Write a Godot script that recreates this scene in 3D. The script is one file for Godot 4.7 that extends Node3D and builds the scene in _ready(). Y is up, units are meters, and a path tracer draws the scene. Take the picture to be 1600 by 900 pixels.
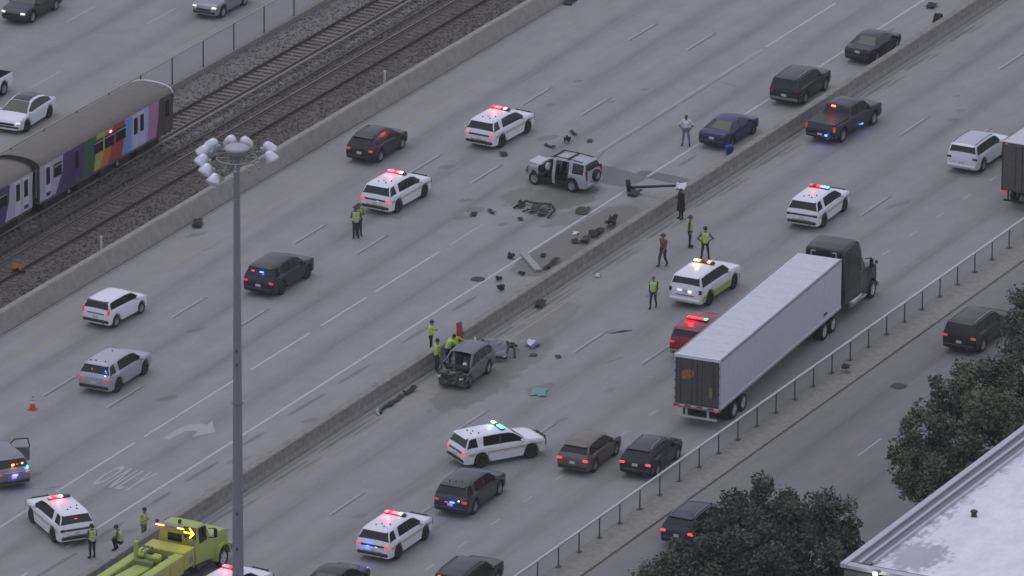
extends Node3D
# Axes: x runs along the expressway (away, up-right in the picture), y is up, z runs across it towards the viewer.

var cache := {}
var mats := {}
var rng := RandomNumberGenerator.new()

class G:
	var st := SurfaceTool.new()
	func _init() -> void:
		st.begin(Mesh.PRIMITIVE_TRIANGLES)
		st.set_smooth_group(-1)
	func tri(a: Vector3, b: Vector3, c: Vector3) -> void:
		st.add_vertex(a); st.add_vertex(c); st.add_vertex(b)
	func quad(a: Vector3, b: Vector3, c: Vector3, d: Vector3) -> void:
		tri(a, b, c); tri(a, c, d)
	func otri(a: Vector3, b: Vector3, c: Vector3, out: Vector3) -> void:
		if (b - a).cross(c - a).dot(out) < 0.0: tri(a, c, b)
		else: tri(a, b, c)
	func oquad(a: Vector3, b: Vector3, c: Vector3, d: Vector3, out: Vector3) -> void:
		if (c - a).cross(d - b).dot(out) < 0.0: quad(a, d, c, b)
		else: quad(a, b, c, d)
	func box(c: Vector3, s: Vector3, bev := 0.0, bs := Basis()) -> G:
		var h := s * 0.5
		var e: float = min(bev, min(h.x, min(h.y, h.z)) * 0.9)
		var pt := func(sg: Vector3, ax: int) -> Vector3:
			var p := Vector3(sg.x * (h.x - e), sg.y * (h.y - e), sg.z * (h.z - e))
			p[ax] = sg[ax] * h[ax]
			return c + bs * p
		for ax in 3:
			var b1 := (ax + 1) % 3
			var b2 := (ax + 2) % 3
			for s0 in [-1.0, 1.0]:
				var q: Array = []
				for k in [[-1.0, -1.0], [1.0, -1.0], [1.0, 1.0], [-1.0, 1.0]]:
					var sg := Vector3.ZERO
					sg[ax] = s0; sg[b1] = k[0]; sg[b2] = k[1]
					q.append(pt.call(sg, ax))
				var o := Vector3.ZERO
				o[ax] = s0
				oquad(q[0], q[1], q[2], q[3], bs * o)
		if e > 0.0:
			for ax in 3:
				var b1 := (ax + 1) % 3
				var b2 := (ax + 2) % 3
				for k1 in [-1.0, 1.0]:
					for k2 in [-1.0, 1.0]:
						var s1 := Vector3.ZERO
						s1[ax] = -1.0; s1[b1] = k1; s1[b2] = k2
						var s2 := s1
						s2[ax] = 1.0
						var o := Vector3.ZERO
						o[b1] = k1; o[b2] = k2
						oquad(pt.call(s1, b1), pt.call(s2, b1), pt.call(s2, b2), pt.call(s1, b2), bs * o)
			for sx in [-1.0, 1.0]:
				for sy in [-1.0, 1.0]:
					for sz in [-1.0, 1.0]:
						var sg := Vector3(sx, sy, sz)
						otri(pt.call(sg, 0), pt.call(sg, 1), pt.call(sg, 2), bs * sg)
		return self
	func cyl(p0: Vector3, p1: Vector3, r0: float, r1: float, n := 10, caps := true) -> G:
		var ax := (p1 - p0).normalized()
		var u := ax.cross(Vector3.UP if abs(ax.y) < 0.9 else Vector3.RIGHT).normalized()
		var w := ax.cross(u)
		for i in n:
			var a0 := TAU * i / n
			var a1 := TAU * (i + 1) / n
			var d0 := u * cos(a0) + w * sin(a0)
			var d1 := u * cos(a1) + w * sin(a1)
			st.set_smooth_group(1)
			oquad(p0 + d0 * r0, p0 + d1 * r0, p1 + d1 * r1, p1 + d0 * r1, d0 + d1)
			st.set_smooth_group(-1)
			if caps:
				otri(p0, p0 + d0 * r0, p0 + d1 * r0, -ax)
				otri(p1, p1 + d0 * r1, p1 + d1 * r1, ax)
		return self
	func tube(pts: Array, r: float, n := 6) -> G:
		for i in pts.size() - 1:
			cyl(pts[i], pts[i + 1], r, r, n, true)
		return self
	# prof: points (radius, height) from bottom to top, turned about the axis `ax` through `o`
	func lathe(prof: Array, o: Vector3, ax: Vector3, n := 18) -> G:
		var u := ax.cross(Vector3.UP if abs(ax.y) < 0.9 else Vector3.RIGHT).normalized()
		var w := ax.cross(u)
		st.set_smooth_group(2)
		for k in prof.size() - 1:
			for i in n:
				var a0 := TAU * i / n
				var a1 := TAU * (i + 1) / n
				var d0 := u * cos(a0) + w * sin(a0)
				var d1 := u * cos(a1) + w * sin(a1)
				var pa: Vector2 = prof[k]
				var pb: Vector2 = prof[k + 1]
				var nrm := (d0 + d1) * (pb.y - pa.y) - ax * 2.0 * (pb.x - pa.x)
				if pa.x > 0.0001: otri(o + d0 * pa.x + ax * pa.y, o + d1 * pa.x + ax * pa.y, o + d1 * pb.x + ax * pb.y, nrm)
				if pb.x > 0.0001: otri(o + d0 * pa.x + ax * pa.y, o + d1 * pb.x + ax * pb.y, o + d0 * pb.x + ax * pb.y, nrm)
		st.set_smooth_group(-1)
		return self
	# a flat outline (x, z) lying at height y0..y1
	func slab(poly: PackedVector2Array, y0: float, y1: float) -> G:
		var idx := Geometry2D.triangulate_polygon(poly)
		for i in range(0, idx.size(), 3):
			var a := poly[idx[i]]; var b := poly[idx[i + 1]]; var c := poly[idx[i + 2]]
			otri(Vector3(a.x, y1, a.y), Vector3(b.x, y1, b.y), Vector3(c.x, y1, c.y), Vector3.UP)
			otri(Vector3(a.x, y0, a.y), Vector3(b.x, y0, b.y), Vector3(c.x, y0, c.y), Vector3.DOWN)
		var mid := Vector2.ZERO
		for p in poly: mid += p / poly.size()
		for i in poly.size():
			var a := poly[i]; var b := poly[(i + 1) % poly.size()]
			var o := (a + b) * 0.5 - mid
			oquad(Vector3(a.x, y0, a.y), Vector3(b.x, y0, b.y), Vector3(b.x, y1, b.y), Vector3(a.x, y1, a.y), Vector3(o.x, 0, o.y))
		return self
	# a section (y, z) drawn out from x0 to x1; the section runs round its solid
	func extrude(sec: PackedVector2Array, x0: float, x1: float) -> G:
		var mid := Vector2.ZERO
		for p in sec: mid += p / sec.size()
		for i in sec.size():
			var a := sec[i]; var b := sec[(i + 1) % sec.size()]
			var o := Vector2(b.y - a.y, -(b.x - a.x))
			if o.dot((a + b) * 0.5 - mid) < 0.0: o = -o
			oquad(Vector3(x0, a.x, a.y), Vector3(x1, a.x, a.y), Vector3(x1, b.x, b.y), Vector3(x0, b.x, b.y), Vector3(0, o.x, o.y))
		var idx := Geometry2D.triangulate_polygon(sec)
		for i in range(0, idx.size(), 3):
			var a := sec[idx[i]]; var b := sec[idx[i + 1]]; var c := sec[idx[i + 2]]
			otri(Vector3(x0, a.x, a.y), Vector3(x0, b.x, b.y), Vector3(x0, c.x, c.y), Vector3.LEFT)
			otri(Vector3(x1, a.x, a.y), Vector3(x1, b.x, b.y), Vector3(x1, c.x, c.y), Vector3.RIGHT)
		return self
	func mesh() -> ArrayMesh:
		st.generate_normals()
		return st.commit()

func lin(r: float, g: float, b: float) -> Color:
	return Color(r, g, b).linear_to_srgb()

func m(key: String, r: float, g: float, b: float, rough := 0.6, metal := 0.0) -> StandardMaterial3D:
	if not mats.has(key):
		var o := StandardMaterial3D.new()
		o.resource_name = key
		o.albedo_color = lin(r, g, b)
		o.roughness = rough
		o.metallic = metal
		mats[key] = o
	return mats[key]

func glow(key: String, r: float, g: float, b: float, e: float) -> StandardMaterial3D:
	if not mats.has(key):
		var o := m(key, min(r, 0.5), min(g, 0.5), min(b, 0.5), 0.25)
		o.emission_enabled = true
		o.emission = lin(r, g, b)
		o.emission_energy_multiplier = e
	return mats[key]

# grain: two colours mixed by noise that is laid on in world space
func nm(key: String, c0: Color, c1: Color, metres: float, rough := 0.85, freq := 0.02, bump := 0.0, world := true) -> StandardMaterial3D:
	if not mats.has(key):
		var o := StandardMaterial3D.new()
		o.resource_name = key
		var n := FastNoiseLite.new()
		n.seed = hash(key) % 1000
		n.frequency = freq
		n.fractal_octaves = 5
		n.fractal_gain = 0.6
		var t := NoiseTexture2D.new()
		t.noise = n; t.width = 512; t.height = 512; t.seamless = true
		var gr := Gradient.new()
		gr.offsets = PackedFloat32Array([0.2, 0.8])
		gr.colors = PackedColorArray([c0.linear_to_srgb(), c1.linear_to_srgb()])
		t.color_ramp = gr
		o.albedo_texture = t
		o.uv1_triplanar = true
		o.uv1_world_triplanar = world
		o.uv1_scale = Vector3.ONE / metres
		o.roughness = rough
		if bump > 0.0:
			var t2 := NoiseTexture2D.new()
			var n2: FastNoiseLite = n.duplicate()
			n2.frequency = freq * 4.0
			t2.noise = n2; t2.width = 512; t2.height = 512; t2.seamless = true
			t2.as_normal_map = true; t2.bump_strength = bump
			o.normal_enabled = true
			o.normal_texture = t2
		mats[key] = o
	return mats[key]

func uniq(p: Node, called: String) -> String:
	if not p.has_node(NodePath(called)): return called
	var i := 1
	var k := str(p.get_instance_id()) + called
	if cache.has(k): i = cache[k]
	while p.has_node(NodePath("%s_%03d" % [called, i])): i += 1
	cache[k] = i
	return "%s_%03d" % [called, i]

func inst(mesh: Mesh, called: String, mt: Material, parent: Node = self) -> MeshInstance3D:
	var o := MeshInstance3D.new()
	o.mesh = mesh
	o.material_override = mt
	o.name = uniq(parent, called)
	parent.add_child(o, true)
	return o

func part(g: G, called: String, mt: Material, parent: Node = self) -> MeshInstance3D:
	return inst(g.mesh(), called, mt, parent)

func pbox(called: String, mt: Material, parent: Node, c: Vector3, s: Vector3, bev := 0.01, bs := Basis()) -> MeshInstance3D:
	var k := "box%s%s" % [s, bev]
	if not cache.has(k): cache[k] = G.new().box(Vector3.ZERO, s, bev).mesh()
	var o := inst(cache[k], called, mt, parent)
	o.transform = Transform3D(bs, c)
	return o

func tag(o: Node, label: String, category: String, group := "") -> void:
	o.set_meta("label", label)
	o.set_meta("category", category)
	if group != "": o.set_meta("group", group)

func thing(called: String, label: String, category: String, at: Vector3, turn := 0.0, group := "") -> Node3D:
	var o := Node3D.new()
	o.name = uniq(self, called)
	add_child(o, true)
	o.position = at
	o.rotation_degrees.y = turn
	tag(o, label, category, group)
	return o

func struct(o: Node) -> void:
	o.set_meta("kind", "structure")

# a flat sheet with its own texture coordinates, cut into strips so that it may be long
func sheet(x0: float, x1: float, z0: float, z1: float, y: float, uv0 := Vector2.ZERO, uv1 := Vector2.ONE, n := 8) -> ArrayMesh:
	var st := SurfaceTool.new()
	st.begin(Mesh.PRIMITIVE_TRIANGLES)
	for i in n:
		var ta := float(i) / n
		var tb := float(i + 1) / n
		var q := [[ta, 0.0], [tb, 0.0], [tb, 1.0], [ta, 0.0], [tb, 1.0], [ta, 1.0]]
		for k in q:
			st.set_uv(Vector2(lerp(uv0.x, uv1.x, k[0]), lerp(uv0.y, uv1.y, k[1])))
			st.set_normal(Vector3.UP)
			st.add_vertex(Vector3(lerp(x0, x1, k[0]), y, lerp(z0, z1, k[1])))
	return st.commit()

# ---------------------------------------------------------------- paving pictures (colour of the concrete and what lies spilt on it)
func noise_bytes(w: int, h: int, sd: int, freq: float, oct: int, sx := 1.0) -> PackedByteArray:
	var n := FastNoiseLite.new()
	n.seed = sd; n.frequency = freq; n.fractal_octaves = oct; n.fractal_gain = 0.6
	var im := n.get_image(int(w / sx), h, false, false, false)
	if sx != 1.0: im.resize(w, h, Image.INTERPOLATE_BILINEAR)
	im.convert(Image.FORMAT_L8)
	return im.get_data()

const U0 := -62.0
const ULEN := 130.0

# lanes: centres of the oil bands; stains: [u, v, half length along u, half width, turn deg, strength, r, g, b, ragged]
func paving(sd: int, v0: float, v1: float, base: Color, lanes: Array, joints: Array, stains: Array) -> StandardMaterial3D:
	var w := 2048
	var h := 512
	var fine := noise_bytes(w, h, sd, 0.22, 3)
	var mid := noise_bytes(w, h, sd + 1, 0.02, 5)
	var streak := noise_bytes(w, h, sd + 2, 0.045, 4, 16.0)
	var rag := noise_bytes(w, h, sd + 3, 0.05, 4)
	var row := PackedFloat32Array()
	row.resize(h)
	var lane_w := PackedFloat32Array(); lane_w.resize(h)
	var joint_w := PackedFloat32Array(); joint_w.resize(h)
	for y in h:
		var v := lerpf(v0, v1, (y + 0.5) / h)
		var a := 0.0
		for l in lanes:
			var d: float = (v - l) / 0.62
			a += exp(-d * d)
		lane_w[y] = a
		var j := 0.0
		for l in joints:
			if abs(v - l) < 0.05: j = 1.0
		joint_w[y] = j
	var data := PackedByteArray()
	data.resize(w * h * 3)
	var lut := PackedByteArray()
	lut.resize(1024)
	for i in 1024:
		lut[i] = int(round(Color(i / 1023.0, 0, 0).linear_to_srgb().r * 255.0))
	# stains first, into a coverage map per stain
	var cov := {}
	for s in stains:
		var ca := cos(deg_to_rad(s[4])); var sa := sin(deg_to_rad(s[4]))
		var ext: float = max(s[2], s[3]) * 1.5
		var xa := int((s[0] - ext - U0) / ULEN * w); var xb := int((s[0] + ext - U0) / ULEN * w)
		var ya := int((s[1] - ext - v0) / (v1 - v0) * h); var yb := int((s[1] + ext - v0) / (v1 - v0) * h)
		for y in range(max(ya, 0), min(yb + 1, h)):
			for x in range(max(xa, 0), min(xb + 1, w)):
				var du: float = (x + 0.5) / w * ULEN + U0 - s[0]
				var dv: float = (y + 0.5) / h * (v1 - v0) + v0 - s[1]
				var p: float = (du * ca + dv * sa) / s[2]
				var q: float = (-du * sa + dv * ca) / s[3]
				var d := p * p * p * p + q * q * q * q if s[9] < 0.3 else p * p + q * q
				var nz: float = (rag[y * w + x] / 255.0 - 0.5) * 2.0 * s[9] + (fine[y * w + x] / 255.0 - 0.5) * s[9] * 0.8
				var k: float = clamp((1.0 - d + nz) * (5.0 if s[9] < 0.3 else 3.6), 0.0, 1.0) * s[5]
				if k > 0.01:
					var id := y * w + x
					if not cov.has(id): cov[id] = [k, s]
					elif cov[id][0] < k: cov[id] = [k, s]
	for y in h:
		for x in w:
			var id := y * w + x
			var st: float = streak[id] / 255.0
			var b := 1.0 + (fine[id] - 128) / 255.0 * 0.16 + (mid[id] - 128) / 255.0 * 0.22
			b *= 1.0 - lane_w[y] * (0.05 + 0.55 * clamp(st - 0.22, 0.0, 0.6))
			b *= 1.0 + (st - 0.5) * 0.16
			if joint_w[y] > 0.0: b *= 0.62 + 0.25 * (fine[id] / 255.0)
			var r := base.r * b; var g := base.g * b; var bl := base.b * b
			if cov.has(id):
				var c: Array = cov[id]
				var k: float = c[0] * (0.75 + 0.5 * (fine[id] / 255.0))
				k = clamp(k, 0.0, 1.0)
				r = lerp(r, c[1][6], k); g = lerp(g, c[1][7], k); bl = lerp(bl, c[1][8], k)
			data[id * 3] = lut[clampi(int(r * 1023.0), 0, 1023)]
			data[id * 3 + 1] = lut[clampi(int(g * 1023.0), 0, 1023)]
			data[id * 3 + 2] = lut[clampi(int(bl * 1023.0), 0, 1023)]
	var im := Image.create_from_data(w, h, false, Image.FORMAT_RGB8, data)
	var o := StandardMaterial3D.new()
	o.albedo_texture = ImageTexture.create_from_image(im)
	o.roughness = 0.82
	return o

func paved(called: String, z0: float, z1: float, y: float, mt: Material) -> MeshInstance3D:
	var a := -150.0
	var b := 200.0
	var o := inst(sheet(a, b, z0, z1, y, Vector2((a - U0) / ULEN, 0), Vector2((b - U0) / ULEN, 1), 14), called, mt)
	struct(o)
	return o

func stripe(parent: Node, called: String, x0: float, x1: float, z: float, wd: float, y: float, mt: Material) -> void:
	var k := "stripe%.2f_%.2f" % [x1 - x0, wd]
	if not cache.has(k): cache[k] = sheet(0, x1 - x0, -wd / 2, wd / 2, 0, Vector2.ZERO, Vector2.ONE, 1)
	var o := inst(cache[k], called, mt, parent)
	o.position = Vector3(x0, y, z)

func add_chain_link(parent: Node, x0: float, x1: float, y0: float, y1: float, z: float, mt: Material) -> void:
	var g := G.new()
	var h := y1 - y0
	var x := x0
	while x < x1 - h:
		g.cyl(Vector3(x, y0, z), Vector3(x + h, y1, z), 0.003, 0.003, 3, false)
		g.cyl(Vector3(x + h, y0, z + 0.006), Vector3(x, y1, z + 0.006), 0.003, 0.003, 3, false)
		x += 0.075
	var o := part(g, "wire_mesh", mt, parent)
	o.set_meta("kind", "stuff")

func build_roads() -> void:
	var far_ground := inst(sheet(-900, 1600, -1200, 900, -0.45, Vector2.ZERO, Vector2.ONE, 4), "ground", nm("soil", Color(0.10, 0.095, 0.08), Color(0.17, 0.16, 0.14), 9.0, 0.95))
	struct(far_ground)
	var conc := Color(0.258, 0.253, 0.249)
	var dark := [0.085, 0.085, 0.09]
	var L: Array = []
	# spilt water behind the silver wreck, then oil and sand round it
	L.append([20.0, -3.9, 1.35, 2.1, 12.0, 0.72, 0.105, 0.108, 0.125, 0.12])
	L.append([21.2, -0.9, 0.62, 1.9, 6.0, 0.75, 0.10, 0.10, 0.115, 0.15])
	L.append([15.2, -4.6, 2.6, 1.9, 15.0, 0.62, 0.10, 0.095, 0.085, 0.55])
	L.append([12.6, -2.6, 2.6, 0.9, 10.0, 0.45, 0.12, 0.11, 0.098, 0.6])
	L.append([14.2, -6.4, 1.8, 1.5, 0.0, 0.5, 0.10, 0.098, 0.088, 0.6])
	L.append([9.0, -0.3, 7.0, 1.5, 1.0, 0.72, 0.132, 0.120, 0.104, 0.28])
	L.append([13.6, -0.2, 3.6, 1.5, 0.0, 0.42, 0.165, 0.150, 0.128, 0.5])
	L.append([5.2, 0.4, 2.4, 0.9, 0.0, 0.5, 0.12, 0.11, 0.10, 0.5])
	# black rubber and tar marks along the shoulder
	for k in [[-49.0, 2.4], [-43.4, 1.6], [-38.2, 1.4], [-33.6, 1.8], [-27.9, 1.2], [-22.0, 2.2], [-16.6, 1.8], [-9.3, 1.7], [-3.6, 1.6], [24.6, 1.4], [33.0, 1.0], [52.0, 1.5]]:
		L.append([k[0], -1.15, k[1], 0.16, 1.5, 0.55, dark[0], dark[1], dark[2], 0.5])
	for k in [[-31.2, -0.3, 0.9, 0.35], [-24.0, 0.2, 0.6, 0.3], [-35.6, 0.6, 0.7, 0.25], [-45.6, -1.6, 1.1, 0.3], [-19.0, 0.9, 0.5, 0.3], [-44.0, -0.6, 1.6, 0.5]]:
		L.append([k[0], k[1], k[2], k[3], 20.0, 0.4, 0.12, 0.11, 0.11, 0.6])
	# cracks by the exit lane line
	L.append([33.0, -6.15, 12.0, 0.06, 0.0, 0.65, 0.08, 0.08, 0.08, 0.5])
	L.append([22.4, -5.9, 1.6, 0.07, -9.0, 0.6, 0.08, 0.08, 0.08, 0.4])
	L.append([38.6, -5.4, 0.06, 0.9, 12.0, 0.5, 0.08, 0.08, 0.08, 0.4])
	# old patches, drips, and the orange cast of worn yellow paint on the left shoulder
	for k in [[-4.0, -19.4, 3.0, 0.6], [-17.0, -19.6, 4.0, 0.7], [8.0, -19.0, 5.0, 0.5], [27.0, -19.5, 6.0, 0.5]]:
		L.append([k[0], k[1], k[2], k[3], 0.0, 0.16, 0.27, 0.22, 0.17, 0.7])
	for k in [[-0.4, -19.9, 0.8, 0.3], [-2.4, -18.2, 0.5, 0.12], [-14.4, -12.1, 0.7, 0.25], [-24.6, -8.2, 0.8, 0.3], [-38.4, -8.9, 0.9, 0.3], [5.6, -12.9, 0.35, 0.25], [7.6, -11.2, 0.25, 0.2], [30.0, -12.8, 0.4, 0.3], [34.8, -13.4, 0.4, 0.25], [35.3, -9.2, 0.3, 0.25], [32.2, -9.9, 0.3, 0.2], [10.9, -7.9, 0.6, 0.5], [9.3, -8.0, 0.5, 0.4], [12.2, -9.2, 0.5, 0.3], [9.4, -5.4, 0.4, 0.25], [16.9, -13.0, 0.5, 0.4], [24.4, -10.2, 0.8, 0.4], [-39.4, -6.9, 0.6, 0.2]]:
		L.append([k[0], k[1], k[2], k[3], 25.0, 0.45, 0.10, 0.095, 0.095, 0.7])
	var ml := paving(11, -21.1, 1.6, conc, [-16.6, -12.5, -8.5, -4.2], [-20.95, 0.95], L)
	var road := paved("express_roadway", -21.1, 1.6, 0.0, ml)
	var R: Array = []
	R.append([-15.6, 5.6, 4.2, 1.6, 4.0, 0.5, 0.115, 0.105, 0.095, 0.5])
	R.append([-10.6, 5.4, 4.6, 1.4, 0.0, 0.42, 0.11, 0.105, 0.10, 0.6])
	R.append([-4.0, 4.2, 4.0, 1.0, 0.0, 0.35, 0.12, 0.11, 0.10, 0.6])
	for k in [[-52.0, 3.0], [-45.0, 3.5], [-38.6, 2.8], [-31.6, 2.2], [-25.0, 3.2], [-7.5, 2.4], [-1.5, 3.0], [6.5, 2.8], [12.8, 2.0], [20.0, 3.5], [27.5, 3.0], [36.0, 2.6], [42.0, 2.4], [47.6, 2.0], [54.0, 2.2]]:
		R.append([k[0], 2.95, k[1], 0.14, 0.6, 0.6, dark[0], dark[1], dark[2], 0.5])
		R.append([k[0] + 1.6, 3.32, k[1] * 0.6, 0.12, 0.6, 0.42, dark[0], dark[1], dark[2], 0.6])
	for k in [[-41.2, 4.0, 1.3, 0.3], [-13.6, 8.8, 1.0, 0.5], [-12.2, 12.2, 0.4, 0.3], [-17.5, 12.0, 0.5, 0.2], [-35.4, 9.2, 0.5, 0.3], [-21.6, 8.4, 0.8, 0.3], [2.6, 7.4, 0.6, 0.3], [-7.8, 10.3, 0.9, 0.12], [43.0, 7.7, 0.3, 0.2], [40.6, 9.0, 0.4, 0.3], [38.8, 9.4, 0.4, 0.3], [23.4, 13.0, 1.2, 0.3]]:
		R.append([k[0], k[1], k[2], k[3], 15.0, 0.4, 0.10, 0.10, 0.10, 0.7])
	var mr := paving(31, 2.0, 21.5, conc * 0.97, [5.6, 9.7, 13.8, 18.2], [2.55, 2.62], R)
	var road2 := paved("local_roadway", 2.0, 21.5, 0.0, mr)
	var F: Array = []
	F.append([-4.2, 25.7, 0.5, 0.45, 0.0, 0.7, 0.06, 0.06, 0.065, 0.1])
	for k in [[-22.0, 26.0, 5.0, 0.8], [0.0, 26.6, 6.0, 0.8], [-12.0, 31.0, 5.0, 1.5]]:
		F.append([k[0], k[1], k[2], k[3], 0.0, 0.25, 0.2, 0.19, 0.19, 0.7])
	var mf := paving(51, 23.3, 36.3, Color(0.185, 0.178, 0.180), [25.7, 30.5], [], F)
	var road3 := paved("frontage_road", 23.3, 36.3, -0.012, mf)
	var mo := paving(71, -75.0, -34.3, conc * 0.98, [-39.6, -43.9, -48.2], [-36.9], [])
	var road4 := paved("opposite_roadway", -75.0, -34.3, 0.0, mo)
	# painted lines: each dash a sheet 4 mm above its road
	var white := nm("worn_white_paint", Color(0.235, 0.228, 0.23), Color(0.50, 0.50, 0.51), 2.4, 0.8, 0.11)
	var white2 := nm("white_paint", Color(0.27, 0.265, 0.27), Color(0.66, 0.66, 0.68), 2.4, 0.8, 0.10)
	var yellow := nm("worn_yellow_paint", Color(0.255, 0.235, 0.205), Color(0.40, 0.30, 0.17), 2.6, 0.8, 0.08)
	var black := nm("black_contrast_paint", Color(0.10, 0.10, 0.105), Color(0.22, 0.21, 0.215), 1.5, 0.85, 0.03)
	for u in range(-3, 6):
		var s := 0.8 + u * 14.15
		for z in [-14.35, -10.4]:
			stripe(road, "lane_dash", s, s + 3.6, z, 0.11, 0.005, white)
			stripe(road, "contrast_stripe", s, s + 3.9, z + 0.16, 0.11, 0.004, black)
		for z in [7.75, 11.85]:
			stripe(road2, "lane_dash", s - 8.6, s - 5.0, z, 0.11, 0.005, white)
			stripe(road2, "contrast_stripe", s - 8.6, s - 4.7, z + 0.16, 0.11, 0.004, black)
	for k in [[-62.0, -52.0], [-50.6, -41.0], [-39.8, -31.4], [-30.4, -20.6], [-18.6, -11.9], [-10.6, -5.2], [-4.2, 3.6], [4.8, 9.0], [23.5, 29.0], [31.0, 38.0], [39.6, 45.6], [46.1, 56.0], [57.5, 64.0]]:
		stripe(road, "exit_lane_line", k[0], k[1], -6.42, 0.13, 0.005, white if k[0] < 40 and k[0] > 3 else white2)
	for k in [[-62.0, -50.6], [-46.6, 18.2], [20.9, 64.0]]:
		stripe(road, "edge_line", k[0], k[1], -1.92, 0.15, 0.005, white2)
	stripe(road, "yellow_edge_line", -62.0, 68.0, -18.35, 0.12, 0.005, yellow)
	stripe(road2, "yellow_edge_line", -62.0, 68.0, 3.72, 0.11, 0.005, yellow)
	for u in range(-18, 16):
		stripe(road2, "dotted_lane_line", u * 3.7, u * 3.7 + 1.0, 15.85, 0.11, 0.005, white)
	for u in range(-4, 4):
		stripe(road3, "lane_dash", u * 12.2 - 2.8, u * 12.2 + 0.2, 28.3, 0.11, -0.007, white)
	stripe(road4, "yellow_edge_line", -62.0, 68.0, -37.35, 0.14, 0.005, yellow)
	for u in range(-4, 6):
		stripe(road4, "lane_dash", u * 14.15 + 4.0, u * 14.15 + 7.6, -41.5, 0.11, 0.005, white)
		stripe(road4, "lane_dash", u * 14.15 + 2.0, u * 14.15 + 5.6, -46.0, 0.11, 0.005, white)
	# the word and the turn arrow in the exit lane
	var tm := TextMesh.new()
	var sf := SystemFont.new()
	sf.font_names = PackedStringArray(["Droid Sans"])
	sf.font_weight = 700
	tm.font = sf
	tm.text = "ONLY"
	tm.font_size = 64
	tm.pixel_size = 0.01
	tm.depth = 0.004
	var wd := tm.get_aabb().size
	var tx := inst(tm, "lane_word", white, road)
	# letters stand along +x, read from the left (-z) to the right (+z)
	var sx := 2.45 / wd.x
	var sy := 3.1 / wd.y
	var bs := Basis(Vector3(0, 0, sx), Vector3(sy, 0, 0), Vector3(0, 1, 0))
	tx.transform = Transform3D(bs, Vector3.ZERO)
	var ctr := tm.get_aabb().get_center()
	tx.position = Vector3(-36.4, 0.008, -4.25) - bs * Vector3(ctr.x, ctr.y, 0)
	var arrow := PackedVector2Array([Vector2(-30.2, -5.42), Vector2(-28.5, -5.42), Vector2(-27.7, -5.2), Vector2(-27.25, -4.75), Vector2(-27.2, -4.35), Vector2(-26.5, -4.45), Vector2(-28.0, -3.45), Vector2(-29.3, -4.15), Vector2(-28.35, -4.28), Vector2(-28.4, -4.65), Vector2(-28.75, -4.95), Vector2(-30.2, -5.0)])
	part(G.new().slab(arrow, 0.001, 0.006), "turn_arrow", white, road)
	# strip and kerbs between the local lanes and the frontage road
	var strip_m := nm("dirty_concrete", Color(0.20, 0.19, 0.176), Color(0.262, 0.25, 0.232), 6.0, 0.9, 0.02)
	var st := part(G.new().box(Vector3(25, -0.16, 22.3), Vector3(350, 0.44, 1.6), 0.02), "concrete_strip", strip_m)
	struct(st)
	for k in 40:
		pbox("kerb_stone", strip_m, st, Vector3(-66 + k * 3.03, -0.06, 23.21), Vector3(3.0, 0.34, 0.2), 0.025)
	pbox("gutter", nm("gutter_concrete", Color(0.17, 0.165, 0.155), Color(0.25, 0.24, 0.235), 2.0, 0.9), st, Vector3(0, -0.055, 23.55), Vector3(180, 0.1, 0.42), 0.008)
	var walk := part(G.new().box(Vector3(25, -0.1, 40.55), Vector3(350, 0.36, 8.6), 0.03), "sidewalk", nm("sidewalk", Color(0.19, 0.18, 0.17), Color(0.26, 0.25, 0.24), 3.0, 0.9))
	struct(walk)

func build_barriers() -> void:
	var cm := nm("barrier_concrete", Color(0.175, 0.162, 0.148), Color(0.265, 0.25, 0.232), 5.0, 0.88, 0.02)
	var cm2 := nm("wall_concrete", Color(0.225, 0.208, 0.19), Color(0.30, 0.28, 0.262), 6.0, 0.88, 0.016)
	# jersey barrier between express and local lanes, cast in lengths
	var b := thing("median_barrier", "long grey concrete barrier between the express and local lanes", "barrier", Vector3.ZERO)
	var sec := PackedVector2Array([Vector2(-0.02, 1.58), Vector2(-0.02, 2.3), Vector2(0.12, 2.28), Vector2(0.32, 2.17), Vector2(0.88, 2.12), Vector2(0.92, 2.07), Vector2(0.92, 1.70), Vector2(0.88, 1.66), Vector2(0.3, 1.6)])
	cache["jersey"] = G.new().extrude(sec, 0.0, 5.985).mesh()
	for k in 23:
		inst(cache["jersey"], "barrier_section", cm, b).position = Vector3(-66 + k * 6.0, 0, 0)
	var w := thing("track_wall", "low tan concrete wall between the express shoulder and the tracks", "wall", Vector3.ZERO)
	var sec2 := PackedVector2Array([Vector2(-0.3, -22.0), Vector2(-0.02, -21.16), Vector2(0.06, -21.18), Vector2(1.0, -21.52), Vector2(1.05, -21.57), Vector2(1.05, -21.88), Vector2(1.0, -21.93)])
	cache["trackwall"] = G.new().extrude(sec2, 0.0, 8.99).mesh()
	for k in 16:
		inst(cache["trackwall"], "wall_section", cm2, w).position = Vector3(-66 + k * 9.0, 0, 0)

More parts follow.
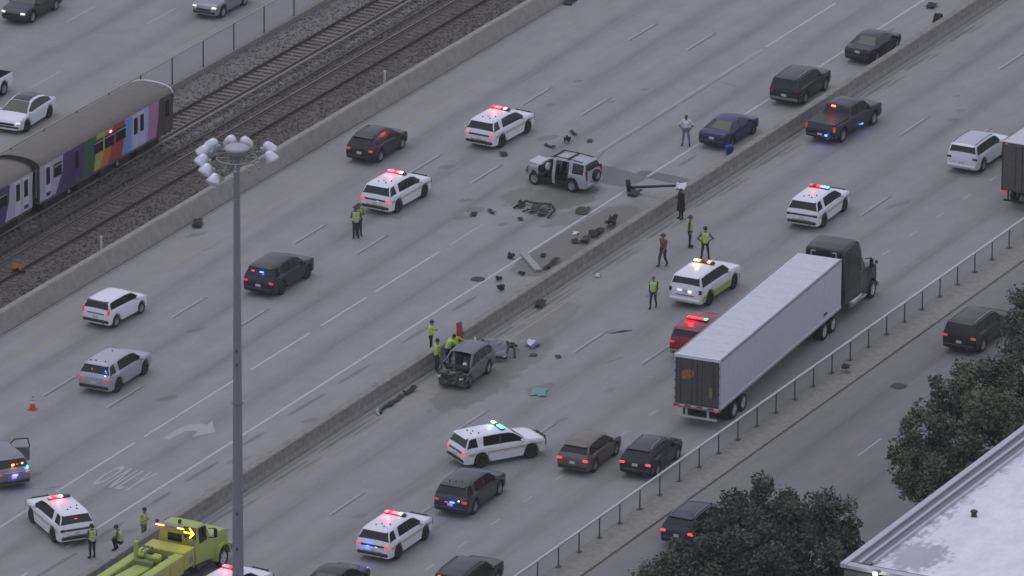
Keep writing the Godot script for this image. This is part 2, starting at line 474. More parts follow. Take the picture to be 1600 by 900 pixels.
func build_fences() -> void:
	var steel := m("galvanised_steel", 0.52, 0.51, 0.52, 0.5, 0.2)
	var post_m := m("dark_post_steel", 0.10, 0.10, 0.105, 0.55, 0.3)
	var wire := m("fence_wire", 0.30, 0.30, 0.31, 0.5, 0.4)
	var f := thing("roadside_fence", "low chain link fence with pale top rail along the local lanes", "fence", Vector3.ZERO)
	var g := G.new()
	g.cyl(Vector3(0, 0.05, 0), Vector3(0, 1.2, 0), 0.045, 0.04, 8)
	g.box(Vector3(0, 0.075, 0), Vector3(0.3, 0.03, 0.24), 0.008)
	cache["fpost"] = g.mesh()
	cache["frail"] = G.new().cyl(Vector3(0.02, 1.2, 0), Vector3(2.33, 1.2, 0), 0.07, 0.07, 8).mesh()
	for k in 44:
		var x := -48.9 + k * 2.35
		inst(cache["fpost"], "fence_post", post_m, f).position = Vector3(x, 0.02, 21.72)
		if k < 43: inst(cache["frail"], "top_rail", steel, f).position = Vector3(x, 0.02, 21.72)
	add_chain_link(f, -48.9, 52.0, 0.12, 1.18, 21.72, wire)
	var f2 := thing("track_fence", "tall chain link fence behind the train beside the opposite lanes", "fence", Vector3.ZERO)
	var g2 := G.new()
	g2.cyl(Vector3(0, 0.2, 0), Vector3(0, 1.95, 0), 0.05, 0.045, 8)
	g2.box(Vector3(0, 0.22, 0), Vector3(0.22, 0.04, 0.22), 0.008)
	cache["fpost2"] = g2.mesh()
	cache["frail2"] = G.new().cyl(Vector3(0.05, 1.93, 0), Vector3(3.75, 1.93, 0), 0.03, 0.03, 6).mesh()
	for k in 26:
		var x := 22.0 + (k - 13) * 3.8
		inst(cache["fpost2"], "fence_post", post_m, f2).position = Vector3(x, 0, -34.0)
		if k < 25: inst(cache["frail2"], "top_rail", wire, f2).position = Vector3(x, 0, -34.0)
	add_chain_link(f2, -27.0, 67.0, 0.3, 1.9, -34.0, wire)
	pbox("footing", nm("footing", Color(0.19, 0.17, 0.15), Color(0.28, 0.255, 0.23), 3.0), f2, Vector3(20, 0.02, -34.02), Vector3(110, 0.5, 0.34), 0.02)

func build_tracks() -> void:
	var bal := nm("ballast", Color(0.125, 0.12, 0.122), Color(0.225, 0.215, 0.215), 3.0, 0.95, 0.12, 1.5)
	var balb := nm("brown_ballast", Color(0.075, 0.066, 0.056), Color(0.145, 0.128, 0.108), 3.0, 0.95, 0.12, 1.5)
	var o := inst(sheet(-150, 200, -33.85, -28.55, -0.06, Vector2.ZERO, Vector2.ONE, 4), "track_bed", bal); struct(o)
	var o2 := inst(sheet(-150, 200, -28.55, -21.9, 0.02, Vector2.ZERO, Vector2.ONE, 4), "track_bed", balb); struct(o2)
	# loose stones lie on the bed
	var stone := G.new()
	stone.box(Vector3.ZERO, Vector3(0.09, 0.06, 0.075), 0.022, Basis(Vector3(0.3, 0.8, 0.2).normalized(), 0.6))
	var mm := MultiMesh.new()
	mm.transform_format = MultiMesh.TRANSFORM_3D
	mm.use_colors = true
	mm.mesh = stone.mesh()
	mm.instance_count = 26000
	rng.seed = 5
	for i in mm.instance_count:
		var z := rng.randf_range(-33.8, -22.0)
		var u := rng.randf_range(-28, 66)
		var bs := Basis.from_euler(Vector3(rng.randf() * 6, rng.randf() * 6, rng.randf() * 6)).scaled(Vector3.ONE * rng.randf_range(0.6, 1.7))
		mm.set_instance_transform(i, Transform3D(bs, Vector3(u, (-0.05 if z < -28.55 else 0.03) + rng.randf() * 0.02, z)))
		var t := rng.randf_range(0.10, 0.24)
		if z > -29.3: t *= 0.62
		mm.set_instance_color(i, Color(t * 1.03, t * 0.98, t * (0.98 if z < -29.3 else 0.84)))
	var mi := MultiMeshInstance3D.new()
	mi.multimesh = mm
	var sm := StandardMaterial3D.new()
	sm.vertex_color_use_as_albedo = true
	sm.roughness = 0.95
	mi.material_override = sm
	mi.name = "ballast_stones"
	mi.set_meta("kind", "stuff")
	tag(mi, "grey crushed stone lying loose on the track bed", "ballast")
	add_child(mi)
	var rail_m := m("rail_steel", 0.20, 0.17, 0.15, 0.45, 0.6)
	var rail_dark := m("rail_rust", 0.055, 0.045, 0.04, 0.7, 0.2)
	var tie_ms := [nm("tie_a", Color(0.14, 0.125, 0.11), Color(0.24, 0.215, 0.19), 1.0, 0.9, 0.03), nm("tie_b", Color(0.11, 0.095, 0.08), Color(0.19, 0.165, 0.14), 1.0, 0.9, 0.03), nm("tie_c", Color(0.15, 0.12, 0.095), Color(0.22, 0.185, 0.15), 1.0, 0.9, 0.03)]
	var tie_ds := [nm("tie_d", Color(0.085, 0.070, 0.056), Color(0.15, 0.125, 0.10), 1.0, 0.9, 0.03), nm("tie_e", Color(0.065, 0.055, 0.045), Color(0.12, 0.10, 0.08), 1.0, 0.9, 0.03), nm("tie_f", Color(0.10, 0.075, 0.052), Color(0.165, 0.13, 0.095), 1.0, 0.9, 0.03)]
	var rsec := PackedVector2Array([Vector2(0.0, -0.07), Vector2(0.0, 0.07), Vector2(0.03, 0.06), Vector2(0.05, 0.012), Vector2(0.12, 0.012), Vector2(0.13, 0.036), Vector2(0.17, 0.033), Vector2(0.17, -0.033), Vector2(0.13, -0.036), Vector2(0.12, -0.012), Vector2(0.05, -0.012), Vector2(0.03, -0.06)])
	cache["rail"] = G.new().extrude(rsec, -40.0, 80.0).mesh()
	cache["third"] = G.new().box(Vector3(20, 0.2, 0), Vector3(120, 0.10, 0.14), 0.02).mesh()
	cache["tie"] = G.new().box(Vector3.ZERO, Vector3(0.24, 0.17, 2.55), 0.02).mesh()
	cache["insul"] = G.new().box(Vector3.ZERO, Vector3(0.16, 0.22, 0.2), 0.02).mesh()
	rng.seed = 9
	for k in 2:
		var zc := -30.5 if k == 0 else -26.15
		var t := thing("railway_track", "rail track under the painted train with pale stone beside it" if k == 0 else "empty brown rail track nearest the express lanes", "track", Vector3(0, 0, zc), 0.0, "railway tracks")
		for s in [-0.77, 0.77]:
			inst(cache["rail"], "rail", rail_m if (s > 0) == (k == 0) or k == 1 and s < 0 else rail_dark, t).position = Vector3(0, 0.06, s)
		inst(cache["third"], "third_rail", m("third_rail_cover", 0.20, 0.185, 0.17, 0.6) if k == 0 else m("third_rail_dark", 0.05, 0.046, 0.043, 0.7), t).position = Vector3(0, 0.02, 1.22 if k == 0 else -1.62)
		for i in 140:
			var x := -24.0 + i * 0.62
			var tie := inst(cache["tie"], "tie", (tie_ms if k == 0 else tie_ds)[rng.randi() % 3], t)
			tie.position = Vector3(x + rng.randf_range(-0.03, 0.03), -0.03, rng.randf_range(-0.05, 0.05))
			tie.rotation.y = rng.randf_range(-0.02, 0.02)
			if i % 5 == 2:
				inst(cache["insul"], "rail_insulator", m("insulator", 0.16, 0.14, 0.12, 0.7), t).position = Vector3(x, 0.06, 1.22 if k == 0 else -1.62)
	# small things by the tracks
	var mk := m("marker_white", 0.50, 0.50, 0.50, 0.6)
	for p in [[-7.0, -22.35, "short pale marker post behind the low wall left of the light mast"], [27.0, -22.35, "short pale marker post behind the low wall right of the light mast"]]:
		var t := thing("marker_post", p[2], "post", Vector3(p[0], -0.05, p[1]), 0, "track marker posts")
		part(G.new().cyl(Vector3.ZERO, Vector3(0, 1.5, 0), 0.075, 0.07, 10), "post", mk, t)
		part(G.new().cyl(Vector3(0, 1.5, 0), Vector3(0, 1.56, 0), 0.09, 0.06, 10), "cap", mk, t)

func leafy_tree(label: String, at: Vector3, height: float, lobes: Array, sd: int, count: int, tint: Color) -> void:
	rng.seed = sd
	var t := thing("broadleaf_tree", label, "tree", at, 0.0, "roadside trees")
	var bark := nm("bark", Color(0.05, 0.042, 0.035), Color(0.11, 0.095, 0.08), 0.8, 0.95, 0.04, 2.0)
	var g := G.new()
	var top := Vector3(0.15, height * 0.42, -0.1)
	g.cyl(Vector3(0, -0.1, 0), Vector3(0.05, height * 0.2, 0), 0.30, 0.24, 12)
	g.cyl(Vector3(0.05, height * 0.2, 0), top, 0.24, 0.19, 12)
	for l in lobes:
		var c: Vector3 = l[0]
		var mid := top.lerp(c, 0.5) + Vector3(rng.randf_range(-0.3, 0.3), 0.25, rng.randf_range(-0.3, 0.3))
		g.cyl(top, mid, 0.13, 0.09, 7)
		g.cyl(mid, c, 0.09, 0.03, 6)
		for k in 4:
			var e: Vector3 = c + Vector3(rng.randf_range(-1, 1), rng.randf_range(-0.4, 1), rng.randf_range(-1, 1)).normalized() * l[1] * 0.75
			g.cyl(mid.lerp(c, 0.6), e, 0.035, 0.012, 5)
	part(g, "trunk", bark, t)
	# crown: twig clumps of folded leaves spread through the lobes
	var vs := PackedVector3Array(); var ns := PackedVector3Array(); var cs := PackedColorArray()
	var clumps: Array = []
	var vol := 0.0
	for l in lobes: vol += pow(l[1], 2.0)
	for l in lobes:
		var n := int(ceil(210.0 * pow(l[1], 2.0) / vol))
		for i in n:
			var d := Vector3(rng.randfn(), rng.randfn(), rng.randfn()).normalized()
			var rr: float = l[1] * pow(rng.randf_range(0.16, 1.0), 0.45) * rng.randf_range(0.85, 1.12)
			clumps.append([l[0] + Vector3(d.x, d.y * 0.8, d.z) * rr, rng.randf_range(0.38, 0.85), d, rng.randf_range(0.72, 1.3)])
	for i in count:
		var c: Array = clumps[rng.randi() % clumps.size()]
		var d := Vector3(rng.randfn(), rng.randfn() * 0.8, rng.randfn()).normalized()
		var p: Vector3 = c[0] + d * c[1] * pow(rng.randf(), 0.5)
		var nrm: Vector3 = (Vector3(rng.randfn(), rng.randfn() + 0.9, rng.randfn()) + c[2] * 0.7).normalized()
		var ax := nrm.cross(Vector3(rng.randfn(), rng.randfn(), rng.randfn())).normalized()
		var bx := nrm.cross(ax)
		var s := rng.randf_range(0.075, 0.15)
		var a := p - ax * s
		var b := p + ax * s
		var q := p + bx * s * 0.55 - nrm * s * 0.18
		var r := p - bx * s * 0.55 - nrm * s * 0.18
		var k: float = c[3] * rng.randf_range(0.7, 1.35)
		var col := Color(tint.r * k * rng.randf_range(0.85, 1.25), tint.g * k, tint.b * k * rng.randf_range(0.8, 1.2))
		for v in [a, q, b, a, b, r]:
			vs.append(v); ns.append(nrm); cs.append(col)
	var arr := []
	arr.resize(Mesh.ARRAY_MAX)
	arr[Mesh.ARRAY_VERTEX] = vs; arr[Mesh.ARRAY_NORMAL] = ns; arr[Mesh.ARRAY_COLOR] = cs
	var am := ArrayMesh.new()
	am.add_surface_from_arrays(Mesh.PRIMITIVE_TRIANGLES, arr)
	var lm := StandardMaterial3D.new()
	lm.vertex_color_use_as_albedo = true
	lm.roughness = 0.7
	lm.backlight_enabled = true
	lm.backlight = lin(0.03, 0.05, 0.012)
	lm.cull_mode = BaseMaterial3D.CULL_DISABLED
	inst(am, "crown", lm, t)

func build_building() -> void:
	var b := thing("flat_roofed_building", "low building with white flat roof behind the trees", "building", Vector3(-53.0, 0, 44.9))
	var wall_m := nm("dark_render", Color(0.10, 0.097, 0.10), Color(0.155, 0.15, 0.152), 2.0, 0.85)
	var cap_m := m("coping_metal", 0.46, 0.47, 0.49, 0.4, 0.35)
	var band_m := m("coping_dark_band", 0.16, 0.165, 0.18, 0.5, 0.2)  # darker metal bands between the pale coping steps
	var h := 10.0
	var W := 36.0
	var LN := 62.0
	pbox("wall", wall_m, b, Vector3(LN / 2, h / 2 - 0.35, W / 2), Vector3(LN - 0.3, h - 0.1, W - 0.3), 0.02)
	# roof sheet: white membrane, worn and stained, just inside the parapet
	var n := 512
	var fine := noise_bytes(n, n, 3, 0.06, 5)
	var big := noise_bytes(n, n, 4, 0.014, 4)
	var im := Image.create(n, n, false, Image.FORMAT_RGB8)
	for y in n:
		for x in n:
			var px := x / float(n) * 31.0
			var pz := y / float(n) * 18.0
			var k := 0.72 + (fine[y * n + x] - 128) / 255.0 * 0.16 + (big[y * n + x] - 128) / 255.0 * 0.2
			# grey puddle stains and bare patches along the long parapet and at its corner
			var edge: float = clamp((0.9 + (big[y * n + x] - 128) / 70.0 - pz) * 1.5, 0.0, 1.0) * clamp((fine[y * n + x] - 108) / 30.0, 0.0, 1.0)
			var cor := Vector2((px - 2.2) / 2.4, (pz - 1.6) / 1.5).length() + (fine[y * n + x] - 128) / 255.0 * 1.3
			var c0: float = clamp((1.0 - cor) * 3.0, 0.0, 1.0)
			k = lerp(k, 0.26, max(edge * 0.7, c0 * 0.7))
			if fine[y * n + x] > 196: k *= 0.72
			im.set_pixel(x, y, Color(k * 0.98, k, k * 1.04).linear_to_srgb())
	var rm := StandardMaterial3D.new()
	rm.albedo_texture = ImageTexture.create_from_image(im)
	rm.roughness = 0.7
	inst(sheet(0.75, LN - 0.4, 1.35, W - 0.4, h - 0.22, Vector2(0, 0), Vector2(LN / 31.0, W / 18.0), 4), "roof", rm, b)
	# stepped metal coping along the two edges in view
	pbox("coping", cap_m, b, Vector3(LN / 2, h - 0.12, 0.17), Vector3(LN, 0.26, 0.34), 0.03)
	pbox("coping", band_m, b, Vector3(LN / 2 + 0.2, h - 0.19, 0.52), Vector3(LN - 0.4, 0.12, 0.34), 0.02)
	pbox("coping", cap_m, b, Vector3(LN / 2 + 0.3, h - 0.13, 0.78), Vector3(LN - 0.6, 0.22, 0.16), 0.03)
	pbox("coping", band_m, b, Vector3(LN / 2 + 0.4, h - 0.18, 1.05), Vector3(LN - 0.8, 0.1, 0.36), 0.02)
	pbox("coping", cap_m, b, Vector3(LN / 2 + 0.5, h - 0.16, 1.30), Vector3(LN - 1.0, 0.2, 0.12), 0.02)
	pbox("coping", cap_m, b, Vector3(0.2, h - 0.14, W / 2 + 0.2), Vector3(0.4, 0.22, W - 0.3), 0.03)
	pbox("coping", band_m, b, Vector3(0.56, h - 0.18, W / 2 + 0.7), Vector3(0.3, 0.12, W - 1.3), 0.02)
	# pipe stub on the roof and a flood lamp on the wall
	var pm := m("black_pipe", 0.02, 0.02, 0.022, 0.5)
	var pv := part(G.new().cyl(Vector3(0, 0, 0), Vector3(0, 0.24, 0), 0.15, 0.13, 10).cyl(Vector3(0, 0.24, 0), Vector3(0, 0.32, 0), 0.2, 0.16, 10), "roof_vent", pm, b)
	pv.position = Vector3(9.3, h - 0.23, 2.9)
	var pv2 := part(G.new().box(Vector3(0, 0.12, 0), Vector3(0.5, 0.26, 0.34), 0.06), "roof_drain_box", pm, b)
	pv2.position = Vector3(19.6, h - 0.23, 2.5)
	var lp := thing("wall_lamp", "lit white flood lamp on the dark building wall", "lamp", Vector3(-53.26, 9.86, 46.9))
	pbox("housing", m("lamp_housing", 0.2, 0.2, 0.2, 0.5, 0.5), lp, Vector3(0.12, 0.08, 0), Vector3(0.3, 0.18, 0.34), 0.04)
	part(G.new().lathe([Vector2(0.0, -0.06), Vector2(0.10, -0.04), Vector2(0.13, 0.02), Vector2(0.13, 0.05)], Vector3(0, 0, 0), Vector3.RIGHT, 14), "lens", glow("lamp_white", 1, 1, 0.95, 9.0), lp)
	lamp_light(lp, Vector3(-0.16, 0, 0), Color(1, 1, 0.95), 0.5, 0.12)

func lamp_light(parent: Node, at: Vector3, col: Color, e: float, size: float) -> void:
	var l := OmniLight3D.new()
	l.name = uniq(parent, "light")
	l.light_color = col
	l.light_energy = e
	l.light_size = size
	l.omni_range = 30.0
	l.omni_attenuation = 2.0
	l.shadow_enabled = true
	l.position = at
	parent.add_child(l, true)

func build_mast() -> void:
	var t := thing("light_mast", "tall grey lighting mast with a ring of flood lights", "lamp post", Vector3(-72.4, 0, 22.4))
	var pm := m("mast_steel", 0.225, 0.235, 0.265, 0.5, 0.25)
	var g := G.new()
	var n := 12
	for k in 11:
		g.cyl(Vector3(0, k * 3.0, 0), Vector3(0, k * 3.0 + 3.0, 0), 0.34 - k * 0.018, 0.34 - (k + 1) * 0.018, n, false)
	g.cyl(Vector3(0, 0, 0), Vector3(0, 0.12, 0), 0.5, 0.5, n)
	part(g, "pole", pm, t)
	for y in [11.5, 20.6]:
		part(G.new().cyl(Vector3(0, y, 0), Vector3(0, y + 0.05, 0), 0.30, 0.30, n), "pole_joint", pm, t)
	for p in [[11.9, 2.9], [13.3, 3.0], [15.1, 2.8], [22.6, 2.8], [23.3, 2.8]]:
		part(G.new().box(Vector3.ZERO, Vector3(0.09, 0.14, 0.07), 0.01), "step_bolt", m("bolt_dark", 0.05, 0.05, 0.06, 0.6), t).position = Vector3(-0.29, p[0], 0.12)
	# crown plate and the ring that the flood lights hang from
	var top := Vector3(0, 32.95, 0)
	part(G.new().lathe([Vector2(0.0, 0.0), Vector2(0.34, 0.0), Vector2(0.58, 0.25), Vector2(0.62, 0.32), Vector2(0.5, 0.42), Vector2(0.0, 0.46)], top, Vector3.UP, 10), "head_plate", m("head_plate", 0.36, 0.36, 0.37, 0.5, 0.2), t)
	var ring := G.new()
	var pts: Array = []
	for k in 25: pts.append(top + Vector3(cos(TAU * k / 24.0) * 0.95, -0.18, sin(TAU * k / 24.0) * 0.95))
	ring.tube(pts, 0.045, 6)
	for k in 6:
		var a := TAU * k / 6.0
		ring.cyl(top + Vector3(cos(a) * 0.16, -0.12, sin(a) * 0.16), top + Vector3(cos(a) * 0.95, -0.18, sin(a) * 0.95), 0.035, 0.035, 6)
	for a in [-95.0, -125.0, -155.0, 180.0]:
		var q := deg_to_rad(a)
		ring.cyl(top + Vector3(cos(q) * 0.9, -0.18, -sin(q) * 0.9), top + Vector3(cos(q) * 1.25, -0.42, -sin(q) * 1.25), 0.035, 0.03, 6)
		ring.box(top + Vector3(cos(q) * 1.28, -0.44, -sin(q) * 1.28), Vector3(0.16, 0.12, 0.16), 0.03)
	part(ring, "carrier_ring", m("ring_steel", 0.25, 0.25, 0.26, 0.5, 0.4), t)
	# directions are in degrees about the mast: 0 points along +x
	var hs := m("lamp_shell", 0.62, 0.62, 0.66, 0.3, 0.35)
	var lens := m("lamp_glass", 0.55, 0.57, 0.60, 0.15, 0.1)
	for d in [[87, 0.22, 1.2], [106, 0.02, 1.42], [124, -0.26, 1.46], [143, -0.56, 1.40], [162, -0.92, 1.30], [42, 0.24, 1.05], [8, 0.20, 1.0], [-42, 0.12, 1.45], [-66, -0.12, 1.42]]:
		var a := deg_to_rad(d[0])
		var f := Node3D.new()
		f.name = uniq(t, "flood_light")
		t.add_child(f, true)
		f.position = top + Vector3(cos(a) * (d[2] - 0.25), d[1] - 0.1, -sin(a) * (d[2] - 0.25))
		f.scale = Vector3.ONE * 1.3
		f.rotation.y = a
		part(G.new().lathe([Vector2(0.0, 0.30), Vector2(0.13, 0.27), Vector2(0.19, 0.16), Vector2(0.25, -0.02), Vector2(0.27, -0.12), Vector2(0.24, -0.13)], Vector3(0.34, 0.06, 0), Vector3(-0.55, 0.83, 0).normalized(), 14), "shade", hs, f)
		part(G.new().lathe([Vector2(0.24, -0.125), Vector2(0.14, -0.16), Vector2(0.0, -0.17)], Vector3(0.34, 0.06, 0), Vector3(-0.55, 0.83, 0).normalized(), 14), "lens", lens, f)
		part(G.new().box(Vector3(0.1, 0.05, 0), Vector3(0.24, 0.2, 0.2), 0.03), "ballast_box", m("ballast_box", 0.33, 0.34, 0.36, 0.5, 0.3), f)
		part(G.new().cyl(Vector3(-0.2, 0.0, 0), Vector3(0.12, 0.0, 0), 0.03, 0.03, 6), "bracket", m("ring_steel", 0.25, 0.25, 0.26, 0.5, 0.4), f)

# ---------------------------------------------------------------- road vehicles
# A body is lofted through stations [x, top, half width, floor]; x forward, y up, z to the vehicle's right.
var SPEC := {
	"patrol": {"p": [[-2.53, 0.78, 0.80, 0.42], [-2.51, 0.96, 0.90, 0.36], [-2.45, 1.08, 0.955, 0.30], [-2.38, 1.22, 0.975, 0.27], [-2.17, 1.62, 0.985, 0.25], [-2.10, 1.70, 0.99, 0.25], [-1.6, 1.745, 1.0, 0.25], [-0.5, 1.76, 1.0, 0.25], [0.2, 1.735, 1.0, 0.25], [0.5, 1.66, 1.0, 0.25], [1.22, 1.19, 0.995, 0.25], [1.4, 1.14, 0.99, 0.25], [2.1, 1.06, 0.96, 0.25], [2.38, 0.98, 0.90, 0.27], [2.48, 0.84, 0.84, 0.3], [2.53, 0.66, 0.74, 0.34]],
		"belt": 1.10, "bs": -0.012, "tb": 0.30, "xr": -1.46, "xf": 1.56, "r": 0.385, "ra": 0.45, "ww": 0.26,
		"win": [[-2.34, -1.66, 0.20, -0.06], [-1.34, -0.36, 0.06, 0.0], [-0.24, 1.02, 0.0, 0.0]], "pil": [[-0.36, -0.24]], "ws": [0.48, 1.24], "rw": [-2.40, -2.14], "doors": [[-1.26, -0.32], [-0.28, 0.98]]},
	"boxy": {"p": [[-2.46, 0.76, 0.80, 0.44], [-2.44, 1.0, 0.90, 0.38], [-2.40, 1.14, 0.95, 0.33], [-2.35, 1.30, 0.965, 0.30], [-2.24, 1.68, 0.975, 0.28], [-2.17, 1.75, 0.98, 0.28], [-1.6, 1.79, 0.985, 0.28], [-0.4, 1.80, 0.985, 0.28], [0.2, 1.77, 0.985, 0.28], [0.46, 1.70, 0.985, 0.28], [1.02, 1.24, 0.985, 0.28], [1.2, 1.18, 0.98, 0.28], [2.0, 1.12, 0.96, 0.28], [2.3, 1.06, 0.91, 0.3], [2.42, 0.92, 0.86, 0.33], [2.46, 0.7, 0.76, 0.36]],
		"belt": 1.13, "bs": 0.0, "tb": 0.24, "xr": -1.4, "xf": 1.5, "r": 0.385, "ra": 0.45, "ww": 0.26,
		"win": [[-2.2, -1.36, 0.06, 0.0], [-1.28, -0.36, 0.0, 0.0], [-0.28, 0.86, 0.0, 0.0]], "pil": [[-1.36, -1.28], [-0.36, -0.28]], "ws": [0.44, 1.04], "rw": [-2.36, -2.22], "doors": [[-1.28, -0.34], [-0.30, 0.86]]},
	"cross": {"p": [[-2.33, 0.74, 0.74, 0.42], [-2.31, 0.92, 0.84, 0.36], [-2.26, 1.04, 0.895, 0.30], [-2.16, 1.18, 0.915, 0.26], [-1.84, 1.50, 0.925, 0.24], [-1.72, 1.57, 0.93, 0.24], [-1.2, 1.635, 0.93, 0.24], [-0.4, 1.655, 0.93, 0.24], [0.1, 1.63, 0.93, 0.24], [0.36, 1.56, 0.93, 0.24], [1.16, 1.08, 0.925, 0.24], [1.3, 1.04, 0.92, 0.24], [1.95, 0.94, 0.88, 0.24], [2.2, 0.85, 0.80, 0.27], [2.31, 0.70, 0.70, 0.3], [2.34, 0.58, 0.6, 0.34]],
		"belt": 1.02, "bs": -0.02, "tb": 0.34, "xr": -1.32, "xf": 1.40, "r": 0.36, "ra": 0.42, "ww": 0.24,
		"win": [[-1.86, -1.22, 0.12, 0.06], [-1.14, -0.28, 0.0, 0.0], [-0.20, 0.96, 0.0, 0.0]], "pil": [[-1.17, -1.14], [-0.28, -0.2]], "ws": [0.34, 1.18], "rw": [-2.17, -1.80], "doors": [[-1.12, -0.26], [-0.22, 0.92]]},
	"hatch": {"p": [[-2.08, 0.72, 0.76, 0.40], [-2.06, 0.92, 0.85, 0.34], [-2.02, 1.04, 0.885, 0.3], [-1.98, 1.16, 0.895, 0.28], [-1.86, 1.50, 0.90, 0.26], [-1.79, 1.57, 0.90, 0.24], [-1.3, 1.61, 0.905, 0.24], [-0.3, 1.62, 0.905, 0.24], [0.3, 1.585, 0.905, 0.24], [0.54, 1.51, 0.905, 0.24], [1.06, 1.12, 0.90, 0.24], [1.2, 1.07, 0.895, 0.24], [1.74, 0.99, 0.87, 0.25], [1.98, 0.88, 0.80, 0.28], [2.07, 0.70, 0.70, 0.32]],
		"belt": 1.06, "bs": -0.02, "tb": 0.24, "xr": -1.27, "xf": 1.30, "r": 0.34, "ra": 0.40, "ww": 0.22,
		"win": [[-1.80, -1.30, 0.06, 0.0], [-1.22, -0.34, 0.0, 0.0], [-0.26, 0.90, 0.0, 0.0]], "pil": [[-1.3, -1.22], [-0.34, -0.26]], "ws": [0.52, 1.08], "rw": [-1.99, -1.83], "doors": [[-1.20, -0.32], [-0.28, 0.86]]},
	"sedan": {"p": [[-2.38, 0.66, 0.72, 0.40], [-2.36, 0.86, 0.82, 0.34], [-2.30, 0.97, 0.87, 0.28], [-2.1, 1.02, 0.895, 0.25], [-1.72, 1.05, 0.91, 0.23], [-0.92, 1.36, 0.92, 0.22], [-0.7, 1.41, 0.92, 0.22], [-0.1, 1.445, 0.92, 0.22], [0.3, 1.41, 0.92, 0.22], [0.5, 1.35, 0.92, 0.22], [1.22, 0.98, 0.92, 0.22], [1.36, 0.95, 0.915, 0.22], [1.98, 0.86, 0.87, 0.23], [2.24, 0.77, 0.79, 0.25], [2.35, 0.62, 0.68, 0.3], [2.38, 0.52, 0.58, 0.33]],
		"belt": 0.96, "bs": -0.02, "tb": 0.40, "xr": -1.40, "xf": 1.42, "r": 0.335, "ra": 0.39, "ww": 0.22,
		"win": [[-1.28, -0.36, 0.0, 0.0], [-0.28, 1.0, 0.0, 0.0]], "pil": [[-0.36, -0.28]], "ws": [0.46, 1.24], "rw": [-1.70, -0.92], "doors": [[-1.14, -0.34], [-0.30, 0.94]]},
	"fastback": {"p": [[-2.38, 0.70, 0.74, 0.36], [-2.36, 0.92, 0.85, 0.30], [-2.30, 1.05, 0.90, 0.26], [-2.1, 1.13, 0.93, 0.24], [-1.2, 1.48, 0.955, 0.22], [-0.7, 1.59, 0.96, 0.22], [-0.1, 1.625, 0.96, 0.22], [0.3, 1.59, 0.96, 0.22], [0.55, 1.52, 0.96, 0.22], [1.40, 1.06, 0.955, 0.22], [1.55, 1.01, 0.95, 0.22], [2.05, 0.88, 0.90, 0.23], [2.27, 0.76, 0.80, 0.26], [2.36, 0.62, 0.68, 0.3]],
		"belt": 1.02, "bs": -0.02, "tb": 0.42, "xr": -1.44, "xf": 1.44, "r": 0.36, "ra": 0.41, "ww": 0.24,
		"win": [[-1.66, -0.42, 0.1, 0.0], [-0.34, 1.1, 0.0, 0.0]], "pil": [[-0.42, -0.34]], "ws": [0.50, 1.42], "rw": [-2.06, -1.22], "doors": [[-1.30, -0.38], [-0.34, 1.02]]},
	"pickup": {"p": [[-2.95, 0.78, 0.86, 0.52], [-2.94, 1.12, 0.95, 0.44], [-2.90, 1.20, 0.985, 0.40], [-2.2, 1.20, 1.0, 0.40], [-0.98, 1.20, 1.0, 0.38], [-0.93, 1.30, 1.0, 0.36], [-0.80, 1.80, 1.0, 0.36], [-0.70, 1.86, 1.0, 0.36], [0.2, 1.90, 1.0, 0.36], [0.7, 1.87, 1.0, 0.36], [0.92, 1.80, 1.0, 0.36], [1.52, 1.30, 1.0, 0.36], [1.7, 1.25, 1.0, 0.36], [2.6, 1.18, 0.98, 0.36], [2.84, 1.10, 0.94, 0.38], [2.93, 0.9, 0.9, 0.42], [2.95, 0.66, 0.82, 0.45]],
		"belt": 1.18, "bs": 0.0, "tb": 0.24, "xr": -1.85, "xf": 1.9, "r": 0.41, "ra": 0.48, "ww": 0.27,
		"win": [[-0.68, 0.12, 0.0, 0.0], [0.22, 1.36, 0.0, 0.0]], "pil": [[0.12, 0.22]], "ws": [0.90, 1.54], "rw": [-0.92, -0.81], "doors": [[-0.74, 0.14], [0.18, 1.34]]},
}

func prof(sp: Dictionary, x: float) -> Vector3:
	var p: Array = sp.p
	if x <= p[0][0]: return Vector3(p[0][1], p[0][2], p[0][3])
	for i in p.size() - 1:
		if x <= p[i + 1][0]:
			var t: float = (x - p[i][0]) / (p[i + 1][0] - p[i][0])
			return Vector3(lerp(p[i][1], p[i + 1][1], t), lerp(p[i][2], p[i + 1][2], t), lerp(p[i][3], p[i + 1][3], t))
	var q: Array = p[p.size() - 1]
	return Vector3(q[1], q[2], q[3])

func section(sp: Dictionary, x: float) -> PackedVector2Array:
	var q := prof(sp, x)
	var T := q.x
	var w := q.y
	var b := q.z
	for xw in [sp.xr, sp.xf]:
		var dx: float = abs(x - xw)
		if dx < sp.ra: b = max(b, sp.r + sqrt(sp.ra * sp.ra - dx * dx))
	b = min(b, T - 0.16)
	var B: float = min(sp.belt + sp.bs * x, T - 0.02)
	B = max(B, b + 0.06)
	var h: float = max(T - B, 0.02)
	var wb := w - 0.045
	var wr: float = wb - sp.tb * h
	var k: float = clamp(h / 0.3, 0.12, 1.0)
	var e0 := Vector2(wb, B)
	var e1 := Vector2(wr, T - 0.055 * k)
	return PackedVector2Array([Vector2(0, b), Vector2(w * 0.86, b), Vector2(w - 0.03, b + 0.05), Vector2(w, lerp(b, B, 0.45)), Vector2(w - 0.01, lerp(b, B, 0.9)), e0, e0.lerp(e1, 0.33), e0.lerp(e1, 0.8), e1, Vector2(wr - 0.11 * k, T - 0.012 * k), Vector2(wr * 0.5, T + 0.018), Vector2(0, T + 0.026)])

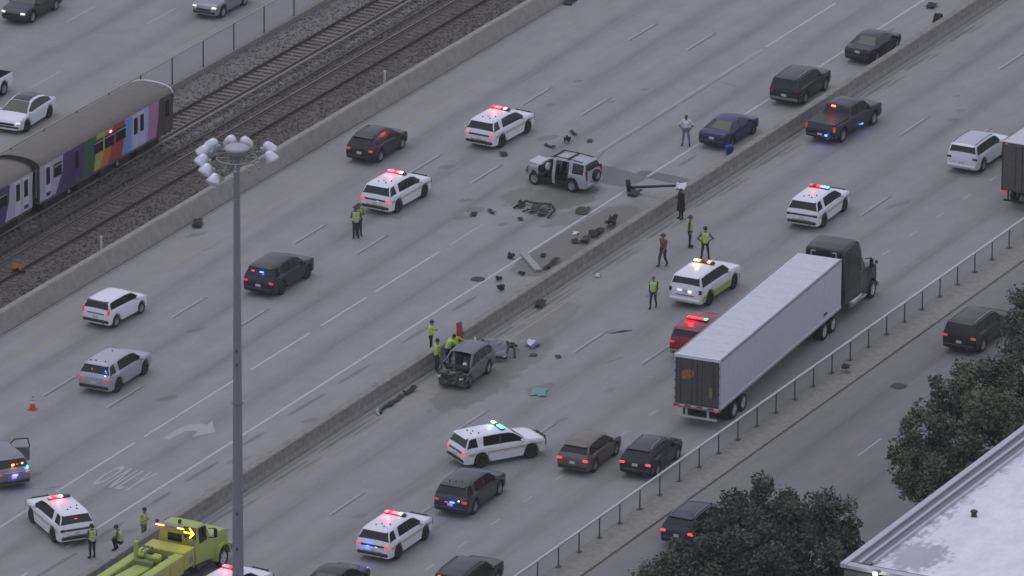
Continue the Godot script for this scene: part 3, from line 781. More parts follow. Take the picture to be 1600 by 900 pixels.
func skin(sp: Dictionary, x: float, j: float) -> Vector3:
	var s := 1.0
	if j > 11.0:
		j = 22.0 - j
		s = -1.0
	var c := section(sp, x)
	var i := clampi(int(floor(j)), 0, 10)
	var v := c[i].lerp(c[i + 1], j - i)
	return Vector3(x, v.y, v.x * s)

func stations(sp: Dictionary) -> PackedFloat32Array:
	var xs: Array = []
	var p: Array = sp.p
	for i in p.size(): xs.append(float(p[i][0]))
	for i in p.size() - 1:
		var n := int((p[i + 1][0] - p[i][0]) / 0.22)
		for k in n: xs.append(lerp(float(p[i][0]), float(p[i + 1][0]), float(k + 1) / (n + 1)))
	for xw in [sp.xr, sp.xf]:
		if xw < p[0][0]: continue
		for k in 11:
			xs.append(xw - sp.ra * cos(PI * k / 10.0) * 0.9995)
	xs.sort()
	var out := PackedFloat32Array()
	for x in xs:
		if out.is_empty() or x - out[out.size() - 1] > 0.012: out.append(x)
	return out

# hole: Callable(x, j) -> bool leaves cells out (door openings of a wreck); bend: Callable(Vector3) -> Vector3 crumples
func loft(sp: Dictionary, hole = null, bend = null) -> ArrayMesh:
	var g := G.new()
	var xs := stations(sp)
	var rings: Array = []
	for x in xs:
		var c := section(sp, x)
		var r: Array = []
		for j in 12: r.append(Vector3(x, c[j].y, c[j].x))
		for j in range(10, 0, -1): r.append(Vector3(x, c[j].y, -c[j].x))
		if bend != null:
			for j in r.size(): r[j] = bend.call(r[j])
		rings.append(r)
	for i in xs.size() - 1:
		for j in 22:
			if hole != null and hole.call((xs[i] + xs[i + 1]) * 0.5, j + 0.5): continue
			var a: Vector3 = rings[i][j]; var b: Vector3 = rings[i + 1][j]
			var c: Vector3 = rings[i + 1][(j + 1) % 22]; var d: Vector3 = rings[i][(j + 1) % 22]
			var mid := (a + b + c + d) * 0.25
			g.st.set_smooth_group(1 if j > 1 and j < 20 else 3)
			g.oquad(a, b, c, d, Vector3(0, mid.y - (0.62 if j > 1 and j < 20 else 3.0), mid.z))
	g.st.set_smooth_group(-1)
	for e in [0, xs.size() - 1]:
		var r: Array = rings[e]
		var mid := Vector3.ZERO
		for p in r: mid += p / r.size()
		for j in 22:
			g.otri(mid, r[j], r[(j + 1) % 22], Vector3(-1 if e == 0 else 1, 0, 0))
	return g.mesh()

func patch(sp: Dictionary, x0: float, x1: float, j0: float, j1: float, off: float, nx := 4, nj := 3, s0 := 0.0, s1 := 0.0) -> ArrayMesh:
	var g := G.new()
	var P: Array = []
	var Q: Array = []
	for i in nx + 1:
		var ra: Array = []
		var rb: Array = []
		for k in nj + 1:
			var t := float(k) / nj
			if j0 > 11.0: t = 1.0 - t
			var x: float = lerp(x0 + s0 * t, x1 + s1 * t, float(i) / nx)
			var j: float = lerp(j0, j1, float(k) / nj)
			var p := skin(sp, x, j)
			var dx := skin(sp, x + 0.01, j) - skin(sp, x - 0.01, j)
			var dj := skin(sp, x, min(j + 0.05, 21.9)) - skin(sp, x, max(j - 0.05, 0.1))
			var nn := dx.cross(dj).normalized()
			if nn.dot(Vector3(0, p.y - 0.62, p.z)) < 0.0: nn = -nn
			ra.append(p + nn * off)
			rb.append(p - nn * 0.004)
		P.append(ra); Q.append(rb)
	for i in nx:
		for k in nj:
			var a: Vector3 = P[i][k]; var b: Vector3 = P[i + 1][k]; var c: Vector3 = P[i + 1][k + 1]; var d: Vector3 = P[i][k + 1]
			g.st.set_smooth_group(1)
			g.oquad(a, b, c, d, P[i][k] - Q[i][k])
	g.st.set_smooth_group(-1)
	for i in nx:
		for k in [0, nj]:
			var o: Vector3 = P[i][k] - P[i][nj / 2]
			g.oquad(P[i][k], P[i + 1][k], Q[i + 1][k], Q[i][k], o)
	for k in nj:
		for i in [0, nx]:
			var o: Vector3 = P[i][k] - P[nx / 2][k]
			g.oquad(P[i][k], P[i][k + 1], Q[i][k + 1], Q[i][k], o)
	return g.mesh()

# a band on the side between two heights; side 1 right, -1 left
func ribbon(sp: Dictionary, x0: float, x1: float, y0: float, y1: float, side: float, off := 0.012) -> ArrayMesh:
	var g := G.new()
	var n := 30
	var rows: Array = []
	for i in n + 1:
		var x: float = lerp(x0, x1, float(i) / n)
		var c := section(sp, x)
		var r: Array = []
		for k in 3:
			var y: float = clamp(lerp(y0, y1, k / 2.0), c[2].y, c[5].y)
			var z := c[5].x
			for j in range(2, 5):
				if y >= c[j].y and y <= c[j + 1].y: z = lerp(c[j].x, c[j + 1].x, (y - c[j].y) / max(c[j + 1].y - c[j].y, 0.001))
			r.append(Vector3(x, y, side * (z + off)))
		rows.append(r)
	for i in n:
		for k in 2:
			if rows[i][k + 1].y - rows[i][k].y < 0.002 and rows[i + 1][k + 1].y - rows[i + 1][k].y < 0.002: continue
			g.oquad(rows[i][k], rows[i + 1][k], rows[i + 1][k + 1], rows[i][k + 1], Vector3(0, 0, side))
	return g.mesh()

func cribbon(key: String, sp: Dictionary, x0: float, x1: float, y0: float, y1: float, side: float) -> ArrayMesh:
	var k := "rib%s%.2f%.2f%.2f%.1f" % [key, x0, y0, y1, side]
	if not cache.has(k): cache[k] = ribbon(sp, x0, x1, y0, y1, side)
	return cache[k]

func cpatch(key: String, sp: Dictionary, x0: float, x1: float, j0: float, j1: float, off: float, nx := 4, nj := 3, s0 := 0.0, s1 := 0.0) -> ArrayMesh:
	var k := "%s|%.2f|%.2f|%.2f|%.2f|%.3f" % [key, x0, x1, j0, j1, off]
	if not cache.has(k): cache[k] = patch(sp, x0, x1, j0, j1, off, nx, nj, s0, s1)
	return cache[k]

func add_wheel(parent: Node, at: Vector3, r: float, wd: float, side: float, rim: Material) -> MeshInstance3D:
	var k := "tyre%.3f_%.2f" % [r, wd]
	if not cache.has(k):
		var h := wd / 2
		cache[k] = G.new().lathe([Vector2(r * 0.62, -h), Vector2(r * 0.93, -h), Vector2(r, -h * 0.6), Vector2(r, h * 0.6), Vector2(r * 0.93, h), Vector2(r * 0.66, h), Vector2(r * 0.62, h * 0.8)], Vector3.ZERO, Vector3.BACK, 20).mesh()
		var g := G.new()
		g.lathe([Vector2(0, -h * 0.6), Vector2(r * 0.63, -h * 0.86), Vector2(r * 0.63, h * 0.86), Vector2(r * 0.60, h * 0.9), Vector2(r * 0.56, h * 0.62), Vector2(r * 0.2, h * 0.5), Vector2(0, h * 0.5)], Vector3.ZERO, Vector3.BACK, 20)
		for i in 5:
			var a := TAU * i / 5.0
			g.box(Vector3(cos(a) * r * 0.34, sin(a) * r * 0.34, h * 0.72), Vector3(r * 0.52, r * 0.15, h * 0.28), 0.008, Basis(Vector3.BACK, a))
		g.cyl(Vector3(0, 0, h * 0.5), Vector3(0, 0, h * 0.9), r * 0.15, r * 0.12, 10)
		cache[k + "rim"] = g.mesh()
	var w := inst(cache[k], "wheel", m("tyre_rubber", 0.018, 0.018, 0.019, 0.85), parent)
	w.position = at
	if side < 0: w.rotation.y = PI
	inst(cache[k + "rim"], "rim", rim, w)
	return w

# o: paint, rim, tail ("off" / "on" / "brake"), bar, rails, plate, stripe, antennas, push, spots, glassroof, cladding ...
func make_car(called: String, kind: String, label: String, category: String, at: Vector2, turn: float, o: Dictionary, group := "") -> Node3D:
	var sp: Dictionary = SPEC[kind]
	var t := thing(called, label, category, Vector3(at.x, 0.004, at.y), turn, group)
	var sc: Vector3 = o.get("scale", Vector3.ONE)
	var paint: Material = o.paint
	var glass: Material = o.get("glass", m("tinted_glass", 0.012, 0.013, 0.015, 0.12))
	var trim: Material = o.get("trim", m("black_trim", 0.022, 0.022, 0.024, 0.6))
	var key := kind
	if not cache.has(key + "body"): cache[key + "body"] = loft(sp)
	if o.has("body"): inst(o.body, "body", paint, t)
	else: inst(cache[key + "body"], "body", paint, t)
	var xb: float = sp.p[0][0]
	var xe: float = sp.p[sp.p.size() - 1][0]
	inst(cpatch(key, sp, sp.ws[0] + 0.04, sp.ws[1] - 0.05, 8.75, 13.25, 0.006, 4, 10), "windshield", glass, t)
	inst(cpatch(key, sp, sp.rw[0] + 0.01, sp.rw[1] - 0.01, 8.55, 13.45, 0.008, 3, 10), "rear_window", glass, t)
	var skip: Array = o.get("skip", [])
	for s in 2:
		for w in sp.win:
			if skip.has("L") and s == 1: continue
			var x0: float = w[0]; var x1: float = w[1]
			if s == 0: inst(cpatch(key, sp, x0, x1, 5.35, 7.75, 0.006, 5, 2, w[2], w[3]), "side_window", glass, t)
			else: inst(cpatch(key, sp, x0, x1, 14.25, 16.65, 0.006, 5, 2, w[2], w[3]), "side_window", glass, t)
		for w in sp.pil:
			if s == 0: inst(cpatch(key, sp, w[0], w[1], 5.3, 7.8, 0.005, 1, 2), "pillar", trim, t)
			else: inst(cpatch(key, sp, w[0], w[1], 14.2, 16.7, 0.005, 1, 2), "pillar", trim, t)
		for d in sp.doors:
			if skip.has("L") and s == 1: continue
			var j0 := 2.15 if s == 0 else 17.1
			var j1 := 4.9 if s == 0 else 19.85
			var dr := inst(cpatch(key, sp, d[0], d[1], j0, j1, 0.006, 4, 4), "door", paint, t)
			var hp := skin(sp, d[0] + 0.12, 4.5 if s == 0 else 17.5)
			pbox("handle", o.get("handle", paint), dr, hp + Vector3(0.02, 0, 0.022 if s == 0 else -0.022), Vector3(0.2, 0.035, 0.035), 0.01)
		# lower sill in black
		var ja := 1.2 if s == 0 else 20.0
		inst(cpatch(key, sp, sp.xr + sp.ra + 0.03, sp.xf - sp.ra - 0.03, ja, ja + 0.8, 0.01, 2, 2), "sill", o.get("sill", trim), t)
		var sd := 1.0 if s == 0 else -1.0
		var mp := skin(sp, sp.ws[1] - 0.3, 5.6 if s == 0 else 16.4)
		pbox("mirror", o.get("mirror", paint), t, mp + Vector3(0, 0.03, 0.11 * sd), Vector3(0.12, 0.15, 0.22), 0.04)
		# tail lamps wrap the rear corner, headlamps the front one
		var T := prof(sp, xb + 0.06)
		var ty: float = o.get("taily", min(T.x - 0.13, 0.98))
		var ts: Vector3 = o.get("tails", Vector3(0.16, 0.15, 0.30))
		var tl: Material = glow("tail_brake", 1.0, 0.05, 0.06, 1.3) if o.get("tail", "on") == "brake" else (glow("tail_on", 0.85, 0.06, 0.06, 0.42) if o.get("tail", "on") == "on" else m("tail_off", 0.12, 0.006, 0.006, 0.25))
		pbox("tail_lamp", tl, t, Vector3(xb + 0.075, ty, sd * (T.y - ts.z * 0.5 + 0.0)), ts, 0.035)
		var F := prof(sp, xe - 0.14)
		pbox("headlamp", o.get("head", m("headlamp_glass", 0.55, 0.56, 0.58, 0.12)), t, Vector3(xe - 0.17, min(F.x - 0.08, 0.84), sd * (F.y - 0.15)), Vector3(0.24, 0.13, 0.30), 0.04, Basis(Vector3.UP, sd * -0.35))
		for xw in [sp.xr, sp.xf]:
			add_wheel(t, Vector3(xw, sp.r, sd * (prof(sp, xw).y - sp.ww / 2 - 0.015)), sp.r, sp.ww, sd, o.get("rim", m("alloy", 0.34, 0.34, 0.36, 0.35, 0.5)))
	var wb: float = prof(sp, xb + 0.03).y
	pbox("rear_bumper", o.get("bumper", trim), t, Vector3(xb + 0.10, 0.50, 0), Vector3(0.30, 0.20, wb * 1.96), 0.06)
	pbox("front_bumper", trim, t, Vector3(xe - 0.12, 0.46, 0), Vector3(0.28, 0.2, 1.5), 0.06)
	pbox("grille", trim, t, Vector3(xe - 0.035, 0.62, 0), Vector3(0.10, 0.14, 1.0), 0.02)
	pbox("number_plate", m("plate", 0.50, 0.52, 0.56, 0.5), t, Vector3(xb - 0.004, o.get("platey", 0.72), 0), Vector3(0.03, 0.15, 0.31), 0.006)
	if o.has("gate"): pbox("tailgate_trim", o.gate, t, Vector3(xb + 0.02, o.get("gatey", 0.86), 0), Vector3(0.09, 0.05, 1.1), 0.015)
	pbox("exhaust_tip", m("chrome", 0.5, 0.5, 0.52, 0.2, 0.9), t, Vector3(xb + 0.05, 0.38, 0.5), Vector3(0.14, 0.07, 0.12), 0.03)
	if o.get("spoiler", kind in ["patrol", "boxy", "cross", "hatch"]):
		var q := prof(sp, sp.rw[1])
		var wz: float = q.y - 0.045 - sp.tb * (q.x - sp.belt)
		pbox("roof_spoiler", o.get("spoilerm", paint), t, Vector3(sp.rw[1] - 0.03, q.x + 0.015, 0), Vector3(0.26, 0.045, wz * 1.8), 0.02, Basis(Vector3.BACK, 0.12))
	if o.has("rails"):
		for sd in [-1.0, 1.0]:
			var g := G.new()
			var pts: Array = []
			for k in 7:
				var x: float = lerp(sp.rw[1] + 0.15, sp.ws[0] - 0.25, k / 6.0)
				var p := skin(sp, x, 8.75 if sd > 0 else 13.25)
				pts.append(p + Vector3(0, 0.02 if k == 0 or k == 6 else 0.065, 0))
			g.tube(pts, 0.02, 6)
			part(g, "roof_rail", o.rails, t)
	if o.has("roofm"): inst(cpatch(key, sp, sp.rw[1] + 0.1, sp.ws[0] + 0.0, 9.1, 12.9, 0.016, 12, 12), "glass_roof", o.roofm, t)
	if o.has("stripe"):
		for sd in [1.0, -1.0]:
			inst(cribbon(key, sp, xb + 0.3, xe - 0.3, 0.80, 0.87, sd), "side_stripe", o.stripe, t)
			inst(cribbon(key, sp, xb + 0.3, xe - 0.3, 0.73, 0.76, sd), "side_stripe", o.stripe, t)
	if o.has("lowband"):
		for sd in [1.0, -1.0]:
			inst(cribbon(key, sp, xb + 0.2, xe - 0.25, 0.34, 0.72, sd), "side_band", o.lowband, t)
	if o.has("band"):
		pbox("tail_band", o.band, t, Vector3(xb + 0.01, o.get("bandy", 0.93), 0), Vector3(0.07, 0.10, prof(sp, xb + 0.03).y * 1.5), 0.02)
	if o.has("antennas"):
		for a in o.antennas:
			var p := skin(sp, a[0], 11.0)
			part(G.new().cyl(Vector3.ZERO, Vector3(0, 0.035, 0), 0.05, 0.045, 8).cyl(Vector3(0, 0.035, 0), Vector3(-0.01, 0.075, 0), 0.03, 0.018, 6), "antenna", trim, t).position = p + Vector3(0, -0.02, a[1])
	if o.has("push"):
		var g := G.new()
		for z in [-0.42, 0.42]:
			g.box(Vector3(xe + 0.11, 0.68, z), Vector3(0.08, 0.62, 0.09), 0.02)
		g.box(Vector3(xe + 0.11, 0.92, 0), Vector3(0.07, 0.10, 0.95), 0.02)
		g.box(Vector3(xe + 0.11, 0.60, 0), Vector3(0.07, 0.10, 0.95), 0.02)
		g.tube([Vector3(xe + 0.1, 0.6, -0.46), Vector3(xe - 0.06, 0.62, -0.85), Vector3(xe - 0.06, 0.86, -0.87), Vector3(xe + 0.1, 0.9, -0.46)], 0.03, 6)
		g.tube([Vector3(xe + 0.1, 0.6, 0.46), Vector3(xe - 0.06, 0.62, 0.85), Vector3(xe - 0.06, 0.86, 0.87), Vector3(xe + 0.1, 0.9, 0.46)], 0.03, 6)
		part(g, "push_bumper", trim, t)
	if o.has("bar"):
		var bx: float = o.get("barx", 0.02)
		var p := skin(sp, bx, 11.0)
		var bar := pbox("light_bar", trim, t, p + Vector3(0, 0.035, 0), Vector3(0.26, 0.05, 1.24), 0.02)
		var n: int = o.bar.size()
		for i in n:
			var z := (i + 0.5) / n * 1.2 - 0.6
			pbox("lamp_module", o.bar[i], bar, Vector3(0, 0.065, z), Vector3(0.24, 0.09, 1.2 / n - 0.012), 0.03)
		if o.has("barlight"):
			lamp_light(t, p + Vector3(-0.34, 0.17, -0.25), o.barlight, o.get("bare", 0.6), 0.12)
	if o.has("spots"):
		for s in o.spots:
			var b := pbox("warning_lamp", s[1], t, s[0], s[2] if s.size() > 2 else Vector3(0.05, 0.07, 0.14), 0.02)
			if s.size() > 3: lamp_light(t, s[0] + Vector3(-0.14, 0, 0), s[3], 0.16, 0.07)
			b.set_meta("label", "lit warning lamp")
	if sc != Vector3.ONE: t.scale = sc
	return t

func build_cars() -> void:
	var white := m("white_paint_car", 0.72, 0.73, 0.76, 0.28)
	var black := m("black_paint", 0.020, 0.020, 0.023, 0.25)
	var darkgrey := m("charcoal_paint", 0.050, 0.051, 0.057, 0.28, 0.2)
	var silver := m("silver_paint", 0.40, 0.41, 0.44, 0.3, 0.35)
	var bronze := m("bronze_paint", 0.155, 0.125, 0.105, 0.3, 0.3)
	var brown := m("brown_black_paint", 0.030, 0.024, 0.023, 0.27, 0.1)
	var blue := m("navy_paint", 0.026, 0.031, 0.085, 0.28, 0.15)
	var tan := m("tan_stripe", 0.42, 0.30, 0.14, 0.5)
	var drim := m("black_steel_rim", 0.035, 0.035, 0.038, 0.5, 0.4)
	var pink := glow("red_lamp_hot", 1.0, 0.16, 0.20, 2.2)
	var red := glow("red_lamp", 1.0, 0.05, 0.07, 1.3)
	var hot := glow("white_lamp_hot", 1.0, 0.95, 1.0, 2.6)
	var bluel := glow("blue_lamp", 0.10, 0.28, 1.0, 2.6)
	var cyan := glow("cyan_lamp", 0.15, 0.75, 1.0, 1.7)
	var amber := glow("amber_lamp", 1.0, 0.50, 0.12, 2.4)
	var off := m("lamp_dark", 0.10, 0.02, 0.03, 0.25)
	var offb := m("lamp_dark_blue", 0.03, 0.04, 0.12, 0.25)
	var rl := Color(1.0, 0.22, 0.26)
	var ant := [[-1.75, 0.28], [-1.7, -0.22], [-1.35, 0.42], [-1.5, 0.02]]
	var pol := {"paint": white, "rim": drim, "stripe": tan, "antennas": ant, "push": 1, "sill": white, "gate": tan, "gatey": 0.63, "band": m("tail_dark_band", 0.05, 0.02, 0.022, 0.3), "tail": "brake", "tails": Vector3(0.16, 0.16, 0.26), "barlight": rl, "bar": [pink, pink, red, pink, hot, offb]}
	var bl := Vector3(0.05, 0.07, 0.12)
	var pg := "white patrol cars"
	make_car("patrol_car", "patrol", "white patrol SUV with red roof lights just left of the silver wreck", "police car", Vector2(23.1, -12.6), -3.0, pol.merged({"bar": [red, pink, pink, red, hot, offb]}, true), pg)
	make_car("patrol_car", "patrol", "white patrol SUV with two people in vests standing behind it", "police car", Vector2(9.9, -12.5), -2.0, pol.merged({"spots": [[Vector3(-2.53, 0.90, 0.18), cyan, bl]]}, true), pg)
	make_car("patrol_car", "patrol", "white patrol SUV with red and blue roof lights ahead of the semi truck", "police car", Vector2(19.1, 9.9), 2.0, pol.merged({"bar": [red, off, red, pink, cyan, cyan], "tail": "off", "bare": 0.12}, true), pg)
	make_car("patrol_car", "patrol", "white patrol SUV turned across the local lanes with amber and blue roof lights", "police car", Vector2(-24.35, 11.6), -34.0, pol.merged({"bar": [hot, amber, off, cyan, cyan, cyan], "barlight": Color(0.35, 0.7, 1.0), "bare": 0.22, "spots": [[Vector3(-2.53, 0.90, 0.05), bluel, bl]]}, true), pg)
	make_car("patrol_car", "patrol", "white patrol SUV with blue lit tailgate behind the dark grey SUV", "police car", Vector2(-38.45, 12.95), 0.0, pol.merged({"bar": [pink, red, pink, pink, hot, offb], "spots": [[Vector3(-2.54, 0.88, -0.28), bluel, bl, Color(0.2, 0.35, 1.0)], [Vector3(-2.54, 0.88, 0.22), cyan, bl]]}, true), pg)
	make_car("patrol_car", "patrol", "white patrol SUV parked askew by the barrier at lower left", "police car", Vector2(-44.55, -3.5), 52.0, pol.merged({"bar": [pink, red, pink, hot, offb, offb], "tail": "off", "spots": [[Vector3(-2.30, 1.44, 0.0), red, Vector3(0.05, 0.05, 0.2)]]}, true), pg)
	make_car("patrol_car", "patrol", "white patrol SUV cut off by the bottom edge beside the light mast", "police car", Vector2(-49.2, 9.3), -4.0, pol.merged({"bar": [pink, pink, red, off, offb, offb]}, true), pg)
	# unmarked cruisers
	make_car("unmarked_cruiser", "patrol", "black SUV with a blue lamp in its rear window behind the light mast", "SUV", Vector2(-5.6, -11.7), 0.0, {"paint": black, "rim": drim, "tail": "on", "spots": [[Vector3(-2.33, 1.46, 0.12), bluel, Vector3(0.06, 0.08, 0.26), Color(0.25, 0.45, 1)], [Vector3(-2.33, 1.46, -0.42), red, Vector3(0.06, 0.08, 0.2)]]})
	make_car("unmarked_cruiser", "patrol", "silver SUV with roof antennas and blue lit rear quarter near the orange cone", "SUV", Vector2(-23.6, -12.0), 1.0, {"paint": silver, "rim": drim, "tail": "on", "antennas": [[-1.9, -0.5], [-1.85, -0.2], [-1.8, 0.35], [-0.2, -0.1]], "gate": m("chrome", 0.5, 0.5, 0.52, 0.2, 0.9), "gatey": 1.0, "spots": [[Vector3(-2.30, 1.40, 0.62), bluel, Vector3(0.05, 0.07, 0.07), Color(0.25, 0.45, 1)], [Vector3(-2.42, 1.16, 0.66), hot, Vector3(0.05, 0.06, 0.08)], [Vector3(-2.31, 1.40, -0.2), red, Vector3(0.05, 0.14, 0.05)]]})
	make_car("unmarked_cruiser", "patrol", "dark grey SUV with blue lit number plate behind the turned patrol SUV", "SUV", Vector2(-30.85, 13.4), 2.0, {"paint": darkgrey, "tail": "on", "antennas": [[-1.85, -0.35], [-1.8, 0.0], [-1.7, 0.3]], "spots": [[Vector3(-2.54, 0.86, 0.12), bluel, Vector3(0.05, 0.08, 0.3), Color(0.2, 0.35, 1.0)], [Vector3(-2.53, 0.98, 0.5), hot, Vector3(0.06, 0.07, 0.10)], [Vector3(-2.54, 0.84, -0.22), red, Vector3(0.04, 0.06, 0.2)]]})
	# the one with a door open, half out of the picture on the left
	var h := make_car("unmarked_cruiser", "patrol", "grey SUV with an open door cut off by the left edge", "SUV", Vector2(-39.1, -10.45), 52.0, {"paint": m("grey_paint", 0.20, 0.20, 0.225, 0.3, 0.3), "tail": "on", "gate": m("chrome", 0.5, 0.5, 0.52, 0.2, 0.9), "gatey": 1.0, "spots": [[Vector3(-2.33, 1.36, 0.02), amber, Vector3(0.06, 0.09, 0.16), Color(1, 0.6, 0.2)], [Vector3(-2.33, 1.38, 0.54), amber, Vector3(0.06, 0.09, 0.12)], [Vector3(-2.40, 1.18, 0.80), cyan, Vector3(0.08, 0.17, 0.07), Color(0.3, 0.7, 1)], [Vector3(-2.54, 0.84, 0.05), glow("violet_lamp", 0.32, 0.30, 1.0, 1.5), Vector3(0.05, 0.12, 0.34), Color(0.4, 0.4, 1.0)], [Vector3(-2.33, 1.36, 0.24), red, Vector3(0.05, 0.07, 0.10)]]})
	var od := Node3D.new()
	od.name = "open_door"
	h.add_child(od)
	od.position = Vector3(0.98, 0, 1.0)
	od.rotation_degrees.y = 68
	var gd := G.new()
	gd.box(Vector3(-0.6, 0.70, 0), Vector3(1.2, 0.78, 0.09), 0.04)
	part(gd, "panel", m("grey_paint", 0.20, 0.20, 0.225, 0.3, 0.3), od)
	part(G.new().tube([Vector3(0, 1.08, 0), Vector3(-0.42, 1.56, -0.10), Vector3(-1.10, 1.60, -0.12), Vector3(-1.20, 1.08, 0)], 0.035, 6), "window_frame", m("black_trim", 0.022, 0.022, 0.024, 0.6), od)
	od.set_meta("label", "front door standing open")
	# private cars
	make_car("crossover", "cross", "dark brown SUV with red brake lights near the track wall", "SUV", Vector2(17.2, -17.6), 0.0, {"paint": brown, "tail": "on", "rails": black, "spots": [[Vector3(-1.80, 1.40, 0.30), red, Vector3(0.08, 0.09, 0.14), Color(1, 0.1, 0.1)]]})
	make_car("hatchback", "hatch", "white boxy hatchback by the yellow line at left", "car", Vector2(-14.8, -17.0), -3.0, {"paint": white, "tail": "on", "taily": 1.06, "tails": Vector3(0.18, 0.36, 0.13), "rim": m("alloy", 0.34, 0.34, 0.36, 0.35, 0.5), "gate": m("tail_dark_band", 0.03, 0.02, 0.02, 0.3), "gatey": 0.92, "spoilerm": m("tinted_glass", 0.012, 0.013, 0.015, 0.12)})
	make_car("sedan", "sedan", "dark blue car behind the person in the white shirt", "car", Vector2(29.4, -0.75), -1.0, {"paint": blue, "tail": "off", "rim": m("alloy_dark", 0.1, 0.1, 0.11, 0.4, 0.5)})
	make_car("black_suv", "boxy", "black SUV with pale number plate on the shoulder, nearer of the two by the barrier", "SUV", Vector2(38.7, -0.55), 1.0, {"paint": black, "tail": "off", "rails": m("alloy", 0.34, 0.34, 0.36, 0.35, 0.5), "bumper": m("grey_step", 0.13, 0.13, 0.135, 0.5), "spots": [[Vector3(-2.44, 0.92, -0.78), m("tail_bright_red", 0.35, 0.02, 0.03, 0.3), Vector3(0.06, 0.16, 0.14)]]})  # its spot is a plain red block on the left tail lamp, not lit
	make_car("sedan", "sedan", "black sedan farthest up the shoulder by the barrier", "car", Vector2(48.0, -0.1), 0.0, {"paint": black, "tail": "off", "platey": 0.80, "rim": m("alloy", 0.34, 0.34, 0.36, 0.35, 0.5)})
	make_car("white_suv", "boxy", "white SUV driving ahead at the right edge", "SUV", Vector2(32.4, 13.9), 0.0, {"paint": white, "tail": "off", "rails": m("alloy_dark", 0.1, 0.1, 0.11, 0.4, 0.5), "bumper": white, "roofm": m("roof_panel_grey", 0.45, 0.46, 0.5, 0.35)})
	make_car("crossover", "cross", "bronze SUV with a bright brake light beside the black one", "SUV", Vector2(-22.5, 16.2), 2.0, {"paint": bronze, "tail": "brake", "rim": m("alloy", 0.34, 0.34, 0.36, 0.35, 0.5)})
	make_car("crossover", "cross", "black SUV braking next to the roadside fence", "SUV", Vector2(-21.5, 19.35), 3.0, {"paint": black, "tail": "brake", "rails": m("alloy", 0.34, 0.34, 0.36, 0.35, 0.5), "platey": 0.82})
	make_car("sedan", "sedan", "black car cut off by the bottom edge right of the light mast", "car", Vector2(-45.9, 13.4), 0.0, {"paint": black, "tail": "off", "spots": [[Vector3(1.9, 0.9, 0.82), bluel, Vector3(0.10, 0.05, 0.06)]], "scale": Vector3(1.04, 1.08, 1.04)})
	make_car("black_suv", "boxy", "black SUV with red lamp in its rear window at the bottom edge", "SUV", Vector2(-42.3, 19.2), 2.0, {"paint": black, "tail": "on", "rails": black, "spots": [[Vector3(-2.30, 1.52, -0.55), glow("dim_orange", 0.9, 0.25, 0.12, 0.8), Vector3(0.06, 0.20, 0.16)], [Vector3(-2.26, 1.62, 0.1), red, Vector3(0.06, 0.06, 0.4)]]})
	make_car("black_suv", "boxy", "black SUV with red tail light on the frontage road by the trees", "SUV", Vector2(4.4, 26.5), 0.0, {"paint": m("black_paint_brown", 0.022, 0.018, 0.018, 0.3), "tail": "on", "rails": m("alloy", 0.34, 0.34, 0.36, 0.35, 0.5), "scale": Vector3(1.04, 1.04, 1.04)})
	make_car("crossover", "cross", "dark blue SUV half hidden by the lower tree", "SUV", Vector2(-29.5, 25.9), 0.0, {"paint": m("slate_paint", 0.032, 0.036, 0.055, 0.28, 0.2), "tail": "brake", "rails": m("alloy", 0.34, 0.34, 0.36, 0.35, 0.5), "scale": Vector3(1.05, 1.06, 1.05)})
	# service vehicles
	var lime := m("lime_band", 0.42, 0.46, 0.08, 0.45)
	make_car("emergency_suv", "boxy", "white emergency SUV with lime lower sides and amber roof lights", "SUV", Vector2(4.15, 10.0), 0.0, {"paint": white, "lowband": lime, "tail": "off", "bumper": white, "rim": drim, "bar": [hot, amber, offb, off, amber, off], "barx": -0.25, "barlight": Color(1, 0.7, 0.35), "bare": 0.3, "gate": m("red_chevron", 0.20, 0.03, 0.03, 0.5), "gatey": 0.74, "platey": 0.98, "tails": Vector3(0.16, 0.24, 0.18), "scale": Vector3(1.08, 1.07, 1.05), "spots": [[Vector3(-2.47, 0.96, 0.28), hot, Vector3(0.06, 0.10, 0.16)], [Vector3(-2.47, 0.99, -0.32), glow("soft_white", 0.9, 0.85, 0.9, 0.8), Vector3(0.06, 0.10, 0.3)]]})
	make_car("fire_suv", "boxy", "red fire SUV with a red light bar beside the trailer", "SUV", Vector2(-3.6, 13.7), 2.0, {"paint": m("fire_red", 0.22, 0.016, 0.022, 0.3), "tail": "on", "bar": [red, red, red, red, red, glow("green_lamp", 0.1, 1.0, 0.5, 1.4)], "barx": -0.95, "barlight": Color(1, 0.05, 0.08), "bare": 0.6, "bumper": m("brass_step", 0.25, 0.15, 0.07, 0.4), "scale": Vector3(1.05, 1.04, 1.02)})
	var pk := make_car("police_pickup", "pickup", "black police pickup with red window light and blue bumper lamp", "pickup truck", Vector2(33.9, 4.55), -4.0, {"paint": black, "tail": "on", "taily": 1.0, "tails": Vector3(0.14, 0.32, 0.14), "rim": m("alloy", 0.34, 0.34, 0.36, 0.35, 0.5), "platey": 0.62, "push": 1, "spots": [[Vector3(-0.83, 1.72, -0.28), glow("red_orange_lamp", 1.0, 0.22, 0.10, 2.6), Vector3(0.06, 0.12, 0.3), Color(1, 0.15, 0.08)], [Vector3(-2.97, 0.62, 0.42), bluel, Vector3(0.06, 0.12, 0.18), Color(0.2, 0.4, 1)], [Vector3(0.35, 0.52, 1.01), bluel, Vector3(0.20, 0.10, 0.05), Color(0.2, 0.4, 1)]]})
	pbox("bed_cover", m("vinyl_cover", 0.028, 0.028, 0.03, 0.55), pk, Vector3(-1.93, 1.245, 0), Vector3(1.86, 0.04, 1.76), 0.015)
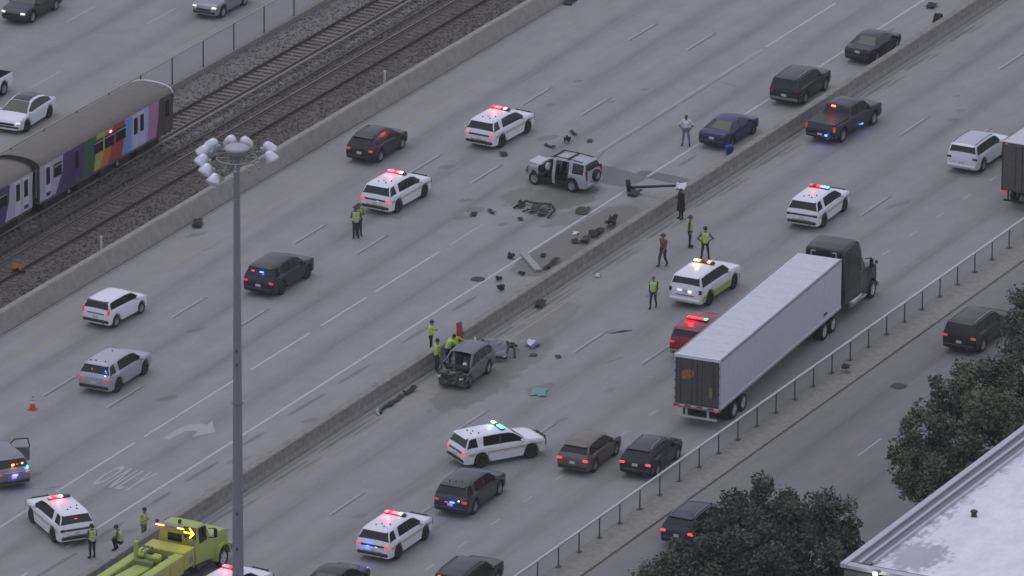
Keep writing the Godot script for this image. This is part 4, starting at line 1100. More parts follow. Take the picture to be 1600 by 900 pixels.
	# opposite lanes: facing the viewer
	make_car("crossover", "fastback", "white car with black glass roof beside the train", "car", Vector2(12.3, -38.5), 183.0, {"paint": white, "tail": "off", "roofm": m("tinted_glass", 0.012, 0.013, 0.015, 0.12), "rim": drim, "head": glow("head_soft", 0.9, 0.92, 1.0, 0.75)})
	make_car("sedan", "sedan", "dark sedan facing us at the top left corner", "car", Vector2(30.6, -48.6), 180.0, {"paint": m("graphite_paint", 0.038, 0.04, 0.042, 0.3, 0.2), "tail": "off", "head": glow("head_lit", 1.0, 0.98, 0.9, 0.9), "scale": Vector3(1, 1.06, 1.02)})
	make_car("crossover", "cross", "silver grey car facing us cut off by the top edge", "car", Vector2(37.0, -38.9), 180.0, {"paint": m("steel_paint", 0.26, 0.27, 0.30, 0.3, 0.3), "tail": "off", "head": glow("head_lit", 1.0, 0.98, 0.9, 0.9)})
	# white pickup with an open bed, only its tail in view
	var sp: Dictionary = SPEC["pickup"]
	var open_bed := func(x: float, j: float) -> bool: return x > -2.86 and x < -1.02 and j > 8.0 and j < 14.0
	var wp := make_car("white_pickup", "pickup", "white pickup with open bed cut off by the left edge", "pickup truck", Vector2(14.3, -43.1), 180.0, {"paint": white, "tail": "off", "body": loft(sp, open_bed)})
	var bedm := m("bed_liner", 0.03, 0.028, 0.024, 0.9)
	pbox("bed_floor", bedm, wp, Vector3(-1.93, 0.78, 0), Vector3(1.9, 0.06, 1.6), 0.01)
	for z in [-0.84, 0.84]: pbox("bed_side", bedm, wp, Vector3(-1.93, 0.98, z), Vector3(1.9, 0.4, 0.06), 0.01)
	pbox("tailgate_inner", bedm, wp, Vector3(-2.84, 0.98, 0), Vector3(0.05, 0.4, 1.62), 0.01)

func build_wrecks() -> void:
	# silver SUV thrown across the express lanes, both doors on its left side gone
	var sp: Dictionary = SPEC["boxy"]
	var sil := nm("scuffed_silver", Color(0.24, 0.245, 0.26), Color(0.50, 0.51, 0.55), 1.1, 0.45, 0.03, 0.0, false)
	var dark := m("wreck_dark", 0.016, 0.016, 0.017, 0.8)
	var grime := nm("wreck_grime", Color(0.03, 0.03, 0.03), Color(0.10, 0.10, 0.105), 0.7, 0.8, 0.04, 0.0, false)
	rng.seed = 21
	var n := FastNoiseLite.new()
	n.seed = 4; n.frequency = 1.4
	var hole := func(x: float, j: float) -> bool:
		var s: bool = j > 14.1 and j < 19.9 and ((x > -1.16 and x < -0.22) or (x > -0.10 and x < 1.0))
		var q: bool = j > 14.1 and j < 16.9 and x > -2.1 and x < -1.42
		var w: bool = j > 8.8 and j < 13.2 and x > 0.46 and x < 1.02
		return s or q or w
	var bend := func(p: Vector3) -> Vector3:
		var k: float = clamp((p.x - 1.0) / 1.4, 0.0, 1.0)
		var d := Vector3(n.get_noise_3d(p.x, p.y, p.z), n.get_noise_3d(p.x + 9, p.y, p.z), n.get_noise_3d(p.x, p.y + 7, p.z))
		return p + d * (0.02 + 0.26 * k) + Vector3(-0.55 * k * k, -0.05 * k, 0.14 * k)
	var t := thing("wrecked_suv", "wrecked silver SUV standing across the express lanes with its doors torn off", "SUV", Vector3(17.3, 0.0, -5.75), 86.0, "wrecked cars")
	t.scale = Vector3(0.93, 1.0, 0.94)
	inst(loft(sp, hole, bend), "body", sil, t)
	pbox("floor_pan", dark, t, Vector3(-0.4, 0.42, 0), Vector3(3.4, 0.08, 1.7), 0.02)
	for x in [0.25, -0.75]:
		for z in [-0.42, 0.42]:
			pbox("seat", m("seat_cloth", 0.03, 0.03, 0.032, 0.9), t, Vector3(x, 0.68, z), Vector3(0.5, 0.18, 0.52), 0.06)
			pbox("seat_back", m("seat_cloth", 0.03, 0.03, 0.032, 0.9), t, Vector3(x - 0.28, 1.0, z), Vector3(0.16, 0.66, 0.5), 0.06, Basis(Vector3.BACK, 0.2))
	pbox("dashboard", m("dash", 0.02, 0.02, 0.021, 0.8), t, Vector3(0.95, 0.95, 0), Vector3(0.34, 0.3, 1.5), 0.08)
	part(G.new().lathe([Vector2(0, -0.14), Vector2(0.16, -0.11), Vector2(0.25, 0), Vector2(0.17, 0.10), Vector2(0, 0.13)], Vector3(0.62, 1.08, -0.42), Vector3(-1, 0.25, -0.3).normalized(), 12), "airbag", m("airbag", 0.55, 0.55, 0.52, 0.9), t)
	inst(cpatch("boxy", sp, -2.35, -2.23, 8.6, 13.4, 0.012, 3, 8), "rear_window", m("tinted_glass", 0.012, 0.013, 0.015, 0.12), t)
	for s in [5.35]:
		for w in sp.win: inst(cpatch("boxy", sp, w[0], w[1], 5.35, 7.75, 0.012, 5, 2), "side_window", m("tinted_glass", 0.012, 0.013, 0.015, 0.12), t)
	inst(cpatch("boxy", sp, -2.08, -1.46, 14.3, 16.6, 0.012, 4, 2), "side_window", m("tinted_glass", 0.012, 0.013, 0.015, 0.12), t)
	# dark roof strips and rack
	for z in [-0.66, 0.66]:
		part(G.new().tube([Vector3(-2.0, 1.82, z), Vector3(-1.0, 1.88, z), Vector3(0.1, 1.87, z), Vector3(0.3, 1.80, z)], 0.03, 6), "roof_rail", dark, t)
	pbox("roof_bar", dark, t, Vector3(-0.95, 1.86, 0), Vector3(0.14, 0.05, 1.4), 0.015)
	pbox("roof_bar", dark, t, Vector3(0.12, 1.85, 0), Vector3(0.12, 0.05, 1.4), 0.015)
	# pushed up bonnet and torn front
	var hood := part(G.new().box(Vector3.ZERO, Vector3(0.85, 0.04, 1.35), 0.015), "bonnet", m("bare_white_metal", 0.50, 0.50, 0.55, 0.4), t)
	hood.transform = Transform3D(Basis(Vector3(0.2, 0.3, 1).normalized(), 0.18), Vector3(1.42, 1.24, -0.1))
	var eng := G.new()
	for i in 22:
		eng.box(Vector3(rng.randf_range(1.5, 2.15), rng.randf_range(0.35, 0.95), rng.randf_range(-0.7, 0.7)), Vector3(rng.randf_range(0.1, 0.35), rng.randf_range(0.05, 0.25), rng.randf_range(0.1, 0.4)), 0.015, Basis.from_euler(Vector3(rng.randf(), rng.randf() * 3, rng.randf())))
	part(eng, "engine_bay", grime, t)
	for sd in [-1.0, 1.0]:
		pbox("tail_lamp", m("tail_off_bright", 0.22, 0.012, 0.02, 0.3), t, Vector3(-2.40, 1.12, sd * 0.86), Vector3(0.14, 0.62, 0.12), 0.03)
		for xw in [-1.4, 1.42]:
			add_wheel(t, Vector3(xw - (0.12 if xw > 0 else 0.0), 0.385, sd * 0.86), 0.385, 0.26, sd, m("alloy", 0.34, 0.34, 0.36, 0.35, 0.5))
	pbox("rear_bumper", sil, t, Vector3(-2.42, 0.52, 0), Vector3(0.22, 0.2, 1.7), 0.05)
	var spare := add_wheel(t, Vector3(-2.56, 0.95, 0.1), 0.36, 0.24, 1.0, m("alloy", 0.34, 0.34, 0.36, 0.35, 0.5))
	spare.name = "spare_wheel"
	spare.rotation_degrees = Vector3(0, -90, 0)
	# grey SUV by the barrier, nose crushed, facing against the traffic
	var sp2: Dictionary = SPEC["cross"]
	var gry := nm("scuffed_grey", Color(0.075, 0.078, 0.086), Color(0.20, 0.205, 0.225), 1.2, 0.42, 0.03, 0.0, false)
	var n2 := FastNoiseLite.new()
	n2.seed = 8; n2.frequency = 1.6
	var hole2 := func(x: float, j: float) -> bool:
		var w: bool = j > 8.7 and j < 13.3 and x > 0.34 and x < 1.16
		var b: bool = j > 6.2 and j < 15.8 and x > 1.18
		var sd: bool = j > 2.1 and j < 7.9 and x > -1.1 and x < 0.95
		return w or b or sd
	var bend2 := func(p: Vector3) -> Vector3:
		var k: float = clamp((p.x - 1.15) / 1.1, 0.0, 1.0)
		var d := Vector3(n2.get_noise_3d(p.x, p.y, p.z), n2.get_noise_3d(p.x + 9, p.y, p.z), n2.get_noise_3d(p.x, p.y + 7, p.z))
		return p + d * (0.015 + 0.36 * k) + Vector3(-0.62 * k * k, -0.1 * k, -0.1 * k)
	var u := thing("wrecked_suv", "crushed grey SUV against the median barrier beside the rescuers", "SUV", Vector3(-14.35, 0.0, 4.45), 183.0, "wrecked cars")
	u.scale = Vector3(0.95, 1.05, 1.0)
	inst(loft(sp2, hole2, bend2), "body", gry, u)
	var gl := m("wreck_glass", 0.05, 0.055, 0.058, 0.15)
	for w in sp2.win: inst(cpatch("cross", sp2, w[0], w[1], 14.25, 16.65, 0.01, 5, 2, w[2], w[3]), "side_window", gl, u)
	for w in sp2.win: pbox("window_bar", gry, u, skin(sp2, w[0], 15.5) + Vector3(0, 0, -0.01), Vector3(0.06, 0.32, 0.04), 0.01, Basis(Vector3.RIGHT, 0.3))
	for d in sp2.doors:
		var dr := inst(cpatch("cross", sp2, d[0], d[1], 17.1, 19.85, 0.008, 4, 4), "door", gry, u)
		pbox("handle", dark, dr, skin(sp2, d[0] + 0.12, 17.5) + Vector3(0, 0, -0.025), Vector3(0.2, 0.035, 0.035), 0.01)
	inst(cpatch("cross", sp2, -2.15, -1.82, 8.6, 13.4, 0.01, 3, 8), "rear_window", gl, u)
	pbox("floor_pan", dark, u, Vector3(-0.4, 0.36, 0), Vector3(3.2, 0.08, 1.6), 0.02)
	for z in [-0.4, 0.4]:
		pbox("seat", m("seat_cloth", 0.03, 0.03, 0.032, 0.9), u, Vector3(0.1, 0.62, z), Vector3(0.5, 0.18, 0.5), 0.06)
		pbox("seat_back", m("seat_cloth", 0.03, 0.03, 0.032, 0.9), u, Vector3(-0.2, 0.94, z), Vector3(0.16, 0.6, 0.48), 0.06)
	pbox("dashboard", m("dash", 0.02, 0.02, 0.021, 0.8), u, Vector3(0.9, 0.88, 0), Vector3(0.4, 0.26, 1.4), 0.08)
	var e2 := G.new()
	for i in 34:
		e2.box(Vector3(rng.randf_range(1.1, 1.95), rng.randf_range(0.3, 0.85), rng.randf_range(-0.75, 0.75)), Vector3(rng.randf_range(0.1, 0.4), rng.randf_range(0.05, 0.22), rng.randf_range(0.08, 0.4)), 0.015, Basis.from_euler(Vector3(rng.randf(), rng.randf() * 3, rng.randf())))
	for i in 8:
		var a := Vector3(rng.randf_range(1.2, 1.8), rng.randf_range(0.5, 0.9), rng.randf_range(-0.7, 0.7))
		e2.tube([a, a + Vector3(rng.randf_range(0.1, 0.5), rng.randf_range(-0.2, 0.2), rng.randf_range(-0.3, 0.3)), a + Vector3(rng.randf_range(0.2, 0.6), -0.25, rng.randf_range(-0.5, 0.5))], 0.03, 5)
	part(e2, "engine_bay", grime, u)
	pbox("airbag", m("airbag", 0.55, 0.55, 0.52, 0.9), u, Vector3(0.72, 1.05, -0.35), Vector3(0.2, 0.2, 0.3), 0.08)
	for z in [-0.62, 0.66]: pbox("headlamp", m("headlamp_glass", 0.55, 0.56, 0.58, 0.12), u, Vector3(1.86, 0.62, z), Vector3(0.16, 0.12, 0.24), 0.04, Basis.from_euler(Vector3(0.3, 0.5, 0.2)))
	for sd in [-1.0, 1.0]:
		for xw in [-1.32, 1.24]:
			add_wheel(u, Vector3(xw, 0.36, sd * 0.80), 0.36, 0.24, sd, m("alloy", 0.34, 0.34, 0.36, 0.35, 0.5)).rotation.y += (0.25 if xw > 0 else 0.0)
		pbox("tail_lamp", m("tail_off", 0.12, 0.006, 0.006, 0.25), u, Vector3(-2.26, 0.92, sd * 0.74), Vector3(0.16, 0.2, 0.26), 0.035)

func build_trucks() -> void:
	# ---- semi trailer
	var gr := nm("trailer_white", Color(0.555, 0.565, 0.595), Color(0.60, 0.61, 0.64), 5.0, 0.42, 0.02, 0.0, false)
	var rfm := nm("trailer_roof", Color(0.50, 0.505, 0.53), Color(0.57, 0.575, 0.60), 6.0, 0.5, 0.02, 0.0, false)
	var alu := m("aluminium_trim", 0.62, 0.63, 0.66, 0.3, 0.6)
	var dk := m("chassis_black", 0.02, 0.02, 0.021, 0.7)
	var rub := m("tyre_rubber", 0.018, 0.018, 0.019, 0.85)
	var yaw := 4.1
	var t := thing("semi_trailer", "long pale box trailer of the semi truck beside the fence", "trailer", Vector3(-6.35, 0, 18.3), yaw)
	var L := 17.9
	var W := 2.66
	var hx := L / 2
	var nseg := 14
	for i in nseg:
		var xa := -hx + i * L / nseg
		for z in [-1.0, 1.0]:
			pbox("side_panel", gr, t, Vector3(xa + L / nseg / 2, 2.62, z * (W / 2 - 0.02)), Vector3(L / nseg - 0.006, 2.62, 0.03), 0.006)
	pbox("roof", rfm, t, Vector3(0, 4.035, 0), Vector3(L - 0.1, 0.05, W - 0.14), 0.01)
	for i in 13:
		pbox("roof_bow", rfm, t, Vector3(-hx + (i + 1) * L / 14.0, 4.062, 0), Vector3(0.06, 0.012, W - 0.2), 0.004)
	pbox("front_wall", gr, t, Vector3(hx - 0.03, 2.62, 0), Vector3(0.06, 2.8, W - 0.08), 0.02)
	for z in [-1.0, 1.0]:
		pbox("top_rail", m("rail_grey", 0.30, 0.31, 0.34, 0.45, 0.3), t, Vector3(0, 4.0, z * (W / 2 - 0.01)), Vector3(L, 0.16, 0.07), 0.02)
		pbox("bottom_rail", alu, t, Vector3(0, 1.24, z * (W / 2 - 0.01)), Vector3(L, 0.18, 0.06), 0.015)
	pbox("floor", dk, t, Vector3(0, 1.2, 0), Vector3(L - 0.05, 0.14, W - 0.15), 0.01)
	# rear frame with two dark polished doors, hinges and lock rods
	pbox("rear_header", m("white_header", 0.68, 0.69, 0.74, 0.35), t, Vector3(-hx - 0.02, 4.0, 0), Vector3(0.12, 0.2, W), 0.02)
	for z in [-1.0, 1.0]: pbox("rear_post", alu, t, Vector3(-hx - 0.02, 2.62, z * (W / 2 - 0.04)), Vector3(0.1, 2.7, 0.09), 0.015)
	var dm := nm("door_steel", Color(0.06, 0.055, 0.053), Color(0.115, 0.108, 0.10), 1.5, 0.32, 0.02, 0.0, false)
	for z in [-1.0, 1.0]:
		var d := pbox("rear_door", dm, t, Vector3(-hx - 0.035, 2.62, z * 0.61), Vector3(0.06, 2.56, 1.2), 0.012)
		for zz in [-0.34, 0.30]:
			part(G.new().cyl(Vector3(-0.05, -1.3, zz), Vector3(-0.05, 1.3, zz), 0.018, 0.018, 6), "lock_rod", m("rod_steel", 0.12, 0.12, 0.125, 0.4, 0.6), d)
		for y in [-1.0, -0.5, 0.0, 0.5, 1.0]:
			pbox("hinge", m("rod_steel", 0.12, 0.12, 0.125, 0.4, 0.6), d, Vector3(-0.04, y, z * 0.62), Vector3(0.05, 0.06, 0.18), 0.01)
	# orange and yellow reflections in the doors, painted on as flat coloured patches
	var om := nm("orange_print", Color(0.10, 0.07, 0.05), Color(0.62, 0.25, 0.12), 2.2, 0.4, 0.03, 0.0, false)  # grainy orange standing in for a reflection in the steel
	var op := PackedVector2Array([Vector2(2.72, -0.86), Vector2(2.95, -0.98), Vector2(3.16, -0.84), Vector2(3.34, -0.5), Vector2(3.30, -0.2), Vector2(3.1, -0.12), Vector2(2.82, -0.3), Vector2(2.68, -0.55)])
	part(G.new().extrude(op, -hx - 0.071, -hx - 0.067), "painted_reflection", om, t)
	pbox("painted_reflection", nm("yellow_print", Color(0.10, 0.10, 0.05), Color(0.34, 0.34, 0.10), 0.5, 0.5, 0.03, 0.0, false), t, Vector3(-hx - 0.072, 2.15, 0.82), Vector3(0.012, 0.55, 0.22), 0.004)  # yellow reflection painted as a thin patch on the right door
	pbox("rear_sill", m("sill_grey", 0.24, 0.23, 0.25, 0.5, 0.3), t, Vector3(-hx - 0.05, 1.2, 0), Vector3(0.14, 0.22, W), 0.02)
	for i in 8:
		pbox("reflector", m("reflector_red", 0.30, 0.03, 0.03, 0.4) if i % 2 == 0 else m("reflector_white", 0.6, 0.6, 0.6, 0.4), t, Vector3(-hx - 0.125, 1.24, -1.15 + i * 0.33), Vector3(0.01, 0.07, 0.3), 0.002)
	for z in [-1.0, 1.0]:
		pbox("tail_lamp", glow("tail_on", 0.85, 0.06, 0.06, 0.42), t, Vector3(-hx - 0.13, 1.13, z * 1.1), Vector3(0.03, 0.08, 0.2), 0.01)
		pbox("mud_flap", rub, t, Vector3(-hx + 1.2, 0.62, z * 0.95), Vector3(0.02, 0.8, 0.66), 0.004)
	var bm := m("bumper_white", 0.45, 0.45, 0.47, 0.5)
	var g := G.new()
	g.box(Vector3(-hx + 0.02, 0.58, 0), Vector3(0.1, 0.12, 2.3), 0.02)
	for z in [-0.62, 0.62]: g.box(Vector3(-hx + 0.03, 0.86, z), Vector3(0.09, 0.52, 0.12), 0.015)
	part(g, "underride_guard", bm, t)
	for x in [-hx + 2.2, -hx + 3.5]:
		part(G.new().cyl(Vector3(x, 0.5, -1.1), Vector3(x, 0.5, 1.1), 0.08, 0.08, 8), "axle", dk, t)
		for z in [-1.0, 1.0]:
			add_wheel(t, Vector3(x, 0.5, z * 1.16), 0.5, 0.28, z, m("polished_rim", 0.62, 0.63, 0.65, 0.25, 0.6))
			add_wheel(t, Vector3(x, 0.5, z * 0.83), 0.5, 0.28, z, m("polished_rim", 0.62, 0.63, 0.65, 0.25, 0.6))
	pbox("bogie_frame", dk, t, Vector3(-hx + 2.9, 0.98, 0), Vector3(3.4, 0.3, 1.1), 0.03)
	for z in [-0.7, 0.7]:
		part(G.new().box(Vector3(hx - 3.0, 0.75, z), Vector3(0.14, 0.9, 0.14), 0.01).box(Vector3(hx - 3.0, 0.28, z), Vector3(0.3, 0.06, 0.3), 0.01), "landing_leg", m("rod_steel", 0.12, 0.12, 0.125, 0.4, 0.6), t)
	pbox("side_vent", dk, t, Vector3(hx - 2.4, 1.62, W / 2 + 0.01), Vector3(0.45, 0.14, 0.03), 0.008)
	# ---- tractor
	var f := Vector2(cos(deg_to_rad(yaw)), -sin(deg_to_rad(yaw)))
	var tp := Vector2(-6.35, 18.3) + f * (hx + 2.7)
	var c := thing("semi_tractor", "black sleeper cab tractor coupled to the pale trailer", "truck", Vector3(tp.x, 0, tp.y), yaw)
	var bk := m("truck_black", 0.018, 0.018, 0.02, 0.3)
	var sp := {"p": [[-2.0, 4.12, 1.18, 1.02], [-1.95, 4.24, 1.24, 0.98], [-1.2, 4.30, 1.26, 0.95], [0.0, 4.28, 1.26, 0.9], [0.5, 4.05, 1.24, 0.8], [0.95, 3.45, 1.2, 0.7], [1.15, 3.05, 1.15, 0.6], [1.72, 2.16, 1.12, 0.55], [1.85, 2.08, 1.1, 0.5], [2.6, 1.98, 1.14, 0.45], [3.35, 1.80, 1.12, 0.42], [3.62, 1.55, 1.02, 0.42], [3.72, 1.1, 0.95, 0.45]], "belt": 1.95, "bs": 0.0, "tb": 0.05, "xr": -7.0, "xf": 2.75, "r": 0.5, "ra": 0.62, "ww": 0.3}
	inst(loft(sp), "cab", bk, c)
	var glass := m("tinted_glass", 0.012, 0.013, 0.015, 0.12)
	inst(patch(sp, 1.12, 1.70, 8.7, 13.3, 0.01, 3, 8), "windshield", glass, c)
	for j in [[5.4, 7.7], [14.3, 16.6]]: inst(patch(sp, 0.75, 1.35, j[0], j[1], 0.01, 3, 2), "side_window", glass, c)
	for j in [[5.8, 7.2], [14.8, 16.2]]: inst(patch(sp, -1.2, -0.7, j[0], j[1], 0.01, 2, 2), "sleeper_window", glass, c)
	for z in [-1.0, 1.0]:
		inst(patch(sp, 0.45, 1.45, 2.3 if z > 0 else 17.2, 4.8 if z > 0 else 19.7, 0.01, 3, 3), "door", bk, c)
		# pale bracket on the upper rear corner of the sleeper
		var br := G.new()
		br.box(Vector3(-2.03, 4.06, z * 0.62), Vector3(0.04, 0.07, 0.26), 0.01)
		br.box(Vector3(-2.03, 3.9, z * 0.74), Vector3(0.04, 0.36, 0.07), 0.01)
		part(br, "rear_bracket", m("pale_bracket", 0.40, 0.40, 0.40, 0.5), c)
		var mr := G.new()
		mr.box(Vector3(1.62, 2.45, z * 1.46), Vector3(0.14, 0.56, 0.22), 0.05)
		mr.tube([Vector3(1.35, 2.75, z * 1.15), Vector3(1.6, 2.78, z * 1.46), Vector3(1.6, 2.1, z * 1.46), Vector3(1.35, 2.1, z * 1.15)], 0.025, 6)
		part(mr, "mirror", dk, c)
		part(G.new().box(Vector3(3.2, 1.98, z * 1.16), Vector3(0.12, 0.2, 0.16), 0.04).cyl(Vector3(2.9, 1.7, z * 1.08), Vector3(3.2, 1.92, z * 1.14), 0.02, 0.02, 6), "hood_mirror", dk, c)
		part(G.new().lathe([Vector2(0, -0.75), Vector2(0.29, -0.72), Vector2(0.31, -0.6), Vector2(0.31, 0.6), Vector2(0.29, 0.72), Vector2(0, 0.75)], Vector3(0.1, 0.72, z * 0.98), Vector3.RIGHT, 16), "fuel_tank", m("tank_alu", 0.50, 0.50, 0.51, 0.3, 0.8), c)
		pbox("step", m("tank_alu", 0.50, 0.50, 0.51, 0.3, 0.8), c, Vector3(1.25, 0.6, z * 1.1), Vector3(0.7, 0.08, 0.3), 0.02)
		part(G.new().cyl(Vector3(-2.15, 1.0, z * 1.0), Vector3(-2.15, 3.6, z * 1.0), 0.08, 0.08, 10), "exhaust_stack", m("stack_dark", 0.06, 0.06, 0.062, 0.35, 0.6), c)
		add_wheel(c, Vector3(2.75, 0.5, z * 1.02), 0.5, 0.3, z, m("polished_rim", 0.62, 0.63, 0.65, 0.25, 0.6))
		for x in [-3.5, -4.8]:
			add_wheel(c, Vector3(x, 0.5, z * 1.08), 0.5, 0.28, z, m("polished_rim", 0.62, 0.63, 0.65, 0.25, 0.6))
			add_wheel(c, Vector3(x, 0.5, z * 0.75), 0.5, 0.28, z, m("polished_rim", 0.62, 0.63, 0.65, 0.25, 0.6))
		pbox("chassis_rail", dk, c, Vector3(-2.2, 0.85, z * 0.42), Vector3(6.4, 0.28, 0.1), 0.01)
		pbox("headlamp", m("headlamp_glass", 0.55, 0.56, 0.58, 0.12), c, Vector3(3.58, 1.2, z * 0.86), Vector3(0.22, 0.24, 0.36), 0.06)
	pbox("fifth_wheel", dk, c, Vector3(-4.1, 1.05, 0), Vector3(1.1, 0.1, 0.9), 0.03)
	pbox("front_bumper", m("tank_alu", 0.50, 0.50, 0.51, 0.3, 0.8), c, Vector3(3.72, 0.55, 0), Vector3(0.2, 0.36, 2.3), 0.06)
	# ---- second trailer, only the corner of its rear in view on the right
	var s := thing("box_trailer", "dark brown rear of a box trailer cut off by the right edge", "trailer", Vector3(31.0, 0, 19.75))
	var bm2 := nm("dark_trailer", Color(0.075, 0.068, 0.066), Color(0.12, 0.108, 0.104), 2.0, 0.5, 0.015, 0.0, false)
	pbox("side_wall", bm2, s, Vector3(0.4, 2.6, 0), Vector3(12.0, 2.9, 2.56), 0.03)
	pbox("roof", rfm, s, Vector3(0.4, 4.07, 0), Vector3(12.0, 0.05, 2.5), 0.01)
	for z in [-0.62, 0.62]:
		var d := pbox("rear_door", bm2, s, Vector3(-5.64, 2.6, z), Vector3(0.06, 2.7, 1.2), 0.012)
		part(G.new().cyl(Vector3(-0.05, -1.3, 0.2), Vector3(-0.05, 1.3, 0.2), 0.02, 0.02, 6), "lock_rod", m("rod_steel", 0.12, 0.12, 0.125, 0.4, 0.6), d)
	for z in [-1.24, 1.24]:
		pbox("rear_post", m("post_dark", 0.05, 0.046, 0.046, 0.5), s, Vector3(-5.64, 2.6, z), Vector3(0.1, 2.9, 0.09), 0.02)
		pbox("tail_lamp", glow("tail_on", 0.85, 0.06, 0.06, 0.42), s, Vector3(-5.7, 1.12, z * 0.86), Vector3(0.05, 0.16, 0.3), 0.02)
		add_wheel(s, Vector3(-4.0, 0.5, z * 0.88), 0.5, 0.3, sign(z), m("polished_rim", 0.62, 0.63, 0.65, 0.25, 0.6))
		add_wheel(s, Vector3(-2.7, 0.5, z * 0.88), 0.5, 0.3, sign(z), m("polished_rim", 0.62, 0.63, 0.65, 0.25, 0.6))
	pbox("marker_lamp", glow("tail_on", 0.85, 0.06, 0.06, 0.42), s, Vector3(-5.62, 3.98, -1.05), Vector3(0.05, 0.06, 0.16), 0.02)
	part(G.new().box(Vector3(-5.5, 0.55, 0), Vector3(0.1, 0.12, 2.4), 0.02).box(Vector3(-5.5, 0.84, -0.9), Vector3(0.09, 0.6, 0.1), 0.02).box(Vector3(-5.5, 0.84, 0.9), Vector3(0.09, 0.6, 0.1), 0.02), "underride_guard", dk, s)

func build_tow() -> void:
	var lime := nm("tow_lime", Color(0.28, 0.36, 0.065), Color(0.38, 0.47, 0.10), 1.5, 0.42, 0.02, 0.0, false)
	var dk := m("chassis_black", 0.02, 0.02, 0.021, 0.7)
	var glass := m("tinted_glass", 0.012, 0.013, 0.015, 0.12)
	var grey := m("tow_grey", 0.22, 0.23, 0.25, 0.5, 0.3)
	var t := thing("tow_truck", "lime green heavy tow truck with a lit yellow arrow at the lower left", "tow truck", Vector3(-47.9, 0, 5.35), 0.0)
	var sp := {"p": [[-0.02, 2.75, 1.08, 1.0], [0.02, 2.92, 1.12, 0.98], [0.5, 2.98, 1.14, 0.95], [1.1, 2.94, 1.14, 0.9], [1.25, 2.82, 1.13, 0.85], [1.62, 2.14, 1.1, 0.8], [1.74, 2.06, 1.08, 0.75], [2.6, 1.98, 1.02, 0.6], [3.5, 1.82, 0.95, 0.52], [3.85, 1.62, 0.85, 0.5], [3.95, 1.1, 0.8, 0.55]], "belt": 1.92, "bs": 0.0, "tb": 0.10, "xr": -9.0, "xf": 2.75, "r": 0.52, "ra": 0.66, "ww": 0.3}
	inst(loft(sp), "cab", lime, t)
	inst(patch(sp, 1.24, 1.6, 8.7, 13.3, 0.01, 3, 8), "windshield", glass, t)
	pbox("rear_window", glass, t, Vector3(-0.03, 2.36, -0.10), Vector3(0.04, 0.46, 0.85), 0.02)
	pbox("rear_window_frame", lime, t, Vector3(-0.025, 2.36, -0.10), Vector3(0.03, 0.58, 0.98), 0.02)
	for j in [[5.4, 7.7], [14.3, 16.6]]: inst(patch(sp, 0.42, 1.2, j[0], j[1], 0.01, 3, 2), "side_window", glass, t)
	for z in [-1.0, 1.0]:
		inst(patch(sp, 0.35, 1.35, 2.3 if z > 0 else 17.2, 4.9 if z > 0 else 19.7, 0.01, 3, 3), "door", lime, t)
		# round front wing over the wheel
		var g := G.new()
		var pv: Array = []
		for k in 11:
			var a := PI * k / 10.0
			pv.append(Vector3(2.75 - cos(a) * 0.74, 0.55 + sin(a) * 0.80, 0))
		for k in 10:
			var a0: Vector3 = pv[k]; var a1: Vector3 = pv[k + 1]
			g.st.set_smooth_group(1)
			g.oquad(a0 + Vector3(0, 0, z * 0.82), a1 + Vector3(0, 0, z * 0.82), a1 + Vector3(0, 0, z * 1.24), a0 + Vector3(0, 0, z * 1.24), (a0 + a1) * 0.5 - Vector3(2.75, 0.5, 0))
			g.st.set_smooth_group(-1)
			var b0 := a0.lerp(Vector3(2.75, 0.5, 0), 0.12); var b1 := a1.lerp(Vector3(2.75, 0.5, 0), 0.12)
			g.oquad(a0 + Vector3(0, 0, z * 1.24), a1 + Vector3(0, 0, z * 1.24), b1 + Vector3(0, 0, z * 1.24), b0 + Vector3(0, 0, z * 1.24), Vector3(0, 0, z))
		part(g, "wing", lime, t)
		add_wheel(t, Vector3(2.75, 0.52, z * 1.06), 0.52, 0.3, z, m("polished_rim", 0.62, 0.63, 0.65, 0.25, 0.6))
		for x in [-3.6, -5.0]: add_wheel(t, Vector3(x, 0.52, z * 1.0), 0.52, 0.4, z, m("polished_rim", 0.62, 0.63, 0.65, 0.25, 0.6))
		part(G.new().box(Vector3(1.5, 2.35, z * 1.42), Vector3(0.12, 0.46, 0.2), 0.04).tube([Vector3(1.3, 2.6, z * 1.1), Vector3(1.5, 2.6, z * 1.42), Vector3(1.5, 2.1, z * 1.42), Vector3(1.3, 2.1, z * 1.12)], 0.025, 6), "mirror", dk, t)
		# deck side boxes with doors
		pbox("side_locker", lime, t, Vector3(-4.2, 1.62, z * 0.98), Vector3(5.4, 1.05, 0.54), 0.05)
		for i in 4:
			pbox("locker_door", lime, t, Vector3(-6.1 + i * 1.25, 1.6, z * 1.265), Vector3(1.15, 0.8, 0.03), 0.012)
		pbox("step", dk, t, Vector3(0.8, 0.6, z * 1.05), Vector3(1.2, 0.1, 0.36), 0.02)
		part(G.new().cyl(Vector3(0.6, 0.72, z * 0.9) - Vector3(0.5, 0, 0), Vector3(1.1, 0.72, z * 0.9), 0.26, 0.26, 14), "fuel_tank", dk, t)
	part(G.new().cyl(Vector3(-0.22, 1.0, 1.05), Vector3(-0.22, 3.05, 1.05), 0.09, 0.09, 10), "exhaust_stack", grey, t)
	pbox("front_deck", lime, t, Vector3(-0.9, 1.70, 0), Vector3(1.1, 0.98, 2.46), 0.05)
	pbox("chassis_rail", dk, t, Vector3(-2.4, 0.8, 0), Vector3(9.5, 0.3, 0.9), 0.02)
